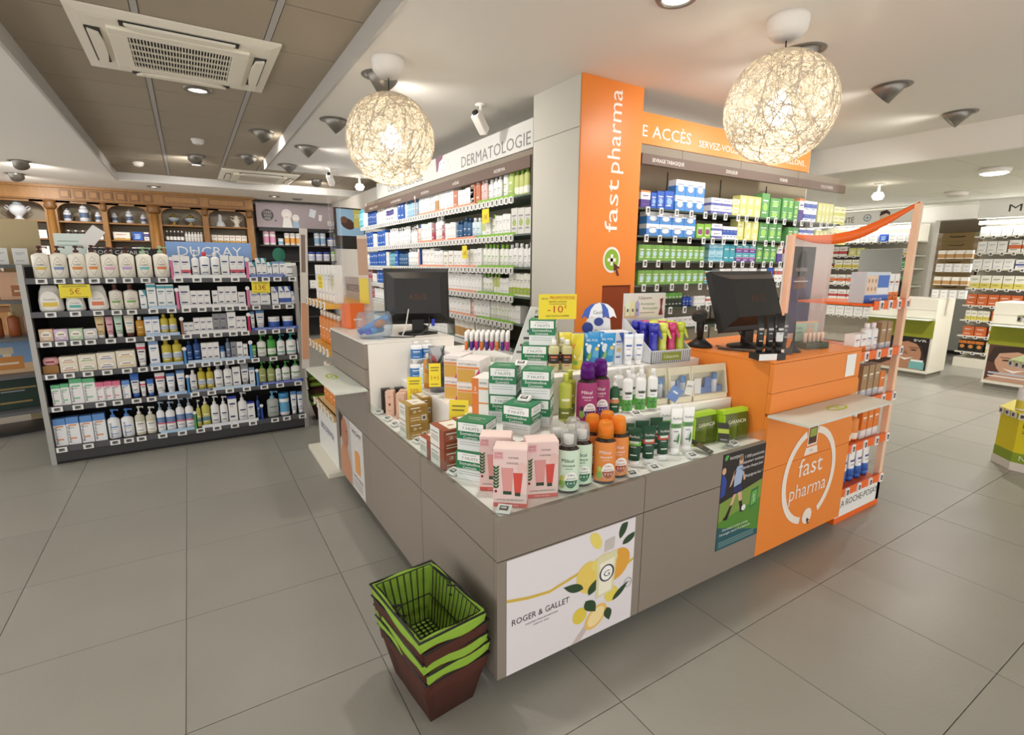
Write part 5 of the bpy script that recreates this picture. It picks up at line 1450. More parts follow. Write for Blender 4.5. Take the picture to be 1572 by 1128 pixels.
# leaning white card and paper signs above the gondola
t = tag(MB().box(-.1, 0, 0, .09, .006, .18, mat('DCE8E2', .5)).box(-.08, -.001, .12, .06, 0, .127, P('9AB8A8')).box(-.08, -.001, .09, .07, 0, .097, P('9AB8A8')).obj('paper_sign', None, (-.735, 5.16, 1.425), R(-6)), 'pale green paper sign standing behind the cream pump bottles', 'sign')
t = MB().box(-.045, 0, -.085, .045, .006, .085, mat('EDEBE8', .5)).obj('paper_sign', None, (-.605, 5.14, 1.58)); t.rotation_euler = (0, R(38), 0)
tag(t, 'tilted white paper sheet beside the pale green sign', 'sign')
MB().box(-.86, 5.06, .001, -.2, 5.2, 1.424, mat('3A3A3A', .5)).obj('sign_support')
tag(bpy.data.objects['sign_support'], 'dark board behind the gondola carrying paper signs', 'board')

# leaflet strip hanging at the gondola's right end, and green ornament
t = MB().box(-.03, 0, -.6, .03, .012, .55, mat('DDD8D0', .5)).box(-.026, -.002, -.52, .026, 0, -.05, P('E0A27A')).box(-.02, -.002, .2, .012, 0, .5, P('8A7468')).obj('leaflet_strip', None, (.795, 4.53, 1.12)); t.rotation_euler = (0, R(3), 0)
tag(t, 'tall narrow leaflet strip fixed at the right gondola post', 'leaflet')
t = thing('green_shelf_ornament', 'green oval display piece on top of the gondola near its post', 'ornament', (.67, GY + .3, 1.2845))
MB().box(-.06, -.05, 0, .06, .05, .1, mat('F0F0EC', .5)).obj('plinth_box', t)
MB().box(-.09, -.06, .1, .08, .06, .118, mat('9CCB4F', .4)).obj('green_base', t)
MB().prism([(.05 * math.cos(k * math.pi / 12), .178 + .06 * math.sin(k * math.pi / 12)) for k in range(24)], -.008, .008, clear_mat('green_disc', '4FA08A', .5), axis='y').obj('oval_disc', t)

# ------------------------------------------------------------------ prescription side (right)
IV = mat('E6E2D4', .5); OLV = mat('8A8F24', .45)
def far_desk(x, y0, y1, face, label, txt, fu=.0):
    t = thing('white_counter', label, 'counter')
    MB().box(x + .03, y0 + .02, .001, x + .5, y1 - .02, .07, mat('8A867A', .6)).obj('plinth', t)
    MB().box(x + .012, y0, .07, x + .52, y1, .99, IV).obj('carcass', t)
    for z0, z1, m in ((.07, .105, IV), (.52, .735, OLV), (.76, .86, IV), (.863, .99, IV)):
        MB().box(x, y0, z0, x + .011, y1, z1, m).obj('panel', t)
    MB().box(x, y0, .99, x + .52, y1, 1.0, IV).obj('counter_top', t)
    MB().box(x - .16, y0 + .02, .742, x - .001, y1 - .02, .752, FROST).obj('glass_ledge', t)
    F_ = flat((x, 0, 0), (0, -1, 0), (0, 0, 1), .001)
    mb, G = poster(t, 'poster', F_, -y1 + .02, .107, -y0 - .02, .517, mat(face[0], .35))
    Gq = G
    G = lambda a, b, e=0: Gq(min(1, max(0, a + fu)), b, e)
    ppoly(mb, G, [(.05, 0), (.75, 0), (.62, .22), (.3, .25)], P(face[1]), e=.0002)
    pell(mb, G, .48, .52, .24, .42, P(face[1]), rot=.15, e=.0004)
    ppoly(mb, G, [(.12, .55), (.2, .95), (.5, 1), (.8, .97), (.9, .6), (.78, .35), (.72, .75), (.5, .86), (.28, .78), (.22, .5)], P(face[2]), e=.0006)
    for u in (.37, .6): pell(mb, G, u, .6, .05, .022, P('2E211C'), e=.0008)
    for u in (.37, .6): prect(mb, G, u - .07, .66, u + .07, .68, P(face[2]), e=.0008)
    ppoly(mb, G, [(.47, .58), (.53, .46), (.44, .46)], P(face[3]), e=.0008)
    ppoly(mb, G, [(.34, .38), (.48, .33), (.62, .38), (.48, .27)], P('F3EDE8'), e=.0008)
    G = Gq
    if txt == 'SVR':
        ptext(mb, G, 'SVR', .76, .87, .1, P('F0F0EE'), align='l', width=.2, e=.001)
        ppoly(mb, G, [(.74, .02), (.97, .02), (.97, .25), (.74, .25)], P('6FB4B4'), e=.001); prect(mb, G, .76, .25, .95, .31, P('E8EEEE'), e=.001)
    else:
        prect(mb, G, .04, .2, .5, .25, P('B9C0CC'), e=.001); prect(mb, G, .04, .12, .6, .15, P('EDEBE8'), e=.001); ppoly(mb, G, [(.78, .0), (1, 0), (1, .4), (.85, .42)], P(face[3]), e=.0009)
    mb.obj('portrait_poster', t)['label'] = 'poster of a smiling face'
    return t
far_desk(7.72, 2.585, 3.32, ('3A2A26', 'B9805E', '241A18', '9A6248'), 'white and olive counter with poster of a smiling person, beside the opening', 'SVR', .18)
far_desk(7.76, 1.33, 2.07, ('5A3C30', 'C9977A', '3A2A22', 'A9745A'), 'white and olive counter with portrait poster, behind the yellow stand', '', -.14)

def wall_unit(x, y0, y1, zs, signz, label, sign_label, txt, rows, unit, base):
    t = thing('wall_shelving', label, 'shelf')
    MB().box(x + .34, y0, .12, x + .36, y1, signz[0], mat('CFCABB', .6)).obj('back_panel', t)
    if base: MB().box(x + .0, y0, .001, x + .34, y1, .13, IV).obj('plinth', t)
    for z in zs:
        s = MB().box(x, y0, z - .018, x + .34, y1, z, IV).obj('shelf', t)
        y = y0 + .04
        while y < y1 - .02:
            price_tag(s, x - .0005, y, z - .016, R(-90), 'mini'); y += .115
    MB().box(x - .02, y0 + .03, signz[0] - .075, x + .03, y1 - .03, signz[0] - .035, mat('FFFFFF', .4, emit=13.0)).obj('light_strip', t)
    sgn = MB().box(x - .03, y0, signz[0], x + .02, y1, signz[1], mat('F2F2EE', .5)).obj('sign_board', t)
    mb = MB(); F_ = flat((x - .03, 0, 0), (0, -1, 0), (0, 0, 1), .001)
    for q in txt: ptext(mb, F_, q[0], -q[1], q[2], q[3], P('4A4844'), align='l', width=q[4])
    mb.obj('lettering', sgn)
    global AREA; AREA = 'medicine'
    for zi, (z, row) in enumerate(zip(zs, rows)):
        c = 0
        for a, b, n, h, st in row:
            wu = (b - a) / n
            for q in range(n):
                c += 1
                place(st, x + .08, b - wu * (q + .5), z, wu * .93, h, R(-90), '%s, %s on %s shelf of %s' % (STY[st][1], ordn(c), ordn(zi + 1), unit), 'medicines on ' + unit, d=.1)
    return t
STY['mgr'] = ('box', 'green and white carton', '57B36A', dict(ink='E8F4EA', band=[(0, .3, '3F9A54')]))
STY['mor'] = ('box', 'white carton with orange flash', 'F3F1EC', dict(band=[(.3, .6, 'E8703C')], ink='8A8A90'))
STY['mrd'] = ('box', 'white and red carton', 'F1EFEC', dict(band=[(.2, .5, 'D04A4A')], ink='B05A5A'))
STY['mye'] = ('box', 'white and yellow carton', 'F1EFE2', dict(band=[(0, .4, 'E0CF5A')], ink='8A9A5A'))
STY['mwh'] = ('box', 'plain white medicine carton', 'F4F3F0', dict(ink='B9C0CC'))
STY['mbl'] = ('box', 'white carton with blue stripe', 'F2F3F5', dict(band=[(.35, .55, '5A62B0')], ink='7A80B0'))
STY['mbk'] = ('box', 'black and orange pouch box', '2A2624', dict(band=[(.7, .95, 'E07A2C')], mark='D98A3A'))
STY['mob'] = ('box', 'orange carton', 'D9662E', dict(ink='F6E2D2'))
mz = [.22, .445, .665, .87, 1.105, 1.365, 1.578, 1.8]
rowsM = [
 [(2.5, 2.78, 3, .16, 'mbk'), (2.0, 2.48, 4, .15, 'mye')], [(2.5, 2.76, 2, .13, 'mob'), (2.0, 2.48, 4, .15, 'mor')], [(2.5, 2.76, 4, .13, 'mye'), (2.0, 2.48, 4, .14, 'mob')], [(2.2, 2.78, 5, .15, 'mob'), (1.4, 2.18, 6, .14, 'mwh')],
 [(2.2, 2.78, 5, .17, 'mye'), (1.95, 2.19, 2, .16, 'mwh'), (1.2, 1.94, 4, .19, 'mrd')], [(2.35, 2.78, 4, .13, 'mwh'), (1.9, 2.34, 3, .12, 'mbl'), (1.2, 1.89, 5, .15, 'mwh')],
 [(2.45, 2.76, 3, .15, 'mwh'), (2.05, 2.44, 3, .16, 'mor'), (1.2, 2.04, 6, .14, 'mor')], [(2.2, 2.76, 5, .12, 'mwh'), (1.7, 2.19, 3, .17, 'mgr'), (1.1, 1.69, 4, .17, 'mgr')]]
wall_unit(9.2, .6, 2.8, mz, (2.03, 2.275), 'bright white medicine shelving with tall sign beyond the far counters', '', [('MÉDICATION', 2.49, 2.1, .13, 1.2)], rowsM, 'the far medicine wall', True)
rowsE = [
 [(3.5, 5.2, 12, .14, 'mwh')], [(3.5, 5.2, 12, .14, 'mrd')], [(3.5, 4.1, 5, .14, 'mgr'), (4.12, 5.2, 8, .15, 'mor')], [(3.55, 3.9, 3, .12, 'mgr'), (3.92, 4.6, 5, .13, 'mye'), (4.62, 5.2, 4, .15, 'mrd')],
 [(3.5, 3.78, 2, .1, 'mye'), (3.8, 4.15, 3, .1, 'mwh'), (4.16, 4.4, 2, .12, 'lye'), (4.42, 5.2, 6, .15, 'mrd')], [(3.5, 3.85, 3, .12, 'mwh'), (3.86, 3.98, 1, .11, 'lbb'), (4.0, 4.5, 4, .13, 'mwh'), (4.52, 5.2, 5, .13, 'lye')]]
wall_unit(9.2, 3.45, 5.3, [.6, .87, 1.105, 1.365, 1.56, 1.768], (2.03, 2.25), 'white medicine shelving seen between the orange band and soffit', '', [('CONSEILS SANTÉ', 5.1, 2.08, .12, .75)], rowsE, 'the wall behind the tower', False)
mb = MB(); F_ = flat((9.17, 0, 0), (0, -1, 0), (0, 0, 1), .002)
pring(mb, F_, -4.16, 2.14, .055, .055, .012, P('6A8AA0'), n=24); prect(mb, F_, -4.19, 2.135, -4.13, 2.145, P('6A8AA0')); prect(mb, F_, -4.165, 2.11, -4.155, 2.17, P('6A8AA0'))
pell(mb, F_, -3.92, 2.15, .07, .08, P('E9D2BE')); ppoly(mb, F_, [(-3.99, 2.15), (-3.98, 2.22), (-3.9, 2.24), (-3.85, 2.2), (-3.85, 2.16), (-3.9, 2.19)], P('4A3428'), e=.0006)
o = mb.obj('illustration', [q for q in bpy.data.objects if q.name.startswith('sign_board') and q.parent and 'orange band' in str(q.parent.get('label'))][0])
# back office seen through the opening
of = thing('drawer_cabinet', 'tall wooden drawer cabinet seen through the back office opening', 'cabinet', (11.9, 3.9, 0))
MB().box(.02, -1.0, 0.001, .48, .9, 2.0, wood_mat('beech', 'B99A66', 'CDB27E')).obj('carcass', of)
for r_ in range(7):
    for c_ in range(3):
        z0, y0 = .95 + r_ * .15, -.98 + c_ * .63
        d = MB().box(0, y0, z0, .019, y0 + .615, z0 + .142, wood_mat('beech', 'B99A66', 'CDB27E')).obj('drawer', of)
        MB().tube([(-.004, y0 + .2, z0 + .08), (-.02, y0 + .25, z0 + .07), (-.02, y0 + .37, z0 + .07), (-.004, y0 + .42, z0 + .08)], .008, P('6A5230'), 5).obj('handle', d)
gw = thing('grey_counter', 'pale grey work counter standing in the back office opening', 'counter', (10.4, 2.9, 0))
MB().box(0, 0, .06, .5, 1.0, 1.0, mat('B9BDB8', .6)).obj('counter_body', gw); MB().box(-.02, -.02, 1.0, .52, 1.02, 1.03, mat('D4D0C0', .5)).obj('counter_top', gw); MB().box(.03, .02, .001, .5, .98, .06, DARK).obj('plinth', gw)
ch = thing('office_chair', 'dark office chair behind the grey work counter', 'chair', (11.55, 3.2, 0))
MB().box(-.04, -.24, .62, .04, .24, 1.36, mat('3A2A22', .6)).obj('backrest', ch, bevel=.03); MB().box(-.45, -.24, .48, .0, .24, .56, mat('3A2A22', .6)).obj('seat', ch, bevel=.02); MB().lathe([(.04, .05), (.04, .48)], DARK, 10, c=(-.2, 0, 0)).obj('column', ch); MB().lathe([(.28, 0.001), (.28, .03), (.05, .07)], DARK, 12, c=(-.2, 0, 0)).obj('base', ch)

AREA = ''
# acrylic cosmetic stand and black terminal on the far counter
ac = thing('acrylic_organizer', 'clear acrylic tiered organizer on the far white counter', 'organizer', (8.0, 2.68, 1.0), R(-90))
for z in (0, .16, .32, .48, .64): MB().box(-.1, -.09, z, .28, .09, z + .006, ACRYL).obj('shelf', ac)
for x in (-.1, .274): MB().box(x, -.09, 0, x + .006, .09, .8, ACRYL).obj('side', ac)
for i in range(4):
    for j in range(4):
        place('dam' if j % 2 else 'mwh', 8.0, 2.72 - .09 * i, 1.007 + .16 * j, .07, .1, R(-90), 'small cosmetic carton, %s on tier %s of the acrylic organizer' % (ordn(i + 1), ordn(j + 1)), 'cartons in the acrylic organizer', d=.05)
t = thing('payment_terminal', 'black payment terminal on the far white counter', 'terminal', (7.95, 3.05, 1.0))
MB().box(-.06, -.05, 0, .06, .05, .03, BLACK).obj('base', t); o = MB().box(-.05, -.04, 0, .05, .04, .2, BLACK).obj('terminal_body', t, (0, 0, .03)); o.rotation_euler = (0, R(-20), 0)
t = thing('computer_monitor', 'grey-backed monitor on the far counter behind the tower', 'monitor', (8.0, 3.2, 1.0))
# (kept low: only its silhouette shows)
MB().box(-.02, -.05, .3, .02, .45, .62, mat('8A8A86', .5)).obj('screen', t); MB().box(-.03, .15, .02, .03, .25, .32, DARK).obj('stand', t); MB().box(-.1, .08, 0, .1, .32, .02, DARK).obj('base', t)

# yellow floor display
YM = mat('E6D628', .5)
yd = thing('yellow_floor_display', 'yellow cardboard floor display with tiers at the frame edge', 'display stand', (4.86, .72, 0), R(0))
oct_ = [(0, .44), (-.12, .31), (-.12, -.1), (.0, -.25), (.35, -.25), (.45, -.1), (.45, .3), (.35, .44)]
MB().prism([(a * 1.0, b) for a, b in oct_[::-1]], .001, .06, mat('E9E4DC', .6)).obj('base', yd)
MB().prism([(a * .99, b * .99) for a, b in oct_[::-1]], .06, .13, mat('8FA832', .5)).obj('green_band', yd)
body = MB().prism([(a * .985, b * .985) for a, b in oct_[::-1]], .13, .4, YM)
F_ = flat((-.119, 0, 0), (0, -1, 0), (0, 0, 1), .002)
ptext(body, F_, 'Désinfection', -.28, .31, .045, P('5A6A2A'), align='l', width=.22); ptext(body, F_, 'articulations', -.28, .27, .04, P('5A6A2A'), align='l', width=.22)
pell(body, F_, .04, .25, .07, .08, P('F2EFA8')); ptext(body, F_, 'NOREVA', -.27, .08, .05, P('EDF2DC'), align='l', width=.2)
body.obj('printed_body', yd)
for z in (.4, .74, 1.05):
    MB().prism([(a * 1.02, b * 1.02) for a, b in oct_[::-1]], z, z + .012, mat('9FB23A', .5) if z > .5 else YM).obj('tray', yd)
    for y in (.29, .21, .13, .05): price_tag(yd, -.1235, y, z - .012, R(-90), 'mini')
    for k in range(3): price_tag(yd, -.095 + .04 * k, .34 + .043 * k, z - .012, R(-133), 'mini')
MB().prism([(.02, -.1), (.42, -.1), (.42, .3), (.02, .3)], .412, 1.4, mat('8A8C8C', .5)).obj('core', yd)
STY['ytb'] = ('box', 'yellow and white carton', 'F0EDDA', dict(band=[(0, .55, 'E6CF3A')], mark='D9705A'))
STY['wbo'] = ('bottle', 'white bottle with yellow label', 'F1F1EE', dict(cap='E8E8E4', lab=(.1, .5, 'E6D23A')))
for i in range(5): place('ytb', 4.80, 1.045 - .065 * i, .753, .055, .13, R(-90), 'yellow and white carton, %s on upper tray of yellow floor display' % ordn(i + 1), 'cartons on the yellow display', d=.05)
for i in range(4): place('wbo', 4.815, 1.04 - .085 * i, .413, .075, .2, R(-90), 'white bottle with yellow label, %s on lower tray of yellow floor display' % ordn(i + 1), 'bottles on the yellow display')
# ------------------------------------------------------------------ things on and around the counters
def corner(p0, a, w_, d_):
    c, s = math.cos(a), math.sin(a)
    return (p0[0] + c * w_ / 2 - s * d_ / 2, p0[1] + s * w_ / 2 + c * d_ / 2)

_gm = {}
def green_box(p0, z, adeg, label, w_=.112, d_=.1, h=.108):
    key = (w_, d_, h)
    if key not in _gm:
        GR, SV, WT = mat('1F7A4C', .4), P('E2E6E4'), P('EDEFEC')
        x, y = w_ / 2, d_ / 2
        lo = MB().box(-x + .002, -y + .002, 0, x - .002, y - .002, h * .4, SV)
        li = MB().rings([[(-x, -y, q), (x, -y, q), (x, y, q), (-x, y, q)] for q in (h * .36, h * .40, h * .66, h)], [P('C9D2CE'), GR, GR], smooth=False)
        for F, W in ((flat((0, -y, 0), (1, 0, 0), (0, 0, 1)), w_), (flat((x, 0, 0), (0, 1, 0), (0, 0, 1)), d_)):
            prect(li, F, -W * .44, h * .67, W * .44, h * .96, WT)
            ptext(li, F, 'AMINCISSANT', 0, h * .87, h * .07, P('8A9A94'), width=W * .5, e=.0004)
            ptext(li, F, '7 NUITS', 0, h * .73, h * .13, P('5A6A66'), width=W * .58, e=.0004)
            ptext(li, F, 'Somatoline', 0, h * .54, h * .15, P('F8F9F6'), width=W * .74, e=.0006)
            ptext(li, F, 'Cosmetic', 0, h * .425, h * .12, P('F8F9F6'), width=W * .5, e=.0006)
            F2 = flat(F(0, 0, -.0028), F(1, 0) - F(0, 0), (0, 0, 1))
            for i in range(2): prect(lo, F2, -W * .4, h * (.2 + .08 * i), W * .38, h * (.215 + .08 * i), P('8A9694'))
        ft = flat((0, 0, h), (1, 0, 0), (0, 1, 0))
        ptext(li, ft, 'Somatoline', 0, 0, h * .14, P('F2F4F0'), width=w_ * .6); ptext(li, ft, 'Cosmetic', 0, -d_ * .18, h * .12, P('F2F4F0'), width=w_ * .42)
        _gm[key] = (lo.mesh('box_base'), li.mesh('box_lid'))
    a = R(adeg)
    cx_, cy_ = corner(p0, a, w_, d_)
    t = thing('slimming_cream_box', label, 'box', (cx_, cy_, z), a, 'green slimming cream boxes')
    link('box_base', _gm[key][0], t); link('box_lid', _gm[key][1], t)
    return t
green_box((.751, 1.585), ZT - .003, -55, 'green and white cream box at the bottom of the stack beside brown boxes')
green_box((.757, 1.59), ZT + .1055, -53, 'green and white cream box on top of the stack beside brown boxes')
green_box((.912, 1.531), T1 + .001, -58, 'single green and white cream box with price tag on its lid', .112, .095)
green_box((.938, 1.675), T1 + .001, -44, 'green cream box low in the tag-topped twin stack, nearer white cartons', .108)
green_box((.938, 1.675), T1 + .110, -44, 'green cream box high in the tag-topped twin stack, nearer white cartons', .108)
green_box((1.01, 1.558), T1 + .001, -44, 'green cream box low in the tag-topped twin stack, nearer purple bottles', .11)
green_box((1.01, 1.558), T1 + .110, -44, 'green cream box high in the tag-topped twin stack, nearer purple bottles', .11)
green_box((1.175, 1.812), T2 + .001, -41, 'green cream box under the yellow sign, lower of two')
green_box((1.20, 1.795), T2 + .110, -41, 'green cream box under the yellow sign, upper of two')

# pink hair care gift boxes
def pink_box(p0, adeg, label, w_=.107, d_=.06, h=.195):
    a = R(adeg); x, y = w_ / 2, d_ / 2
    t = thing('hair_care_gift_box', label, 'box', (*corner(p0, a, w_, d_), ZT - .003), a, 'pink hair care gift boxes')
    PK, RD = P('EBC9C4'), P('E2574C')
    mb = MB().rings([[(-x, -y, q), (x, -y, q), (x, y, q), (-x, y, q)] for q in (0, h * .07, h)], [RD, PK], smooth=False)
    F = flat((0, -y, 0), (1, 0, 0), (0, 0, 1))
    prect(mb, F, -w_ * .48, h * .82, -w_ * .2, h * .95, P('E8B2B4')); ptext(mb, F, 'OFFRE', -w_ * .34, h * .9, .011, P('C8485A'), e=.0004, width=w_ * .22); ptext(mb, F, 'DUO', -w_ * .34, h * .845, .011, P('C8485A'), e=.0004)
    ptext(mb, F, 'FURTERER', w_ * .1, h * .84, .008, P('6A5A58'), width=w_ * .3); ptext(mb, F, 'FORTICEA', w_ * .08, h * .745, .009, P('5A4A48'), width=w_ * .34)
    ptext(mb, F, 'LA ROUTINE CAPILLAIRE STIMULANTE', 0, h * .115, .007, P('3A3434'), width=w_ * .8); ptext(mb, F, 'OFFRE SPÉCIALE', 0, h * .022, .007, P('F4D8D4'), width=w_ * .5)
    pell(mb, F, w_ * .36, h * .68, w_ * .14, h * .1, P('E8BDB4'))
    ppoly(mb, F, [(-w_ * .2, h * .28), (w_ * .05, h * .28), (w_ * .1, h * .68), (-w_ * .26, h * .68)], P('E09490'), e=.0003); prect(mb, F, -w_ * .2, h * .22, w_ * .05, h * .28, P('2F4A38'), e=.0003)
    ppoly(mb, F, [(w_ * .14, h * .26), (w_ * .32, h * .26), (w_ * .38, h * .6), (w_ * .1, h * .6)], P('E0483C'), e=.0004); prect(mb, F, w_ * .15, h * .2, w_ * .31, h * .26, P('2F4A38'), e=.0004)
    for k in range(7):
        pleaf(mb, F, -w_ * .42, h * (.32 + .055 * k), w_ * .16, .007, R(50), P('3A6A40'), e=.0005); pleaf(mb, F, -w_ * .42, h * (.32 + .055 * k), w_ * .14, .007, R(125), P('2F5A36'), e=.0005)
    pell(mb, F, -w_ * .42, h * .27, .004, .005, P('8A2A30'), e=.0005)
    mb.obj('carton_body', t)
    lid = MB().rings([[(-x - .0006, -y - .0006, h - .004), (x + .0006, -y - .0006, h - .004), (x + .0006, y + .0006, h - .004), (-x - .0006, y + .0006, h - .004)], [(-x, -y, h), (x, -y, h), (x, y, h), (-x, y, h)], [(-x * .96, y * .2, h + .006), (x * .96, y * .2, h + .006), (x * .94, y * .9, h + .006), (-x * .94, y * .9, h + .006)]], P('F0D2CC'), smooth=False)
    lid.obj('folded_top', t)
pink_box((.757, 1.326), -38, 'pink hair care gift box at the very corner of the display')
pink_box((.878, 1.316), -22, 'pink hair care gift box beside the green-labelled drink bottles')
pink_box((.776, 1.452), -38, 'pink hair care gift box tucked behind the corner one')

# slimming drink bottles with dosing caps
def drink(x, y, z, rz, main, capc, label, l1, grp, clear=False, h=.225):
    t = thing('drink_bottle', label, 'bottle', (x, y, z), R(rz), grp)
    r_ = .039
    MB().lathe([(r_ * .9, 0), (r_, .008), (r_, h * .6), (r_ * .92, h * .68), (r_ * .55, h * .74), (r_ * .5, h * .76)], mat('2A1A14', .15, spec=.7), 18, 1, .8).obj('bottle_body', t)
    mb = MB().lathe([(r_ + .0008, .01), (r_ + .0008, h * .3), (r_ + .0008, h * .6), (r_ * .93 + .0008, h * .68)], P(main), 18, 1, .8, cap0=False, cap1=False)
    def F(u, v, e=0):
        q = max(-.97, min(.97, u / r_)); return Vector((u, -(r_ * .8) * math.sqrt(1 - q * q) - .0022 - e, v))
    ptext(mb, F, 'Milical', -.004, h * .5, .018, P('F4F0EC') if main != 'CFE6CC' else P('3A6A4A'), width=.04)
    ptext(mb, F, 'DRAINEUR', 0, h * .43, .01, P('FFFFFF') if main != 'CFE6CC' else P('2F6A4A'), width=.042)
    ptext(mb, F, 'minceur', 0, h * .39, .008, P('F4F0EC') if main != 'CFE6CC' else P('2F6A4A'), width=.026)
    pell(mb, F, .008, h * .22, .024, .03, P('F4F1EC'), e=.0004); ptext(mb, F, 'Offre', .008, h * .285, .011, P(l1), e=.0008, width=.024); ptext(mb, F, 'spéciale', .008, h * .235, .009, P(l1), e=.0008, width=.032)
    [ppoly(mb, F, [(.008 - .022 * math.cos(R(q)), h * .215), (.008 - .022 * math.cos(R(q)), h * .215 - .028 * math.sin(R(q))), (.008 - .022 * math.cos(R(q + 20)), h * .215 - .028 * math.sin(R(q + 20))), (.008 - .022 * math.cos(R(q + 20)), h * .215)][(0 if q else 1):], P(l1), e=.0007) for q in range(0, 180, 20)]; ptext(mb, F, '1+1', .008, h * .152, .013, P('FFFFFF'), e=.0011, width=.024)
    pell(mb, F, -.022, h * .16, .009, .016, P('8AB84A') if main != 'F08428' else P('F2C84A'), e=.0004); pell(mb, F, -.022, h * .25, .007, .01, P('3A2A4A') if main == 'A82A6E' else P('E06A3A') if main == 'F08428' else P('C9CF4A'), e=.0004)
    mb.obj('label_sleeve', t)
    MB().lathe([(r_ * .46, h * .755), (r_ * .46, h * .88), (r_ * .4, h * .885)], P(capc), 14).obj('inner_cap', t)
    MB().lathe([(r_ * .72, h * .74), (r_ * .7, h * .9), (r_ * .58, h * .985), (r_ * .5, h)], clear_mat('cap_' + capc, capc, .45 if not clear else .22, .1), 18).obj('dosing_cap', t)
for i, (x, y) in enumerate(((1.035, 1.298), (1.108, 1.318), (1.045, 1.374), (1.118, 1.378))):
    drink(x, y, ZT - .003, -32, 'CFE6CC', 'F0F0EE', 'mint green labelled drink bottle with clear cap, %s from the pink boxes' % ordn(i + 1), '2F7A56', 'mint drink bottles', True)
for i, (x, y) in enumerate(((1.196, 1.292), (1.272, 1.308), (1.205, 1.374), (1.28, 1.378))):
    drink(x, y, ZT - .003, -32, 'F08A34', 'FFB040', 'orange labelled drink bottle with orange cap, %s from the mint bottles' % ordn(i + 1), 'C0502A', 'orange drink bottles')
for i, (x, y) in enumerate(((1.262, 1.478), (1.345, 1.50))):
    drink(x, y, T1 + .001, -32, 'A82A6E', '7A2A9A', 'magenta labelled drink bottle with purple cap, %s' % ('nearer the cream boxes' if i == 0 else 'nearer the white pumps'), '5A2A8A', 'purple drink bottles', h=.235)
for i, (x, y) in enumerate(((1.19, 1.52), (1.245, 1.565))):
    STY['slm'] = ('bottle', 'x', 'B9C23A', dict(cap='C9D24A', lab=(.1, .4, '7A8A2A'), ink='F0F0D0'))
    place('slm', x, y, T1 + .001, .05, .19, R(-32), 'lime green shower bottle behind the purple bottles, %s one' % ordn(i + 1), 'lime green bottles')

# aloe range
STY['alp'] = ('pump', 'x', '1F5A36', dict(cap='F2F2F0', lab=(.42, .6, 'E88A4A'), ink='E8F0E4'))
STY['alw'] = ('bottle', 'x', 'F2F3F0', dict(cap='F6F6F4', lab=(.05, .42, '5FB24A'), ink='4A5A4A'))
STY['alt'] = ('tube', 'x', 'F1F3F1', dict(cap='F4F4F4', band=[(.58, .68, '5FBF4A')], ink='6A7A6A'))
STY['agt'] = ('tube', 'x', '17492E', dict(cap='F4F4F4', band=[(.55, .66, 'C8442E')], ink='CFE0D0'))
STY['agl'] = ('tube', 'x', '17492E', dict(cap='F4F4F4', band=[(.55, .66, '6FBF3A')], ink='CFE0D0'))
for i, (x, y) in enumerate(((1.40, 1.535), (1.447, 1.52))):
    place('alp', x, y, T1 + .001, .042, .15, R(-30), 'dark green pump bottle with orange band, %s of the pair' % ('nearer the purple bottles' if i == 0 else 'nearer the white bottles'), 'aloe pump bottles')
for i, (x, y) in enumerate(((1.49, 1.49), (1.553, 1.478), (1.614, 1.47), (1.505, 1.56), (1.57, 1.55), (1.62, 1.545))):
    r_ = place('alw', x, y, T1 + .001, .043, .175, R(-28), 'white aloe spray with clear cap, %s in the %s row' % (ordn(i % 3 + 1), 'front' if i < 3 else 'back'), 'white aloe sprays')
    mb = MB()
    F = lambda u, v, e=0: Vector((u, -.0165 - e, v))
    ptext(mb, F, 'PurAloé', 0, .082, .014, P('2A3A2A'), width=.032); pleaf(mb, F, -.004, .01, .05, .008, R(80), P('3A8A3A'), e=.0004); pleaf(mb, F, .004, .01, .04, .008, R(100), P('4FA03A'), e=.0005)
    mb.obj('front_print', r_)
for i, (x, y, st, rz) in enumerate(((1.385, 1.335, 'agl', -50), (1.448, 1.322, 'agt', -25), (1.532, 1.325, 'agt', -18), (1.475, 1.385, 'agl', -28), (1.555, 1.385, 'agt', -20), (1.40, 1.392, 'agl', -40))):
    r_ = place(st, x, y, ZT - .003, .056, .155, R(rz), 'dark green aloe tube with %s band, %s in its cluster' % ('red' if st == 'agt' else 'lime', ordn(i + 1)), 'dark green aloe tubes')
    mb = MB(); F = lambda u, v, e=0: Vector((u, -.0125 - e + (v - .1) * .12, v)); ptext(mb, F, 'PurAloé', 0, .117, .013, P('EDF2EA'), width=.036); mb.obj('front_print', r_)
for i, (x, y) in enumerate(((1.62, 1.338), (1.682, 1.33), (1.615, 1.392), (1.672, 1.39))):
    r_ = place('alt', x, y, ZT - .003, .05, .195, R(-25), 'tall white aloe tube with green band, %s from the dark green tubes' % ordn(i + 1), 'white aloe tubes')
    mb = MB(); F = lambda u, v, e=0: Vector((u, -.0115 - e + (v - .13) * .1, v)); ptext(mb, F, 'PurAloé', 0, .15, .014, P('3A4A3A'), width=.036); pleaf(mb, lambda u, v, e=0: F(u, v, e + .002), 0, .05, .05, .009, R(82), P('3A8A3A')); mb.obj('front_print', r_)

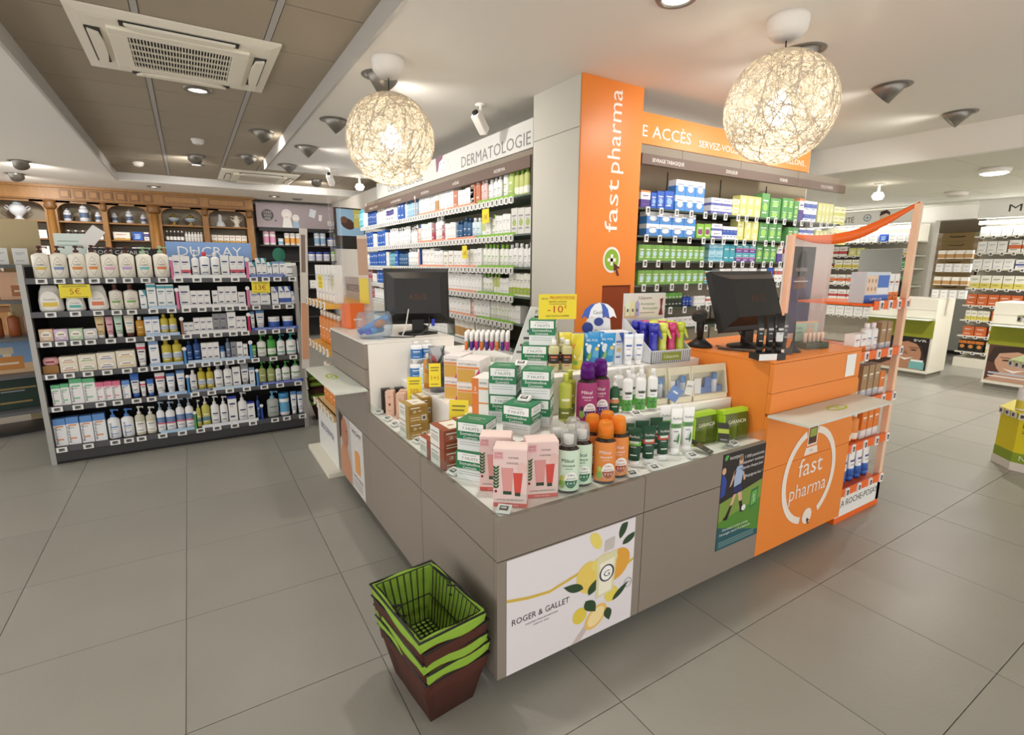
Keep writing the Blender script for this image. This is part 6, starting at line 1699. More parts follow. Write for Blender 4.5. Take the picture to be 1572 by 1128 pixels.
# green sheer vanity pouches
GSH = clear_mat('sheer_green', 'A9BC4A', .2, .15, .15); LIM = mat('A9D12E', .45)
def sheer_pouch(p0, adeg, w_, label, h=.135, d_=.055):
    a = R(adeg); x, y = w_ / 2, d_ / 2
    t = thing('vanity_pouch', label, 'pouch', (*corner(p0, a, w_, d_), ZT - .003), a, 'sheer green vanity pouches')
    MB().rings([[(-x, -y, 0), (x, -y, 0), (x, y, 0), (-x, y, 0)], [(-x * 1.01, -y, h * .5), (x * 1.01, -y, h * .5), (x * 1.01, y, h * .5), (-x * 1.01, y, h * .5)], [(-x, -y * .5, h), (x, -y * .5, h), (x, y * .5, h), (-x, y * .5, h)]], GSH, smooth=False).obj('sheer_body', t)
    MB().box(-x - .002, -y * .5 - .003, h - .012, x + .002, y * .5 + .003, h + .004, LIM).box(-x - .003, -y, 0, -x + .004, y, h * .9, LIM).obj('lime_trim', t)
    for k, (u, c, hh) in enumerate(((-.36, 'B9B9B4', .085), (-.12, '6A7A3A', .07), (.12, 'C8C4B8', .09), (.34, '4A4A3A', .06))):
        MB().lathe([(.012, .004), (.012, hh * .75), (.008, hh * .8), (.008, hh)], P(c), 10, c=(u * w_, 0, 0)).obj('mini_bottle', t)
    mb = MB(); ptext(mb, flat((0, -y, 0), (1, 0, 0), (0, 0, 1), .003), 'GARANCIA', 0, h * .6, .024, P('F4F2CC'), width=w_ * .72); mb.obj('lettering', t)
sheer_pouch((1.915, 1.325), -5, .155, 'sheer green vanity pouch next to the orange desk')
sheer_pouch((1.765, 1.36), -3, .14, 'sheer green vanity pouch next to the white aloe tubes')
for x, y, z, rz, rx, lb in ((1.878, 1.30, .69, -50, 52, 'black and lime leaflet leaning between the green pouches'), (1.735, 1.30, .655, 20, 70, 'brown folded leaflet lying before the green pouch')):
    o = MB().box(-.022, 0, -.05, .022, .002, .05, P('2A2A24')).box(-.022, -.0006, -.005, .022, 0, .018, P('9FB82E') if 'lime' in lb else P('6A5A4A')).box(-.014, -.0006, -.04, .014, 0, -.034, P('8A8A84')).obj('leaflet', None, (x, y, z)); o.rotation_euler = (R(-rx), 0, R(rz)); tag(o, lb, 'leaflet')

# fabric and vinyl gift bags
def fabric_bag(p0, adeg, w_, label, h=.155, d_=.065):
    a = R(adeg); x, y = w_ / 2, d_ / 2
    CRM, BLU = mat('DDD6BC', .8, bump=.2, bscale=300), mat('5A86C8', .5)
    t = thing('gift_bag', label, 'bag', (*corner(p0, a, w_, d_), T1 + .001), a, 'cream gift bags')
    mb = MB()
    mb.rings([[(-x, -y, 0), (x, -y, 0), (x, y, 0), (-x, y, 0)], [(-x, -y, h * .16), (x, -y, h * .16), (x, y, h * .16), (-x, y, h * .16)]], CRM, smooth=False)
    for s in (-1, 1):
        mb.prism([(-y, h * .14), (y, h * .14), (.006, h), (-.006, h)], s * x - .004, s * x + .004, CRM, axis='x')
    mb.raw([(-x, -y * .25, h * .8), (x, -y * .25, h * .8), (x, -.004, h), (-x, -.004, h), (-x, y * .25, h * .8), (x, y * .25, h * .8), (x, .004, h), (-x, .004, h)], [(0, 1, 2, 3), (5, 4, 7, 6), (3, 2, 6, 7)], CRM)
    mb.raw([(-x, y, h * .15), (x, y, h * .15), (x, y * .25, h * .8), (-x, y * .25, h * .8)], [(3, 2, 1, 0)], CRM)
    mb.obj('fabric_shell', t)
    MB().raw([(-x + .004, -y, h * .16), (x - .004, -y, h * .16), (x - .004, -y * .25, h * .8), (-x + .004, -y * .25, h * .8)], [(0, 1, 2, 3)], PLASTIC) if 0 else None
    q = MB(); q.raw([(-x + .004, -y, h * .16), (x - .004, -y, h * .16), (x - .004, -y * .25, h * .8), (-x + .004, -y * .25, h * .8)], [(0, 1, 2, 3)], PLASTIC); q.obj('clear_window', t)
    MB().box(-x + .01, -y * .2, h * .16, x - .01, y * .5, h * .34, BLU).box(-x * .1, -y * .1, h * .3, x * .25, y * .1, h * .62, BLU).obj('blue_insert', t)
    MB().rings([[(-x * .75, -y * .35, h * .17), (-x * .4, -y * .35, h * .17), (-x * .4, -y * .1, h * .17), (-x * .75, -y * .1, h * .17)], [(-x * .8, -y * .2, h * .62), (-x * .36, -y * .2, h * .62), (-x * .36, -y * .15, h * .62), (-x * .8, -y * .15, h * .62)]], P('EEF0F0'), smooth=False).obj('tube', t)
    MB().lathe([(.014, h * .17), (.014, h * .55), (.012, h * .56), (.012, h * .74)], [P('D8E2EE'), P('D8E2EE'), P('4A86C8')], 12, c=(x * .42, -y * .1, 0)).obj('bottle', t)
    mb = MB(); F = flat((0, -y * .25 - .003, 0), (1, 0, 0), (0, .12, 1)); ptext(mb, F, 'URIAGE', 0, h * .88, .014, P('6A7088'), width=.04); mb.obj('lettering', t)
fabric_bag((1.872, 1.462), -8, .2, 'cream gift bag with clear window nearest the orange desk')
fabric_bag((1.748, 1.48), -8, .115, 'cream gift bag with clear window and hanging tags, middle of three')
fabric_bag((1.652, 1.505), -8, .088, 'cream gift bag half hidden behind the white aloe sprays')
for x, y, z, c, lb in ((1.735, 1.455, .845, '6F8FD0', 'blue swing tag hanging on the middle gift bag'), (1.83, 1.455, .86, 'E8E6E0', 'white swing tag hanging on the middle gift bag')):
    o = MB().box(-.026 if c[0] == '6' else -.016, 0, -.032, .026 if c[0] == '6' else .016, .0015, .032, P(c)).box(-.012, -.0006, .004, .012, 0, .012, P('EDF0F6') if c[0] == '6' else P('A9A9A4')).obj('swing_tag', None, (x, y, z)); o.rotation_euler = (0, R(32 if c[0] == '6' else 8), R(-30)); tag(o, lb, 'tag')

# striped counter display with coloured spray bottles
sd = thing('striped_display_box', 'grey striped cardboard display box holding coloured spray bottles', 'display box', (1.885, 1.71, T2 + .001), R(-9))
ST = P('D9DBE0')
mb = MB().box(-.115, -.11, 0, .115, .11, .004, ST).box(-.115, -.11, 0, .115, -.106, .06, ST)
mb.prism([(-.11, 0), (.11, 0), (.11, .19), (-.11, .06)], -.115, -.111, ST, axis='x'); mb.prism([(-.11, 0), (.11, 0), (.11, .19), (-.11, .06)], .111, .115, ST, axis='x')
F = flat((0, -.11, 0), (1, 0, 0), (0, 0, 1))
for i in range(19): prect(mb, F, -.112 + i * .012, .001, -.107 + i * .012, .056, P('6A6C78'))
prect(mb, F, -.055, .012, .06, .05, P('8A962E'), e=.0005); ptext(mb, F, 'Caliquoms', 0, .024, .02, P('EDEED0'), e=.001, width=.085)
mb.obj('box_body', sd)
mb = MB().box(-.125, .106, .0, .125, .11, .31, ST); F = flat((0, .106, 0), (1, 0, 0), (0, 0, 1))
prect(mb, F, -.122, .19, .122, .305, P('DFD9CC')); ppoly(mb, F, [(-.122, .19), (-.04, .19), (-.06, .23), (-.122, .25)], P('D9B27A'), e=.0004)
for u, c in ((-.1, 'DCE6C0'), (-.07, 'E6DC9A'), (-.045, 'A9A0CC')): prect(mb, F, u - .014, .2, u + .012, .255, P(c), e=.0006); ppoly(mb, F, [(u - .018, .255), (u + .016, .255), (u - .001, .278)], P(c), e=.0006); prect(mb, F, u - .006, .22, u + .004, .235, P('5A5A5A'), e=.0009)
ptext(mb, F, 'Caliquoms', 0, .28, .022, P('5A5A52'), e=.0005, width=.08); ptext(mb, F, 'Brumisateur', .02, .252, .018, P('4A8A4A'), e=.0005, width=.085); ptext(mb, F, 'Rechargeable', .035, .23, .018, P('4A8A4A'), e=.0005, width=.09)
prect(mb, F, -.03, .212, .06, .216, P('9A8A7A'), e=.0005); ppoly(mb, F, [(.085, .2), (.112, .2), (.105, .24), (.11, .285), (.09, .28), (.095, .24)], P('8A2A3A'), e=.0005)
mb.obj('header_card', sd)
def spray(lx, ly, col, label):
    a = R(-9); t = thing('spray_bottle', label, 'bottle', (1.885 + lx * math.cos(a) - ly * math.sin(a), 1.71 + lx * math.sin(a) + ly * math.cos(a), T2 + .006), R(-58), 'coloured spray bottles')
    m = mat(col, .25, spec=.6)
    MB().lathe([(.021, 0), (.022, .01), (.022, .055), (.021, .057), (.019, .09), (.021, .12), (.022, .135)], m, 14).obj('bottle_body', t)
    hd_ = MB().lathe([(.022, .136), (.024, .15), (.024, .17), (.02, .178)], m, 14).obj('spray_head', t)
    MB().prism([(.02, .15), (.027, .15), (.041, .108), (.036, .106), (.022, .13)], -.006, .006, m, axis='y').obj('trigger', t)
cols = [('2A2AA8', 'deep blue'), ('D8DC5A', 'pale lime'), ('C8286E', 'magenta'), ('B9C82E', 'lime green')]
for i, (c, nm) in enumerate(cols): spray(-.078 + i * .05, -.075, c, '%s spray bottle in the front row of the striped display' % nm)
for i, (c, nm) in enumerate((cols[0], cols[1], cols[2], cols[3])): spray(-.082 + i * .05, -.01, c, '%s spray bottle in the middle row of the striped display' % nm)
for i, (c, nm) in enumerate((cols[0], cols[2], cols[3], cols[1])): spray(-.08 + i * .05, .055, c, '%s spray bottle in the back row of the striped display' % nm)

# skin care with parasol sign, pouches, melon bottles
STY['cvb'] = ('box', 'x', 'DDE2EA', dict(corner='3A5FC0', ink='5A78B8', mark='D8C08A'))
STY['cvt'] = ('tube', 'x', 'F2F4F6', dict(cap='F4F4F4', ink='3A5FC0', band=[(.85, 1, 'DDE4F0')]))
for i in range(3): place('cvb', 1.60 + .042 * i, 1.755 - .012 * i, T2 + .001, .04, .145, R(-18), 'pale grey skincare carton before the parasol sign, %s from the blue pouches' % ordn(i + 1), 'skincare cartons', d=.1)
for i, (x, y) in enumerate(((1.652, 1.66), (1.705, 1.65))): place('cvt', x, y, T2 + .001, .044, .14, R(-25), 'white skincare tube with blue print, %s' % ('nearer the pouches' if i == 0 else 'nearer the striped display'), 'skincare tubes')
for i, (x, y, z) in enumerate(((1.47, 1.70, 0), (1.55, 1.69, 0), (1.45, 1.75, 0), (1.535, 1.75, 0))):
    t = thing('shower_gel_pouch', 'blue shower gel pouch with daisies, %s' % ('front one nearer the melon bottles', 'front one nearer the skincare', 'back one nearer the melon bottles', 'back one nearer the skincare')[i], 'pouch', (x, y, T2 + .001), R(-28), 'blue shower gel pouches')
    n = 12
    def rg(w_, d_, zz): return [(w_ / 2 * math.cos(2 * math.pi * j / n), d_ / 2 * math.sin(2 * math.pi * j / n), zz) for j in range(n)]
    mb = MB().rings([rg(.06, .036, .022), rg(.068, .03, .07), rg(.074, .004, .15)], mat('2A86BE', .35)); F = lambda u, v, e=0: Vector((u, -.0165 + (v - .05) * .13 - e, v))
    ptext(mb, F, 'BEL POIL', 0, .118, .014, P('EAF4F8'), width=.05); pell(mb, F, -.012, .085, .014, .02, P('DDE8EC')); pell(mb, F, .02, .085, .009, .009, P('E8C84A')); prect(mb, F, .0, .05, .026, .078, P('4AA6D0'), e=.0006); pleaf(mb, F, -.02, .035, .04, .016, R(70), P('7AB84A'), e=.001)
    for u, v in ((.028, .1), (-.026, .105), (-.02, .04)): pell(mb, F, u, v, .006, .006, P('F6F6F2'), e=.001, n=8)
    mb.obj('pouch_body', t); MB().lathe([(.022, 0), (.022, .022)], P('F0F0EC'), 12, 1, .7).obj('cap', t)
for i, (x, y) in enumerate(((1.395, 1.71), (1.375, 1.77))):
    t = thing('shower_gel_pouch', 'yellow shower gel pouch with orange flowers, %s one' % ('front' if i == 0 else 'back'), 'pouch', (x, y, T2 + .001), R(-28), 'yellow shower gel pouches')
    mb = MB().rings([rg(.05, .036, 0.0), rg(.056, .03, .07), rg(.062, .004, .155)], mat('D8C83A', .35)); F = lambda u, v, e=0: Vector((u, -.0175 + (v - .03) * .12 - e, v))
    pell(mb, F, -.008, .1, .012, .012, P('EE8A2E')); pell(mb, F, -.006, .06, .01, .01, P('F2F2E4')); prect(mb, F, .004, .04, .024, .09, P('E8DC7A')); pell(mb, F, -.008, .03, .01, .01, P('6AA83A'))
    mb.obj('pouch_body', t)
STY['mel'] = ('bottle', 'x', 'C9C48A', dict(cap='F2F0E8', lab=(.35, .75, '3A2A1A'), ink='E8743A'))
for i, (x, y) in enumerate(((1.275, 1.715), (1.325, 1.69), (1.30, 1.765), (1.345, 1.75))): place('mel', x, y, T2 + .001, .045, .135, R(-32), 'pale honey shower bottle with dark sunset label, %s one' % ('front outer', 'front inner', 'back outer', 'back inner')[i], 'honey coloured bottles')
t = thing('parasol_sign', 'white skincare sign topped by a blue and white parasol with sunglasses', 'sign', (1.645, 1.86, T2 + .001), R(-22))
BLU = P('3A5FC8')
mb = MB().prism([(-.06, 0), (.06, 0), (.066, .1), (.058, .19), (.0, .215), (-.058, .19), (-.07, .1)], 0, .004, P('F0F1F3'), axis='y'); mb.obj('card', t)
mb = MB()
for k in range(5):
    x0_, x1_ = -.088 + .0352 * k, -.088 + .0352 * (k + 1)
    mb.prism([(0, .27), (x0_ * .45, .262), (x0_ * .8, .238), (x0_, .195), ((x0_ + x1_) / 2, .205), (x1_, .195), (x1_ * .8, .238), (x1_ * .45, .262)], -.006, -.001, BLU if k in (0, 3) else P('F0F1F3'), axis='y')
ptext(mb, flat((0, -.006, 0), (1, 0, 0), (0, 0, 1)), 'CeraVe', -.002, .215, .024, P('4A4A5A'), width=.056); mb.obj('parasol', t)
mb = MB(); F = flat((0, 0, 0), (1, 0, 0), (0, 0, 1), .002)
pell(mb, F, -.055, .15, .028, .027, P('2A3F9A')); pell(mb, F, .0, .178, .024, .02, P('2A3F9A')); ptext(mb, F, 'PROTECTION', .015, .135, .01, P('7A8498'), width=.07); pell(mb, F, .06, .095, .03, .035, BLU)
mb.obj('sunglasses', t)

# big yellow promotion sign on a stick
t = thing('promotion_sign', 'yellow promotion sign reading minus 10 euros above the cream boxes', 'sign', (1.305, 1.735, 1.165), R(-22))
mb = MB().box(-.082, 0, 0, .082, .003, .105, mat('F2DC34', .5)); F = flat((0, 0, 0), (1, 0, 0), (0, 0, 1))
ptext(mb, F, 'elsie', -.056, .083, .014, P('5A7A5A'), width=.028); ptext(mb, F, 'PROMOTIONS', .02, .083, .02, P('D0461E'), width=.108); ptext(mb, F, 'GAMME CAPSULES', 0, .07, .01, P('5A4A1A'), width=.078); prect(mb, F, -.038, .063, .036, .065, P('6A5A2A'))
ptext(mb, F, '-10', -.01, .028, .042, P('D0461E'), width=.068); ptext(mb, F, '€', .034, .045, .018, P('D0461E')); ptext(mb, F, 'SUR TOUTE LA GAMME', 0, .01, .011, P('4A3A14'), width=.1)
mb.obj('sign_card', t)
o = MB().tube([(-.03, .006, .02), (-.05, .01, -.0)], .002, ACRYL, 6).obj('sign_stick', t)
t = thing('price_rack', 'slanted white cardboard rack covered in product cards behind the cream boxes', 'rack', (1.26, 1.93, T2 - .15), R(-35))
mb = MB(); mb.prism([(-.06, .15), (.06, .15), (.1, .4), (.03, .41)], -.0, .02, P('DEDCDA'), axis='y')
F = flat((0, 0, 0), (1, 0, 0), (0, 0, 1))
for k in range(6): prect(mb, F, -.03 + .016 * k, .2 + .032 * k, .04 + .012 * k, .21 + .032 * k, P(('6A6A72', '8A2A5A', '4A4A52', '3A4A9A', '5A5A62', '2A2A3A')[k]))
pell(mb, F, .02, .175, .02, .02, P('C9C9CC')); ptext(mb, F, 'P2', .065, .38, .022, P('4A4A6A')); mb.obj('rack_panel', t); MB().box(-.06, .021, .15, .06, .08, .156, P('DEDCDA')).obj('rack_foot', t)

# left arm of the counter
def carton(p0, adeg, w_, d_, h, z, base, label, cat, grp, draw=None, side=None, top=None):
    a = R(adeg); x, y = w_ / 2, d_ / 2
    mb = MB().box(-x, -y, 0, x, y, h, P(base))
    if draw: draw(mb, flat((0, -y, 0), (1, 0, 0), (0, 0, 1)), w_, h)
    if side: side(mb, flat((-x, 0, 0), (0, -1, 0), (0, 0, 1)), d_, h)
    if top: top(mb, flat((0, 0, h), (1, 0, 0), (0, 1, 0)), w_, d_)
    return tag(mb.obj('carton', None, (*corner(p0, a, w_, d_), z), a), label, cat, grp)
def dark_front(txt, bnd):
    def f(mb, F, W, H):
        prect(mb, F, -W * .46, H * .45, W * .46, H * .92, P(bnd)); prect(mb, F, -W * .4, H * .8, W * .1, H * .86, P('F0E8D8'), e=.0004); ptext(mb, F, txt, -W * .05, H * .55, H * .2, P('F4EEDC'), e=.0004, width=W * .5)
        prect(mb, F, W * .18, H * .06, W * .42, H * .36, P('EDEBE4'), e=.0005); prect(mb, F, W * .22, H * .11, W * .38, H * .31, P('5A5A58'), e=.0008)
        for k in range(2): prect(mb, F, -W * .4, H * (.1 + .14 * k), W * .1, H * (.14 + .14 * k), P('E8DCC4'), e=.0004)
    return f
def wsidef(mb, F, W, H):
    prect(mb, F, -W * .48, H * .02, W * .2, H * .98, P('E8E4DC')); prect(mb, F, -W * .4, H * .7, W * .1, H * .76, P('8A8A84'), e=.0004); prect(mb, F, -W * .4, H * .3, W * .12, H * .6, P('C9C4B8'), e=.0004)
def wtop(mb, F, W, D):
    prect(mb, F, -W * .2, -D * .4, W * .48, D * .4, P('EDE6DA')); prect(mb, F, -W * .05, -D * .1, W * .2, 0, P('B98A5A'), e=.0004)
for x, y, k, lb in ((.753, 2.062, 0, 'bottom of the stack at the counter edge'), (.753, 2.062, 1, 'top of the stack at the counter edge'), (.852, 2.16, 0, 'bottom of the stack beside the riser'), (.852, 2.16, 1, 'top of the stack beside the riser')):
    carton((x, y), 2, .09 if x < .8 else .05, .11, .077, ZT - .003 + .078 * k, 'B08A3A', 'gold capsule box, ' + lb, 'box', 'gold capsule boxes', dark_front('2+', '9A7428'), wsidef, wtop)
for x, y, k, lb in ((.741, 1.665, 0, 'bottom of the front stack'), (.741, 1.665, 1, 'top of the front stack'), (.739, 1.795, 0, 'single one behind the front stack'), (.842, 1.71, 0, 'bottom of the stack against the riser'), (.842, 1.71, 1, 'top of the stack against the riser')):
    carton((x, y), 2, .096 if y < 1.7 else .058 if x > .8 else .09, .12 if y < 1.7 else .1, .078, ZT - .003 + .079 * k, 'A04A2E', 'rust brown capsule box, ' + lb, 'box', 'rust capsule boxes', dark_front('2+', 'B05A40'), wsidef, wtop)
def vfront(mb, F, W, H): ptext(mb, F, 'V', 0, H * .72, .018, P('8A5A44')); prect(mb, F, -W * .12, H * .42, W * .12, H * .52, P('7A3A2A')); prect(mb, F, -W * .3, H * .2, W * .3, H * .22, P('B98A74'))
for i, (x, y) in enumerate(((.785, 2.478), (.815, 2.405), (.85, 2.46))): carton((x, y), -35, .042, .042, .128, ZT - .003, 'E2B59A', 'peach foundation carton, %s' % ('farthest from the aisle corner', 'standing in front', 'nearest the riser')[i], 'box', 'peach foundation cartons', vfront, lambda mb, F, W, H: vfront(mb, F, W, H))
for i, (x, y) in enumerate(((.785, 2.535), (.853, 2.52))): carton((x, y), -12, .045, .04, .125, ZT - .003, '26221F', 'black carton behind the peach cartons, %s' % ('nearer the aisle' if i == 0 else 'nearer the riser'), 'box', 'black cartons', lambda mb, F, W, H: (prect(mb, F, -W * .2, H * .7, W * .2, H * .76, P('8A8680')), prect(mb, F, -W * .3, H * .2, W * .3, H * .22, P('6A6660'))))
def phy(mb, F, W, H):
    prect(mb, F, -W * .48, H * .62, W * .48, H * .72, P('E88A3A')); prect(mb, F, -W * .48, H * .04, W * .3, H * .6, P('D9A23A')); ppoly(mb, F, [(W * .12, H * .02), (W * .5, H * .02), (W * .5, H * .66)], P('C8285E'), e=.0005)
    ptext(mb, F, 'PHYTOBRONZ', -W * .02, H * .78, H * .12, P('6A625A'), width=W * .8); ptext(mb, F, '2', W * .38, H * .2, H * .16, P('F4E8EC'), e=.0008); ptext(mb, F, 'mois', W * .36, H * .1, H * .08, P('F4E8EC'), e=.0008)
for x, y, k, lb in ((.93, 2.07, 0, 'bottom of the stack beside the sample cup'), (.93, 2.07, 1, 'top of the stack beside the sample cup'), (.935, 1.95, 0, 'bottom of the stack beside the two-month cartons'), (.935, 1.95, 1, 'top of the stack beside the two-month cartons')):
    carton((x, y), -50, .083 if y > 2 else .105, .135, .1, T1 + .001 + .101 * k, 'EDE4E2', 'white tanning capsule box, ' + lb, 'box', 'tanning capsule boxes', phy, None)
def two(mb, F, W, H):
    prect(mb, F, -W * .5, 0, -W * .1, H, P('EE7A22')); ptext(mb, F, '2', -W * .3, H * .66, .022, P('FDF2E8'), e=.0005); ptext(mb, F, 'mois', -W * .3, H * .58, .012, P('FDF2E8'), e=.0005, width=W * .3)
    prect(mb, F, -W * .1, H * .7, W * .5, H * .76, P('EE8A3A')); prect(mb, F, -W * .1, H * .3, W * .5, H * .34, P('EE8A3A')); ptext(mb, F, 'BIONIKE', W * .2, H * .85, .012, P('5A5A58'), width=W * .45)
carton((.93, 1.80), -50, .07, .07, .15, T1 + .001, 'ECEAE6', 'orange and white two-month carton beside the green boxes, front one', 'box', 'two-month cartons', two)
carton((.985, 1.845), -50, .07, .06, .15, T1 + .001, 'ECEAE6', 'orange and white two-month carton beside the green boxes, back one', 'box', 'two-month cartons', two)
# sample cup
t = thing('sample_cup', 'clear cup stuffed with grey and red sample sachets', 'cup', (.966, 2.225, T1 + .001), 0)
MB().lathe([(.036, 0), (.038, .004), (.05, .15), (.052, .152)], clear_mat('smoky_cup', 'B9B9BE', .15, .1), 18, cap1=False).obj('cup_body', t)
rr_ = random.Random(3)
for k in range(16):
    c = ('8A8C90', 'A9AAAE', 'C03A3A', '2F4A40', 'B9BABE', '5A2A3A')[k % 6]
    o = MB().box(-.022, -.003, -.04, .022, .003, .04, P(c)).obj('sachet', t, (rr_.uniform(-.028, .028), rr_.uniform(-.028, .028), rr_.uniform(.06, .2))); o.rotation_euler = (rr_.uniform(-.6, .6), rr_.uniform(-.7, .7), rr_.uniform(0, 3))
STY['orb'] = ('bottle', 'x', 'D98A22', dict(cap='E8E4DA', lab=(.2, .6, 'E8B04A')))
place('orb', .955, 2.315, T1 + .001, .05, .17, 0, 'orange lotion bottle beside the sample cup', None)
STY['blu'] = ('bottle', 'x', 'F0F2F4', dict(cap='F4F4F2', lab=(.12, .8, '2F7AC8'), ink='E8F0F8'))
for i, (x, y, z) in enumerate(((.975, 2.535, 0), (1.045, 2.525, 0), (.98, 2.53, .101), (1.04, 2.535, .101))): place('blu', x, y, T1 + .001 + z, .06, .1, R(-20), 'white supplement bottle with blue label, %s of the corner stack' % ('lower outer', 'lower inner', 'upper outer', 'upper inner')[i], 'blue labelled supplement bottles')
for i, (x, y) in enumerate(((1.03, 2.44), (.975, 2.42))): place('dlw', x, y, T1 + .001, .05, .1, 0, 'clear lotion bottle in front of the blue supplement bottles, %s one' % ('inner' if i == 0 else 'outer'), 'clear lotion bottles')
def ycard(x, y, z, rz, rx, w_, h, txt, lb):
    mb = MB().box(-w_ / 2, 0, -h / 2, w_ / 2, .002, h / 2, mat('F0DA30', .5)); F = flat((0, 0, 0), (1, 0, 0), (0, 0, 1))
    ptext(mb, F, txt, 0, -h * .2, h * .26, P('C8641E'), width=w_ * .6); prect(mb, F, -w_ * .35, h * .3, w_ * .35, h * .34, P('7A6A20')); prect(mb, F, -w_ * .35, h * .18, w_ * .3, h * .22, P('7A6A20')); prect(mb, F, -w_ * .35, -h * .4, w_ * .3, -h * .37, P('7A6A20'))
    o = mb.obj('promotion_card', None, (x, y, z)); o.rotation_euler = (R(rx), 0, R(rz)); tag(o, lb, 'sign', 'yellow promotion cards')
ycard(.875, 2.30, .80, -25, -8, .07, .11, '50%', 'yellow card reading 50 percent above the gold boxes')
ycard(.925, 2.165, .885, -25, -5, .055, .11, '1+1', 'yellow card standing before the sample cup')
ycard(.884, 1.835, .775, -38, -10, .08, .14, '1+1', 'yellow card leaning beside the rust boxes')
# thermometer pen rack
pr_ = thing('pen_rack', 'clear rack of small capped nail pens behind the tanning boxes', 'rack', (1.17, 2.10, T2 + .001), R(-35))
MB().box(-.11, -.06, 0, .11, .06, .05, PLASTIC).obj('rack_tray', pr_)
for i in range(9):
    for j in range(3):
        p_ = MB().lathe([(.007, .052), (.007, .09), (.005, .092)], P(('E8702E', '7AB83A', '5A2A9A', '3A3A3A', 'C82A8A', '2A5AC8')[(i * 2 + j) % 6]), 8, c=(-.096 + i * .024, -.04 + j * .04, 0)).obj('pen', pr_)
        MB().lathe([(.008, .093), (.008, .135), (.006, .137)], P('EDECE8'), 8, c=(-.096 + i * .024, -.04 + j * .04, 0)).obj('pen_cap', p_)

# electronic price tags lying on the decks
for i, (x, y, z, rz, lb) in enumerate(((.765, 1.272, ZT, -45, 'at the display corner'), (1.312, 1.268, ZT, -12, 'before the orange drink bottles'), (1.425, 1.266, ZT, -8, 'before the dark green tubes'), (1.652, 1.275, ZT, -5, 'before the white aloe tubes'), (1.924, 1.277, ZT, 0, 'before the green pouches'),
      (.775, 2.016, ZT, -80, 'before the gold boxes'), (.768, 2.292, ZT, -80, 'between gold boxes and peach cartons'), (.768, 2.40, ZT, -80, 'before the peach cartons'), (.765, 2.534, ZT, -80, 'before the black cartons'), (.758, 1.625, ZT, -80, 'before the rust boxes'),
      (1.493, 1.44, T1, -10, 'on the riser before the white aloe sprays'), (.934, 2.48, T1, -80, 'on the riser before the blue supplement bottles'), (.926, 1.97, T1, -80, 'on the riser before the tanning boxes'), (1.0, 1.52, T1 + .112, -55, 'on the single green cream box'), (1.05, 1.62, T1 + .222, -44, 'on the twin green stack'))):
    t = thing('price_tag_holder', 'small white electronic price tag ' + lb, 'price tag', (x, y, z + .001), R(rz), 'price tags on the counter')
    MB().prism([(-.016, 0), (.016, 0), (.016, .016), (-.016, .006)], -.022, .022, P('E8E8E4'), axis='x').obj('tag_body', t)
    mb = MB(); F = flat((0, -.016, .006), (1, 0, 0), (0, .032, .01), .0006); prect(mb, F, -.014, .006, .014, .026, P('4A4A48')); prect(mb, F, -.01, .014, .008, .022, P('C9C9C4'), e=.0003); mb.obj('tag_screen', t)

# ------------------------------------------------------------------ desks: monitors, tub, scanner, tubes, screens
MBK = mat('1E1D1C', .45); MGL = mat('131312', .25)
def monitor(x, y, z, rz, tilt, label, logo, sz=(.38, .30), zc=.25):
    t = thing('computer_monitor', label, 'monitor', (x, y, z), R(rz), 'cash desk monitors')
    MB().lathe([(.1, 0), (.102, .008), (.06, .016), (.03, .02)], MBK, 24, 1.1, .8).obj('base', t)
    nk = MB().prism([(-.034, .012), (.034, .012), (.03, .19), (-.03, .19)], -.012, .012, MBK, axis='y')
    pell(nk, flat((0, -.012, 0), (1, 0, 0), (0, 0, 1)), 0, .11, .013, .025, P('4A4846')); nk.obj('neck', t)
    # back of the screen looks towards -y
    W, H = sz
    def rr(w_, h_, yy, zc): return [(-w_ / 2, yy, zc - h_ / 2), (w_ / 2, yy, zc - h_ / 2), (w_ / 2, yy, zc + h_ / 2), (-w_ / 2, yy, zc + h_ / 2)]
    s = MB()
    s.rings([rr(W * .7, H * .62, -.07, .0), rr(W * .92, H * .86, -.028, 0), rr(W, H, -.02, 0), rr(W, H, .012, 0)], MBK, smooth=False)
    F = flat((0, -.07, 0), (1, 0, 0), (0, 0, 1), .001)
    if logo: ptext(s, F, logo, 0, -.02, .045, P('4A4644') if logo != 'ASUS' else P('5A2E14'), width=.1)
    for u, v in ((-.07, .07), (.07, .07), (-.07, -.075), (.07, -.075)): pell(s, F, u, v, .004, .004, P('080808'), n=8)
    o = s.obj('screen_housing', t, (0, .03, zc)); o.rotation_euler = (R(tilt), 0, 0)
    q = MB(); q.raw([(-W * .47, .0125, -H * .46), (W * .47, .0125, -H * .46), (W * .47, .0125, H * .46), (-W * .47, .0125, H * .46)], [(3, 2, 1, 0)], MGL); q.obj('screen_glass', o)
    return t
t = monitor(1.08, 2.75, 1.001, -17, -5, 'black monitor seen from behind on the taupe cash desk', 'ASUS', (.36, .31), .21)
MB().box(.075, -.03, .045, .092, -.012, .085, P('2A3FC8')).obj('blue_plug', t)
monitor(2.36, 1.55, .991, -2, -20, 'black monitor seen from behind tilted on the orange cash desk', 'ASUS', (.47, .30), .225)
def cable(pts, label, r_=.0035, c='2A2A2A'):
    P_ = [Vector(p) for p in pts]; out = []
    for i in range(len(P_) - 1):
        p0, p1, p2, p3 = P_[max(0, i - 1)], P_[i], P_[i + 1], P_[min(len(P_) - 1, i + 2)]
        for s in range(6):
            q = s / 6
            out.append(.5 * ((2 * p1) + (p2 - p0) * q + (2 * p0 - 5 * p1 + 4 * p2 - p3) * q * q + (3 * p1 - p0 - 3 * p2 + p3) * q ** 3))
    out.append(P_[-1]); tag(MB().tube(out, r_, P(c), 6).obj('cable', None), label, 'cable')
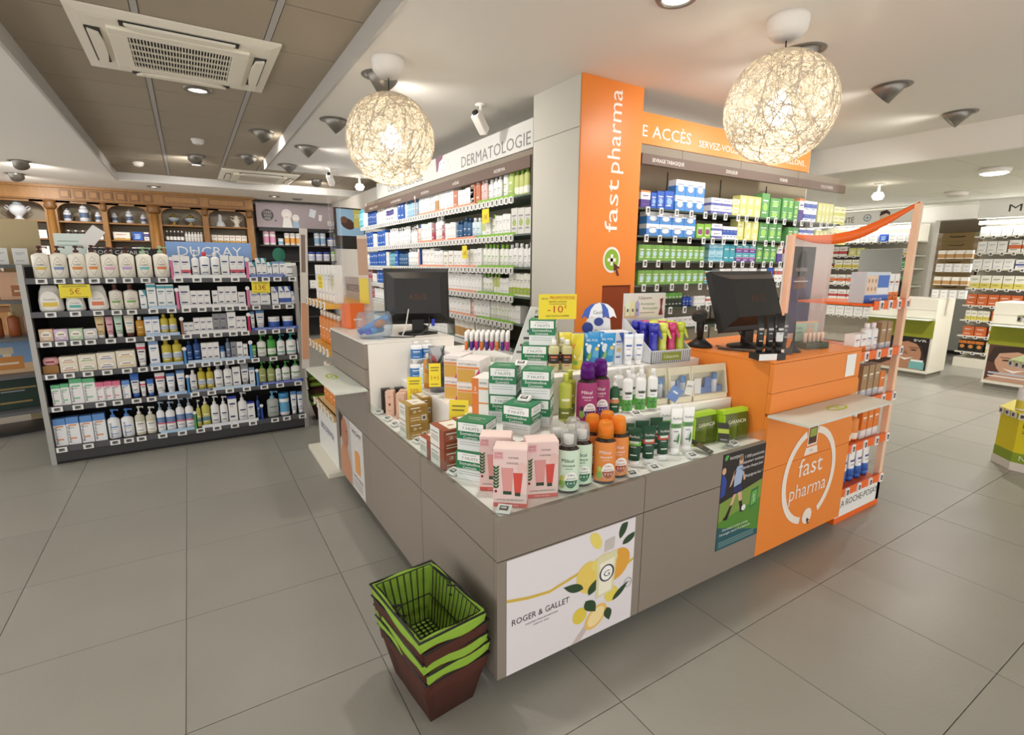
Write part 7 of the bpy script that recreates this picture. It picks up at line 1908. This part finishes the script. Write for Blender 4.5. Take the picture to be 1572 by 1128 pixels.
cable([(1.03, 2.74, 1.18), (.98, 2.68, 1.05), (.96, 2.66, 1.006), (1.05, 2.62, 1.005), (1.15, 2.64, 1.005)], 'white cable running from monitor over the taupe desk', c='D8D4CE')
cable([(1.13, 2.75, 1.14), (1.12, 2.68, 1.06), (1.02, 2.63, 1.006), (.9, 2.66, 1.005), (.86, 2.70, 1.005)], 'dark cable curling from monitor over the taupe desk', c='3A3836')
cable([(2.27, 1.56, 1.12), (2.25, 1.50, 1.05), (2.28, 1.42, .997), (2.22, 1.40, .996), (2.16, 1.50, .996), (2.15, 1.56, .996)], 'dark cable lying between scanner and tilted monitor')
cable([(2.3, 1.42, .997), (2.24, 1.43, 1.0), (2.2, 1.47, 1.0), (2.19, 1.55, .996), (2.22, 1.62, .996)], 'grey cable looping behind the black tubes', c='6A6864')
t = thing('computer_mouse', 'black computer mouse beside the monitor on taupe desk', 'mouse', (1.16, 2.92, 1.0), R(40)); MB().rings([[(.03 * s * math.cos(2 * math.pi * j / 16), .055 * s * math.sin(2 * math.pi * j / 16), zz) for j in range(16)] for s, zz in ((.95, .001), (1, .012), (.85, .028), (.4, .036))], MBK).obj('mouse_body', t); MB().box(-.004, .02, .03, .004, .034, .036, P('4A4A4A')).obj('scroll_wheel', t)
# clear tub of pump dispensers
t = thing('clear_tub', 'clear round tub holding blue-capped bottles on taupe desk', 'tub', (.82, 2.72, 1.001), R(-25))
MB().lathe([(.075, 0), (.09, .02), (.098, .07), (.092, .12), (.078, .14)], clear_mat('tub', 'E8F0F8', .12, .05), 22, cap1=False).obj('tub_wall', t)
for a, b, c, m in (((-.06, -.03, .04), (.07, .02, .11), .018, '2F7AB8'), ((-.05, .03, .045), (.05, -.03, .085), .02, 'A8642E'), ((-.02, -.06, .04), (.03, .05, .04), .018, '3A8AC8')):
    v0, v1 = Vector(a), Vector(b); ax = (v1 - v0).normalized()
    q = MB().tube([v0, v1], c, mat(m, .25), 12).obj('bottle', t); MB().tube([v0 - ax * .018, v0], c * .9, P('1F3FC8'), 12).obj('blue_cap', q)
# barcode scanner
t = thing('barcode_scanner', 'black barcode scanner on its stand on orange desk', 'scanner', (2.14, 1.66, .991), R(-60))
MB().lathe([(.05, 0), (.052, .01), (.03, .03), (.012, .05)], MBK, 18, 1.2, .9).obj('stand_base', t)
o = MB().rings([[(.018 * s * math.cos(2 * math.pi * j / 12), .022 * s * math.sin(2 * math.pi * j / 12), zz) for j in range(12)] for s, zz in ((.8, .0), (1, .06), (1.1, .12))], MBK).obj('grip', t, (-.0, 0, .03)); o.rotation_euler = (R(14), 0, 0)
o = MB().rings([[(.034 * s * math.cos(2 * math.pi * j / 14), yy, .026 * s * math.sin(2 * math.pi * j / 14)) for j in range(14)] for s, yy in ((.8, -.07), (1, -.06), (1, .0), (.7, .04))], MBK).obj('scanner_head', t, (0, -.03, .165)); o.rotation_euler = (R(10), 0, 0)
# black tubes in white counter tray
t = thing('tube_tray', 'white and black counter tray holding standing black tubes', 'tray', (2.115, 1.285, .991), R(-20))
MB().box(-.065, -.035, 0, .065, .035, .028, P('2A2826')).box(-.066, -.036, 0, .02, -.035, .028, P('EDEBE8')).obj('tray_body', t)
STY['blk'] = ('tube', 'x', '1C1B1A', dict(cap='262422', ink='D8D6D2', band=[(.3, .55, 'D8D8D8')]))
STY['bln'] = ('tube', 'x', '1C1B1A', dict(cap='262422', ink='B9B7B2'))
for i, (lx, ly) in enumerate(((-.04, .005), (.0, -.005), (.04, -.015))):
    place('blk' if i == 2 else 'bln', 2.115 + lx * .94 + ly * .34, 1.285 - lx * .34 + ly * .94, .9925 + .028, .04, .16, R(-20), 'black cosmetic tube standing in white tray, %s' % ('one with white text panel' if i == 2 else 'innermost' if i == 0 else 'middle one'), 'black tubes')
t = thing('tube_tray', 'small black tray of slim black mascara tubes beside plexiglass', 'tray', (2.285, 1.335, .9915), R(-15)); MB().box(-.05, -.03, 0, .05, .03, .025, P('2A2826')).box(-.051, -.031, 0, .0, -.03, .025, P('EDEBE8')).obj('tray_body', t)
for i, lx in enumerate((-.025, .025)): place('bln', 2.285 + lx, 1.335 - lx * .27, .9925 + .025, .032, .16, R(-15), 'slim black mascara carton tube, %s in small tray' % ('inner' if i == 0 else 'outer'), 'slim black tubes')
t = thing('pen_stand', 'black pen stand with one upright pen on orange desk', 'pen stand', (2.40, 1.335, .9915)); MB().lathe([(.035, 0), (.035, .006), (.015, .02), (.008, .05)], MBK, 14).obj('stand_base', t); MB().tube([(0, 0, .05), (.012, .01, .15)], .005, MBK, 8).obj('pen', t)
# lip balm display
t = thing('lip_balm_display', 'green counter display with lip balms and a portrait card', 'display box', (2.60, 1.36, .9915), R(-12))
MB().box(-.075, -.04, 0, .075, .04, .03, P('3A4A34')).obj('tray_body', t); mb = MB().box(-.075, .034, .03, .075, .038, .12, P('A8C4AA')).box(-.075, .0335, .12, .075, .038, .128, P('F0A87A')); F = flat((0, .034, 0), (1, 0, 0), (0, 0, 1)); ptext(mb, F, '100%', -.045, .088, .018, P('3A6A4A'), width=.04); ptext(mb, F, 'LABO', -.045, .07, .014, P('3A6A4A'), width=.036); pell(mb, F, .025, .082, .026, .034, P('D9A88A')); pell(mb, F, .025, .105, .026, .014, P('B9A89A'), e=.0004); pell(mb, F, .025, .07, .01, .003, P('A85A50'), e=.0006); mb.obj('portrait_card', t)
for i in range(5): MB().lathe([(.009, .031), (.009, .075), (.008, .077)], P('F0CDB4'), 10, c=(-.056 + i * .028, -.012, 0)).obj('lip_balm', t)
# plexiglass guards
t = thing('plexiglass_guard', 'upright clear plexiglass guard standing on orange desk', 'screen', (2.30, 1.275, .991), R(0)); MB().box(-.1, -.0025, 0, .194, .0025, .82, ACRYL).obj('pane', t); MB().box(.195, -.006, .0, .205, .12, .82, ACRYL).obj('side_pane', t); MB().box(.19, -.02, .0, .2, .1, .006, ACRYL).obj('foot', t)
t = thing('plexiglass_guard', 'upright clear plexiglass guard standing on taupe desk', 'screen', (.75, 3.06, 1.0), R(0)); MB().box(-.0025, -.02, 0, .0025, .23, .86, ACRYL).obj('pane', t); MB().box(-.004, -.025, 0, .008, -.015, .9, ACRYL).box(-.004, .225, 0, .008, .235, .86, ACRYL).obj('edge_rail', t)

# ------------------------------------------------------------------ sun care tower behind the taupe desk
tw = thing('display_tower', 'white sun care display tower behind the taupe desk', 'display stand', (.93, 3.66, 0))
MB().box(-.28, -.34, .001, .26, .34, .03, IV).obj('base', tw)
MB().box(.05, -.32, .03, .08, .32, 1.16, P('DCD4CC')).obj('core_panel', tw)
p_ = MB().box(-.2, -.3, .03, -.19, .3, .4, P('E6E4E0')); ptext(p_, flat((-.2, 0, 0), (0, -1, 0), (0, 0, 1)), 'BIODERMA', 0, .2, .07, P('4A5A8A'), width=.4); p_.obj('front_board', tw)
for z in (.40, .84, 1.14): 
    s = MB().box(-.22, -.32, z - .03, .05, .32, z, mat('E6B04A', .5) if z > .5 else mat('D8C08A', .5)).obj('shelf', tw)
    for k in range(6): price_tag(s, -.221, -.28 + .11 * k, z - .012, R(-90), 'tall')
hb = MB().box(.051, -.3, 1.161, .08, .3, 1.3, P('D6CFD4')); ptext(hb, flat((.051, 0, 0), (0, -1, 0), (0, 0, 1)), 'BIODERMA', 0, 1.2, .07, P('6A6478'), width=.45); hb.obj('header_board', tw)
for z, st, h, nm in ((.401, 'ors', .28, 'lower'), (.841, 'ors', .22, 'middle'), (1.141, 'dcw', .24, 'upper')):
    for k in range(6):
        place(st, .8, 3.9 - .1 * k, z, .07, h, R(-90), '%s, %s on the %s shelf of the sun care tower' % (STY[st][1], ordn(k + 1), nm), 'products on the sun care tower', d=.05)
ycard(.70, 3.42, 1.28, -90, 0, .12, .08, '-25%', 'yellow card on the sun care tower front')
ob = tag(MB().box(-.05, -.05, 0, .05, .05, .15, mat('E8702E', .45)).box(-.03, -.0515, .05, .03, -.05, .06, P('F4DCC4')).obj('orange_carton', None, (.84, 3.22, 1.001), R(20)), 'orange carton standing at the back of the taupe desk', 'box')
t = tag(MB().box(-.03, -.003, 0, .03, .003, .56, P('DEC9BC')).box(-.03, -.004, .32, .03, -.003, .54, P('C49C82')).box(-.03, -.004, .05, .03, -.003, .12, P('E8DCD4')).obj('portrait_card', None, (.93, 3.26, 1.002), R(-30)), 'narrow upright portrait card at the back of the taupe desk', 'sign')
MB().box(-.028, -.0055, .14, .028, -.0045, .3, mat('E9D658', .5)).obj('yellow_label', t)
# second basket stack is built with the baskets below

# ------------------------------------------------------------------ skincare tower beside the orange desk
rt = thing('display_tower', 'orange and white skincare display tower with swooping orange band', 'display stand')
TX0, TX1, TY0, TY1 = 2.862, 3.36, 1.26, 1.70
OR2 = mat('EE6A1E', .4); PEA = mat('F0C8A8', .5)
MB().box(TX0, TY0, .001, TX1, TY1, .035, OR2).obj('base', rt)
p_ = MB().box(TX0, TY0, .035, TX1, TY0 + .008, .17, P('EDEBE8')); ptext(p_, flat((0, TY0, 0), (1, 0, 0), (0, 0, 1)), 'LA ROCHE-POSAY', (TX0 + TX1) / 2, .09, .055, P('4A4846'), width=.44); p_.obj('front_board', rt)
bp_ = MB().box(TX0, TY1 - .012, .035, TX1, TY1, 1.56, P('E4DCD8')).obj('back_panel', rt)
mb = MB(); F = flat((0, TY1 - .012, 0), (1, 0, 0), (0, 0, 1), .001)
prect(mb, F, TX0 + .03, 1.33, TX0 + .3, 1.5, P('2A1F28')); prect(mb, F, TX0 + .03, 1.0, TX0 + .3, 1.33, mat('2F1C66', .4)); pell(mb, F, TX0 + .17, 1.4, .05, .08, P('8A5238')); ppoly(mb, F, [(TX0 + .1, 1.26), (TX0 + .24, 1.26), (TX0 + .21, 1.33), (TX0 + .13, 1.33)], P('7A4630'), e=.0005); prect(mb, F, TX0 + .1, 1.3, TX0 + .25, 1.306, P('E8E4E8'), e=.001); ptext(mb, F, 'NOUVEAU', TX0 + .17, 1.36, .03, P('D8C8C8'), e=.001, width=.12)
mb.obj('portrait_print', bp_)
MB().box(TX0, TY1 - .05, .035, TX0 + .012, TY1 - .013, 1.56, PEA).obj('side_strip', rt)
MB().box(TX1 - .035, TY0, .035, TX1, TY0 + .03, 1.72, PEA).obj('post', rt)
MB().box(TX1 - .008, TY0 + .031, .035, TX1, TY1 - .013, 1.18, ACRYL).obj('side_pane', rt)
n = 16; A_, B_ = Vector((TX0 + .005, TY1 - .03, 1.555)), Vector((TX1 - .015, TY0 + .01, 1.72)); top, bot = [], []
for k in range(n + 1):
    q = k / n; p = A_.lerp(B_, q); p.z -= .11 * math.sin(math.pi * q) * (1 - .3 * q); wd = .012 + .03 * math.sin(math.pi * q)
    top.append(p + Vector((0, 0, wd))); bot.append(p - Vector((0, 0, wd * .4)))
mb = MB(); dv = Vector((.004, .004, 0))
mb.rings([[b_, b_ + dv, t_ + dv, t_] for t_, b_ in zip(top, bot)], OR2); mb.obj('orange_band', rt)
TZ = [.185, .435, .68, .94, 1.20]
for i, z in enumerate(TZ):
    s = MB().box(TX0 + (.002 if i < 4 else .1), TY0 + .004, z - .012, TX1 - .036, TY1 - .05, z, OR2 if i > 0 else OR2).box(TX0 + (.002 if i < 4 else .1), TY0 - .006, z - .03, TX1 + .012, TY0 - .0005, z + .016, OR2).obj('shelf', rt)
    for k in range(4): price_tag(s, TX0 + (.08 + .13 * k if i < 4 else .16 + .1 * k), TY0 - .0065, z - .008, 0, 'tall')
STY['lrb'] = ('tube', 'white tube with blue foot', 'EDEFF2', dict(cap='2F62C8', ink='4A5A9A', band=[(.17, .4, '3A72D4')]))
STY['lro'] = ('box', 'orange sun care carton', 'EE7A22', dict(ink='FBE8D4', band=[(0, .3, 'DDE0E2')]))
STY['lrs'] = ('bottle', 'orange sun spray with white cap', 'EE8A2E', dict(cap='F2F2F0', lab=(.1, .4, 'F0E8D8')))
STY['lrw'] = ('bottle', 'white lotion bottle', 'ECECEA', dict(cap='F2F2F0', ink='7A8AA0'))
STY['lrt'] = ('box', 'tan and grey carton', 'A8845A', dict(band=[(0, .25, 'B9C0C8')], ink='E8DCC8'))
STY['lrc'] = ('box', 'white carton with orange foot', 'EFEFEC', dict(band=[(0, .35, 'EE7A22')], ink='B05A3A'))
for i, (row) in enumerate(([('lrb', 5, .19)], [('lrs', 3, .16), ('lro', 3, .17)], [('lrs', 2, .15), ('lrt', 3, .18), ('lro', 1, .13)], [('lrc', 2, .1), ('lrw', 2, .15), ('lrt', 2, .15)], [('lrc', 2, .15)])):
    tot = sum(q[1] for q in row); x = TX0 + .03 if i < 4 else TX0 + .32; stp = (TX1 - .05 - x) / tot; c_ = 0
    for st, nn, h in row:
        for k in range(nn):
            c_ += 1; place(st, x + stp / 2, TY0 + .06, TZ[i] + .001, stp * .85, h, 0, '%s, %s on the %s shelf of the orange tower' % (STY[st][1], ordn(c_), ('lowest', 'second', 'third', 'fourth', 'top')[i]), 'products on the orange tower', d=.05); x += stp
def kit(mb, F, W, H):
    prect(mb, F, -W * .5, 0, W * .5, H * .26, P('2F62C8')); prect(mb, F, -W * .47, H * .3, -W * .02, H * .9, P('E6C8AA')); prect(mb, F, 0, H * .5, W * .46, H * .9, P('3A72D0')); prect(mb, F, 0, H * .3, W * .46, H * .48, P('E4E8EC'))
    for a in range(3):
        for b in range(2): pell(mb, F, -W * (.38 - .14 * a), H * (.46 + .26 * b), W * .035, H * .07, P('B98A6A'), e=.0004)
    ptext(mb, F, 'LIPIKAR', 0, H * .08, H * .12, P('E8F0FA'), e=.0004, width=W * .5)
carton((2.975, 1.315), -8, .2, .08, .16, TZ[4] + .001, 'C9D2DC', 'blue and peach skincare kit box on top of the orange tower', 'box', None, kit)

# ------------------------------------------------------------------ stacked wire shopping baskets
WIRE = mat('161513', .4); LIN_G = mat('87AC36', .7, bump=.3, bscale=30); LIN_B = mat('4A2316', .75)
def basket_meshes():
    bw, bl, tw_, tl, H = .07, .117, .099, .156, .18
    def rect(s, z, ins=0): 
        w_, l_ = bw + (tw_ - bw) * s - ins, bl + (tl - bl) * s - ins
        return [(-w_, -l_, z), (w_, -l_, z), (w_, l_, z), (-w_, l_, z)]
    wf = MB(); r_ = .0022
    for s in (0, .45, 1): wf.tube(rect(s, .006 + (H - .006) * s), r_, WIRE, 5, closed=True)
    wf.tube(rect(1, H + .001, -.014), .004, WIRE, 6, closed=True)
    for k in range(1, 8):
        u = -1 + 2 * k / 8
        for sgn in (-1, 1): wf.tube([(bw * u, sgn * bl, .006), (tw_ * u, sgn * tl, H)], r_, WIRE, 4)
        wf.tube([(bw * u, -bl, .006), (bw * u, bl, .006)], r_, WIRE, 4)
    for k in range(1, 13):
        u = -1 + 2 * k / 13
        for sgn in (-1, 1): wf.tube([(sgn * bw, bl * u, .006), (sgn * tw_, tl * u, H)], r_, WIRE, 4)
        wf.tube([(-bw, bl * u, .006), (bw, bl * u, .006)], r_, WIRE, 4)
    ln = MB()
    def wob(pts, a, n=8):
        out = []
        for i in range(4):
            p, q = Vector(pts[i]), Vector(pts[(i + 1) % 4])
            for k in range(n): 
                t_ = k / n; o_ = p.lerp(q, t_); o_.z += a * math.sin(i * 2.1 + t_ * 7); o_.x *= 1 + .01 * math.sin(9 * t_ + i); out.append(o_)
        return out
    ln.rings([wob(rect(0, .002, -.004), 0), wob(rect(.98, H - .01, -.005), .004)], LIN_G, cap1=False)
    ol = MB().rings([wob(rect(0, 0, -.0075), 0), wob(rect(.9, H - .04, -.0085), .006)], LIN_B, cap1=False)
    co = MB().rings([wob(rect(.98, H - .01, -.005), .004), wob(rect(1, H + .004, -.007), .005), wob(rect(.99, H - .012, -.013), .006), wob(rect(.93, H - .038, -.011), .007)], LIN_G, cap0=False, cap1=False)
    bc = MB().rings([wob(rect(.98, H - .01, -.005), .004), wob(rect(1, H + .002, -.007), .005), wob(rect(.99, H - .012, -.011), .006), wob(rect(.93, H - .05, -.009), .006)], LIN_B, cap0=False, cap1=False)
    hn = MB()
    for s in (-1, 1): hn.tube([(s * (tw_ + .012), -.13, H + .003), (s * (tw_ + .014), -.02, H + .006), (s * (tw_ - .02), 0, H + .01), (s * (tw_ + .004), .02, H + .006), (s * tw_, .13, H + .003)], .003, WIRE, 5)
    return [('wire_frame', wf.mesh('wire_frame')), ('liner', ln.mesh('liner')), ('outer_liner', ol.mesh('outer_liner')), ('liner_collar', co.mesh('liner_collar')), ('brown_collar', bc.mesh('brown_collar')), ('handle', hn.mesh('handle'))]
BK = basket_meshes()
def basket(x, y, z, rz, label, grp, kind=1):
    t = thing('shopping_basket', label, 'basket', (x, y, z), R(rz), grp)
    for nm, me in BK:
        if nm == 'brown_collar' and kind or nm == 'liner_collar' and not kind: continue
        link(nm, me, t)
POS = ['lowest', 'second lowest', 'middle', 'second highest', 'topmost']
for k in range(5):
    basket(.562 + .003 * (k % 2) - .0075 * k, 1.398 - .0095 * k, .001 + .0455 * k, 6 + 2 * (k % 2), 'black wire shopping basket with green lining, %s of the stack at the display corner' % POS[k], 'baskets at the display corner', k in (1, 2, 4))
for k in range(5):
    basket(.99, 4.80, .001 + .058 * k, 84 + 2 * (k % 2), 'black wire shopping basket with green lining, %s of the stack beyond the gondola' % POS[k], 'baskets beyond the gondola', k != 2)
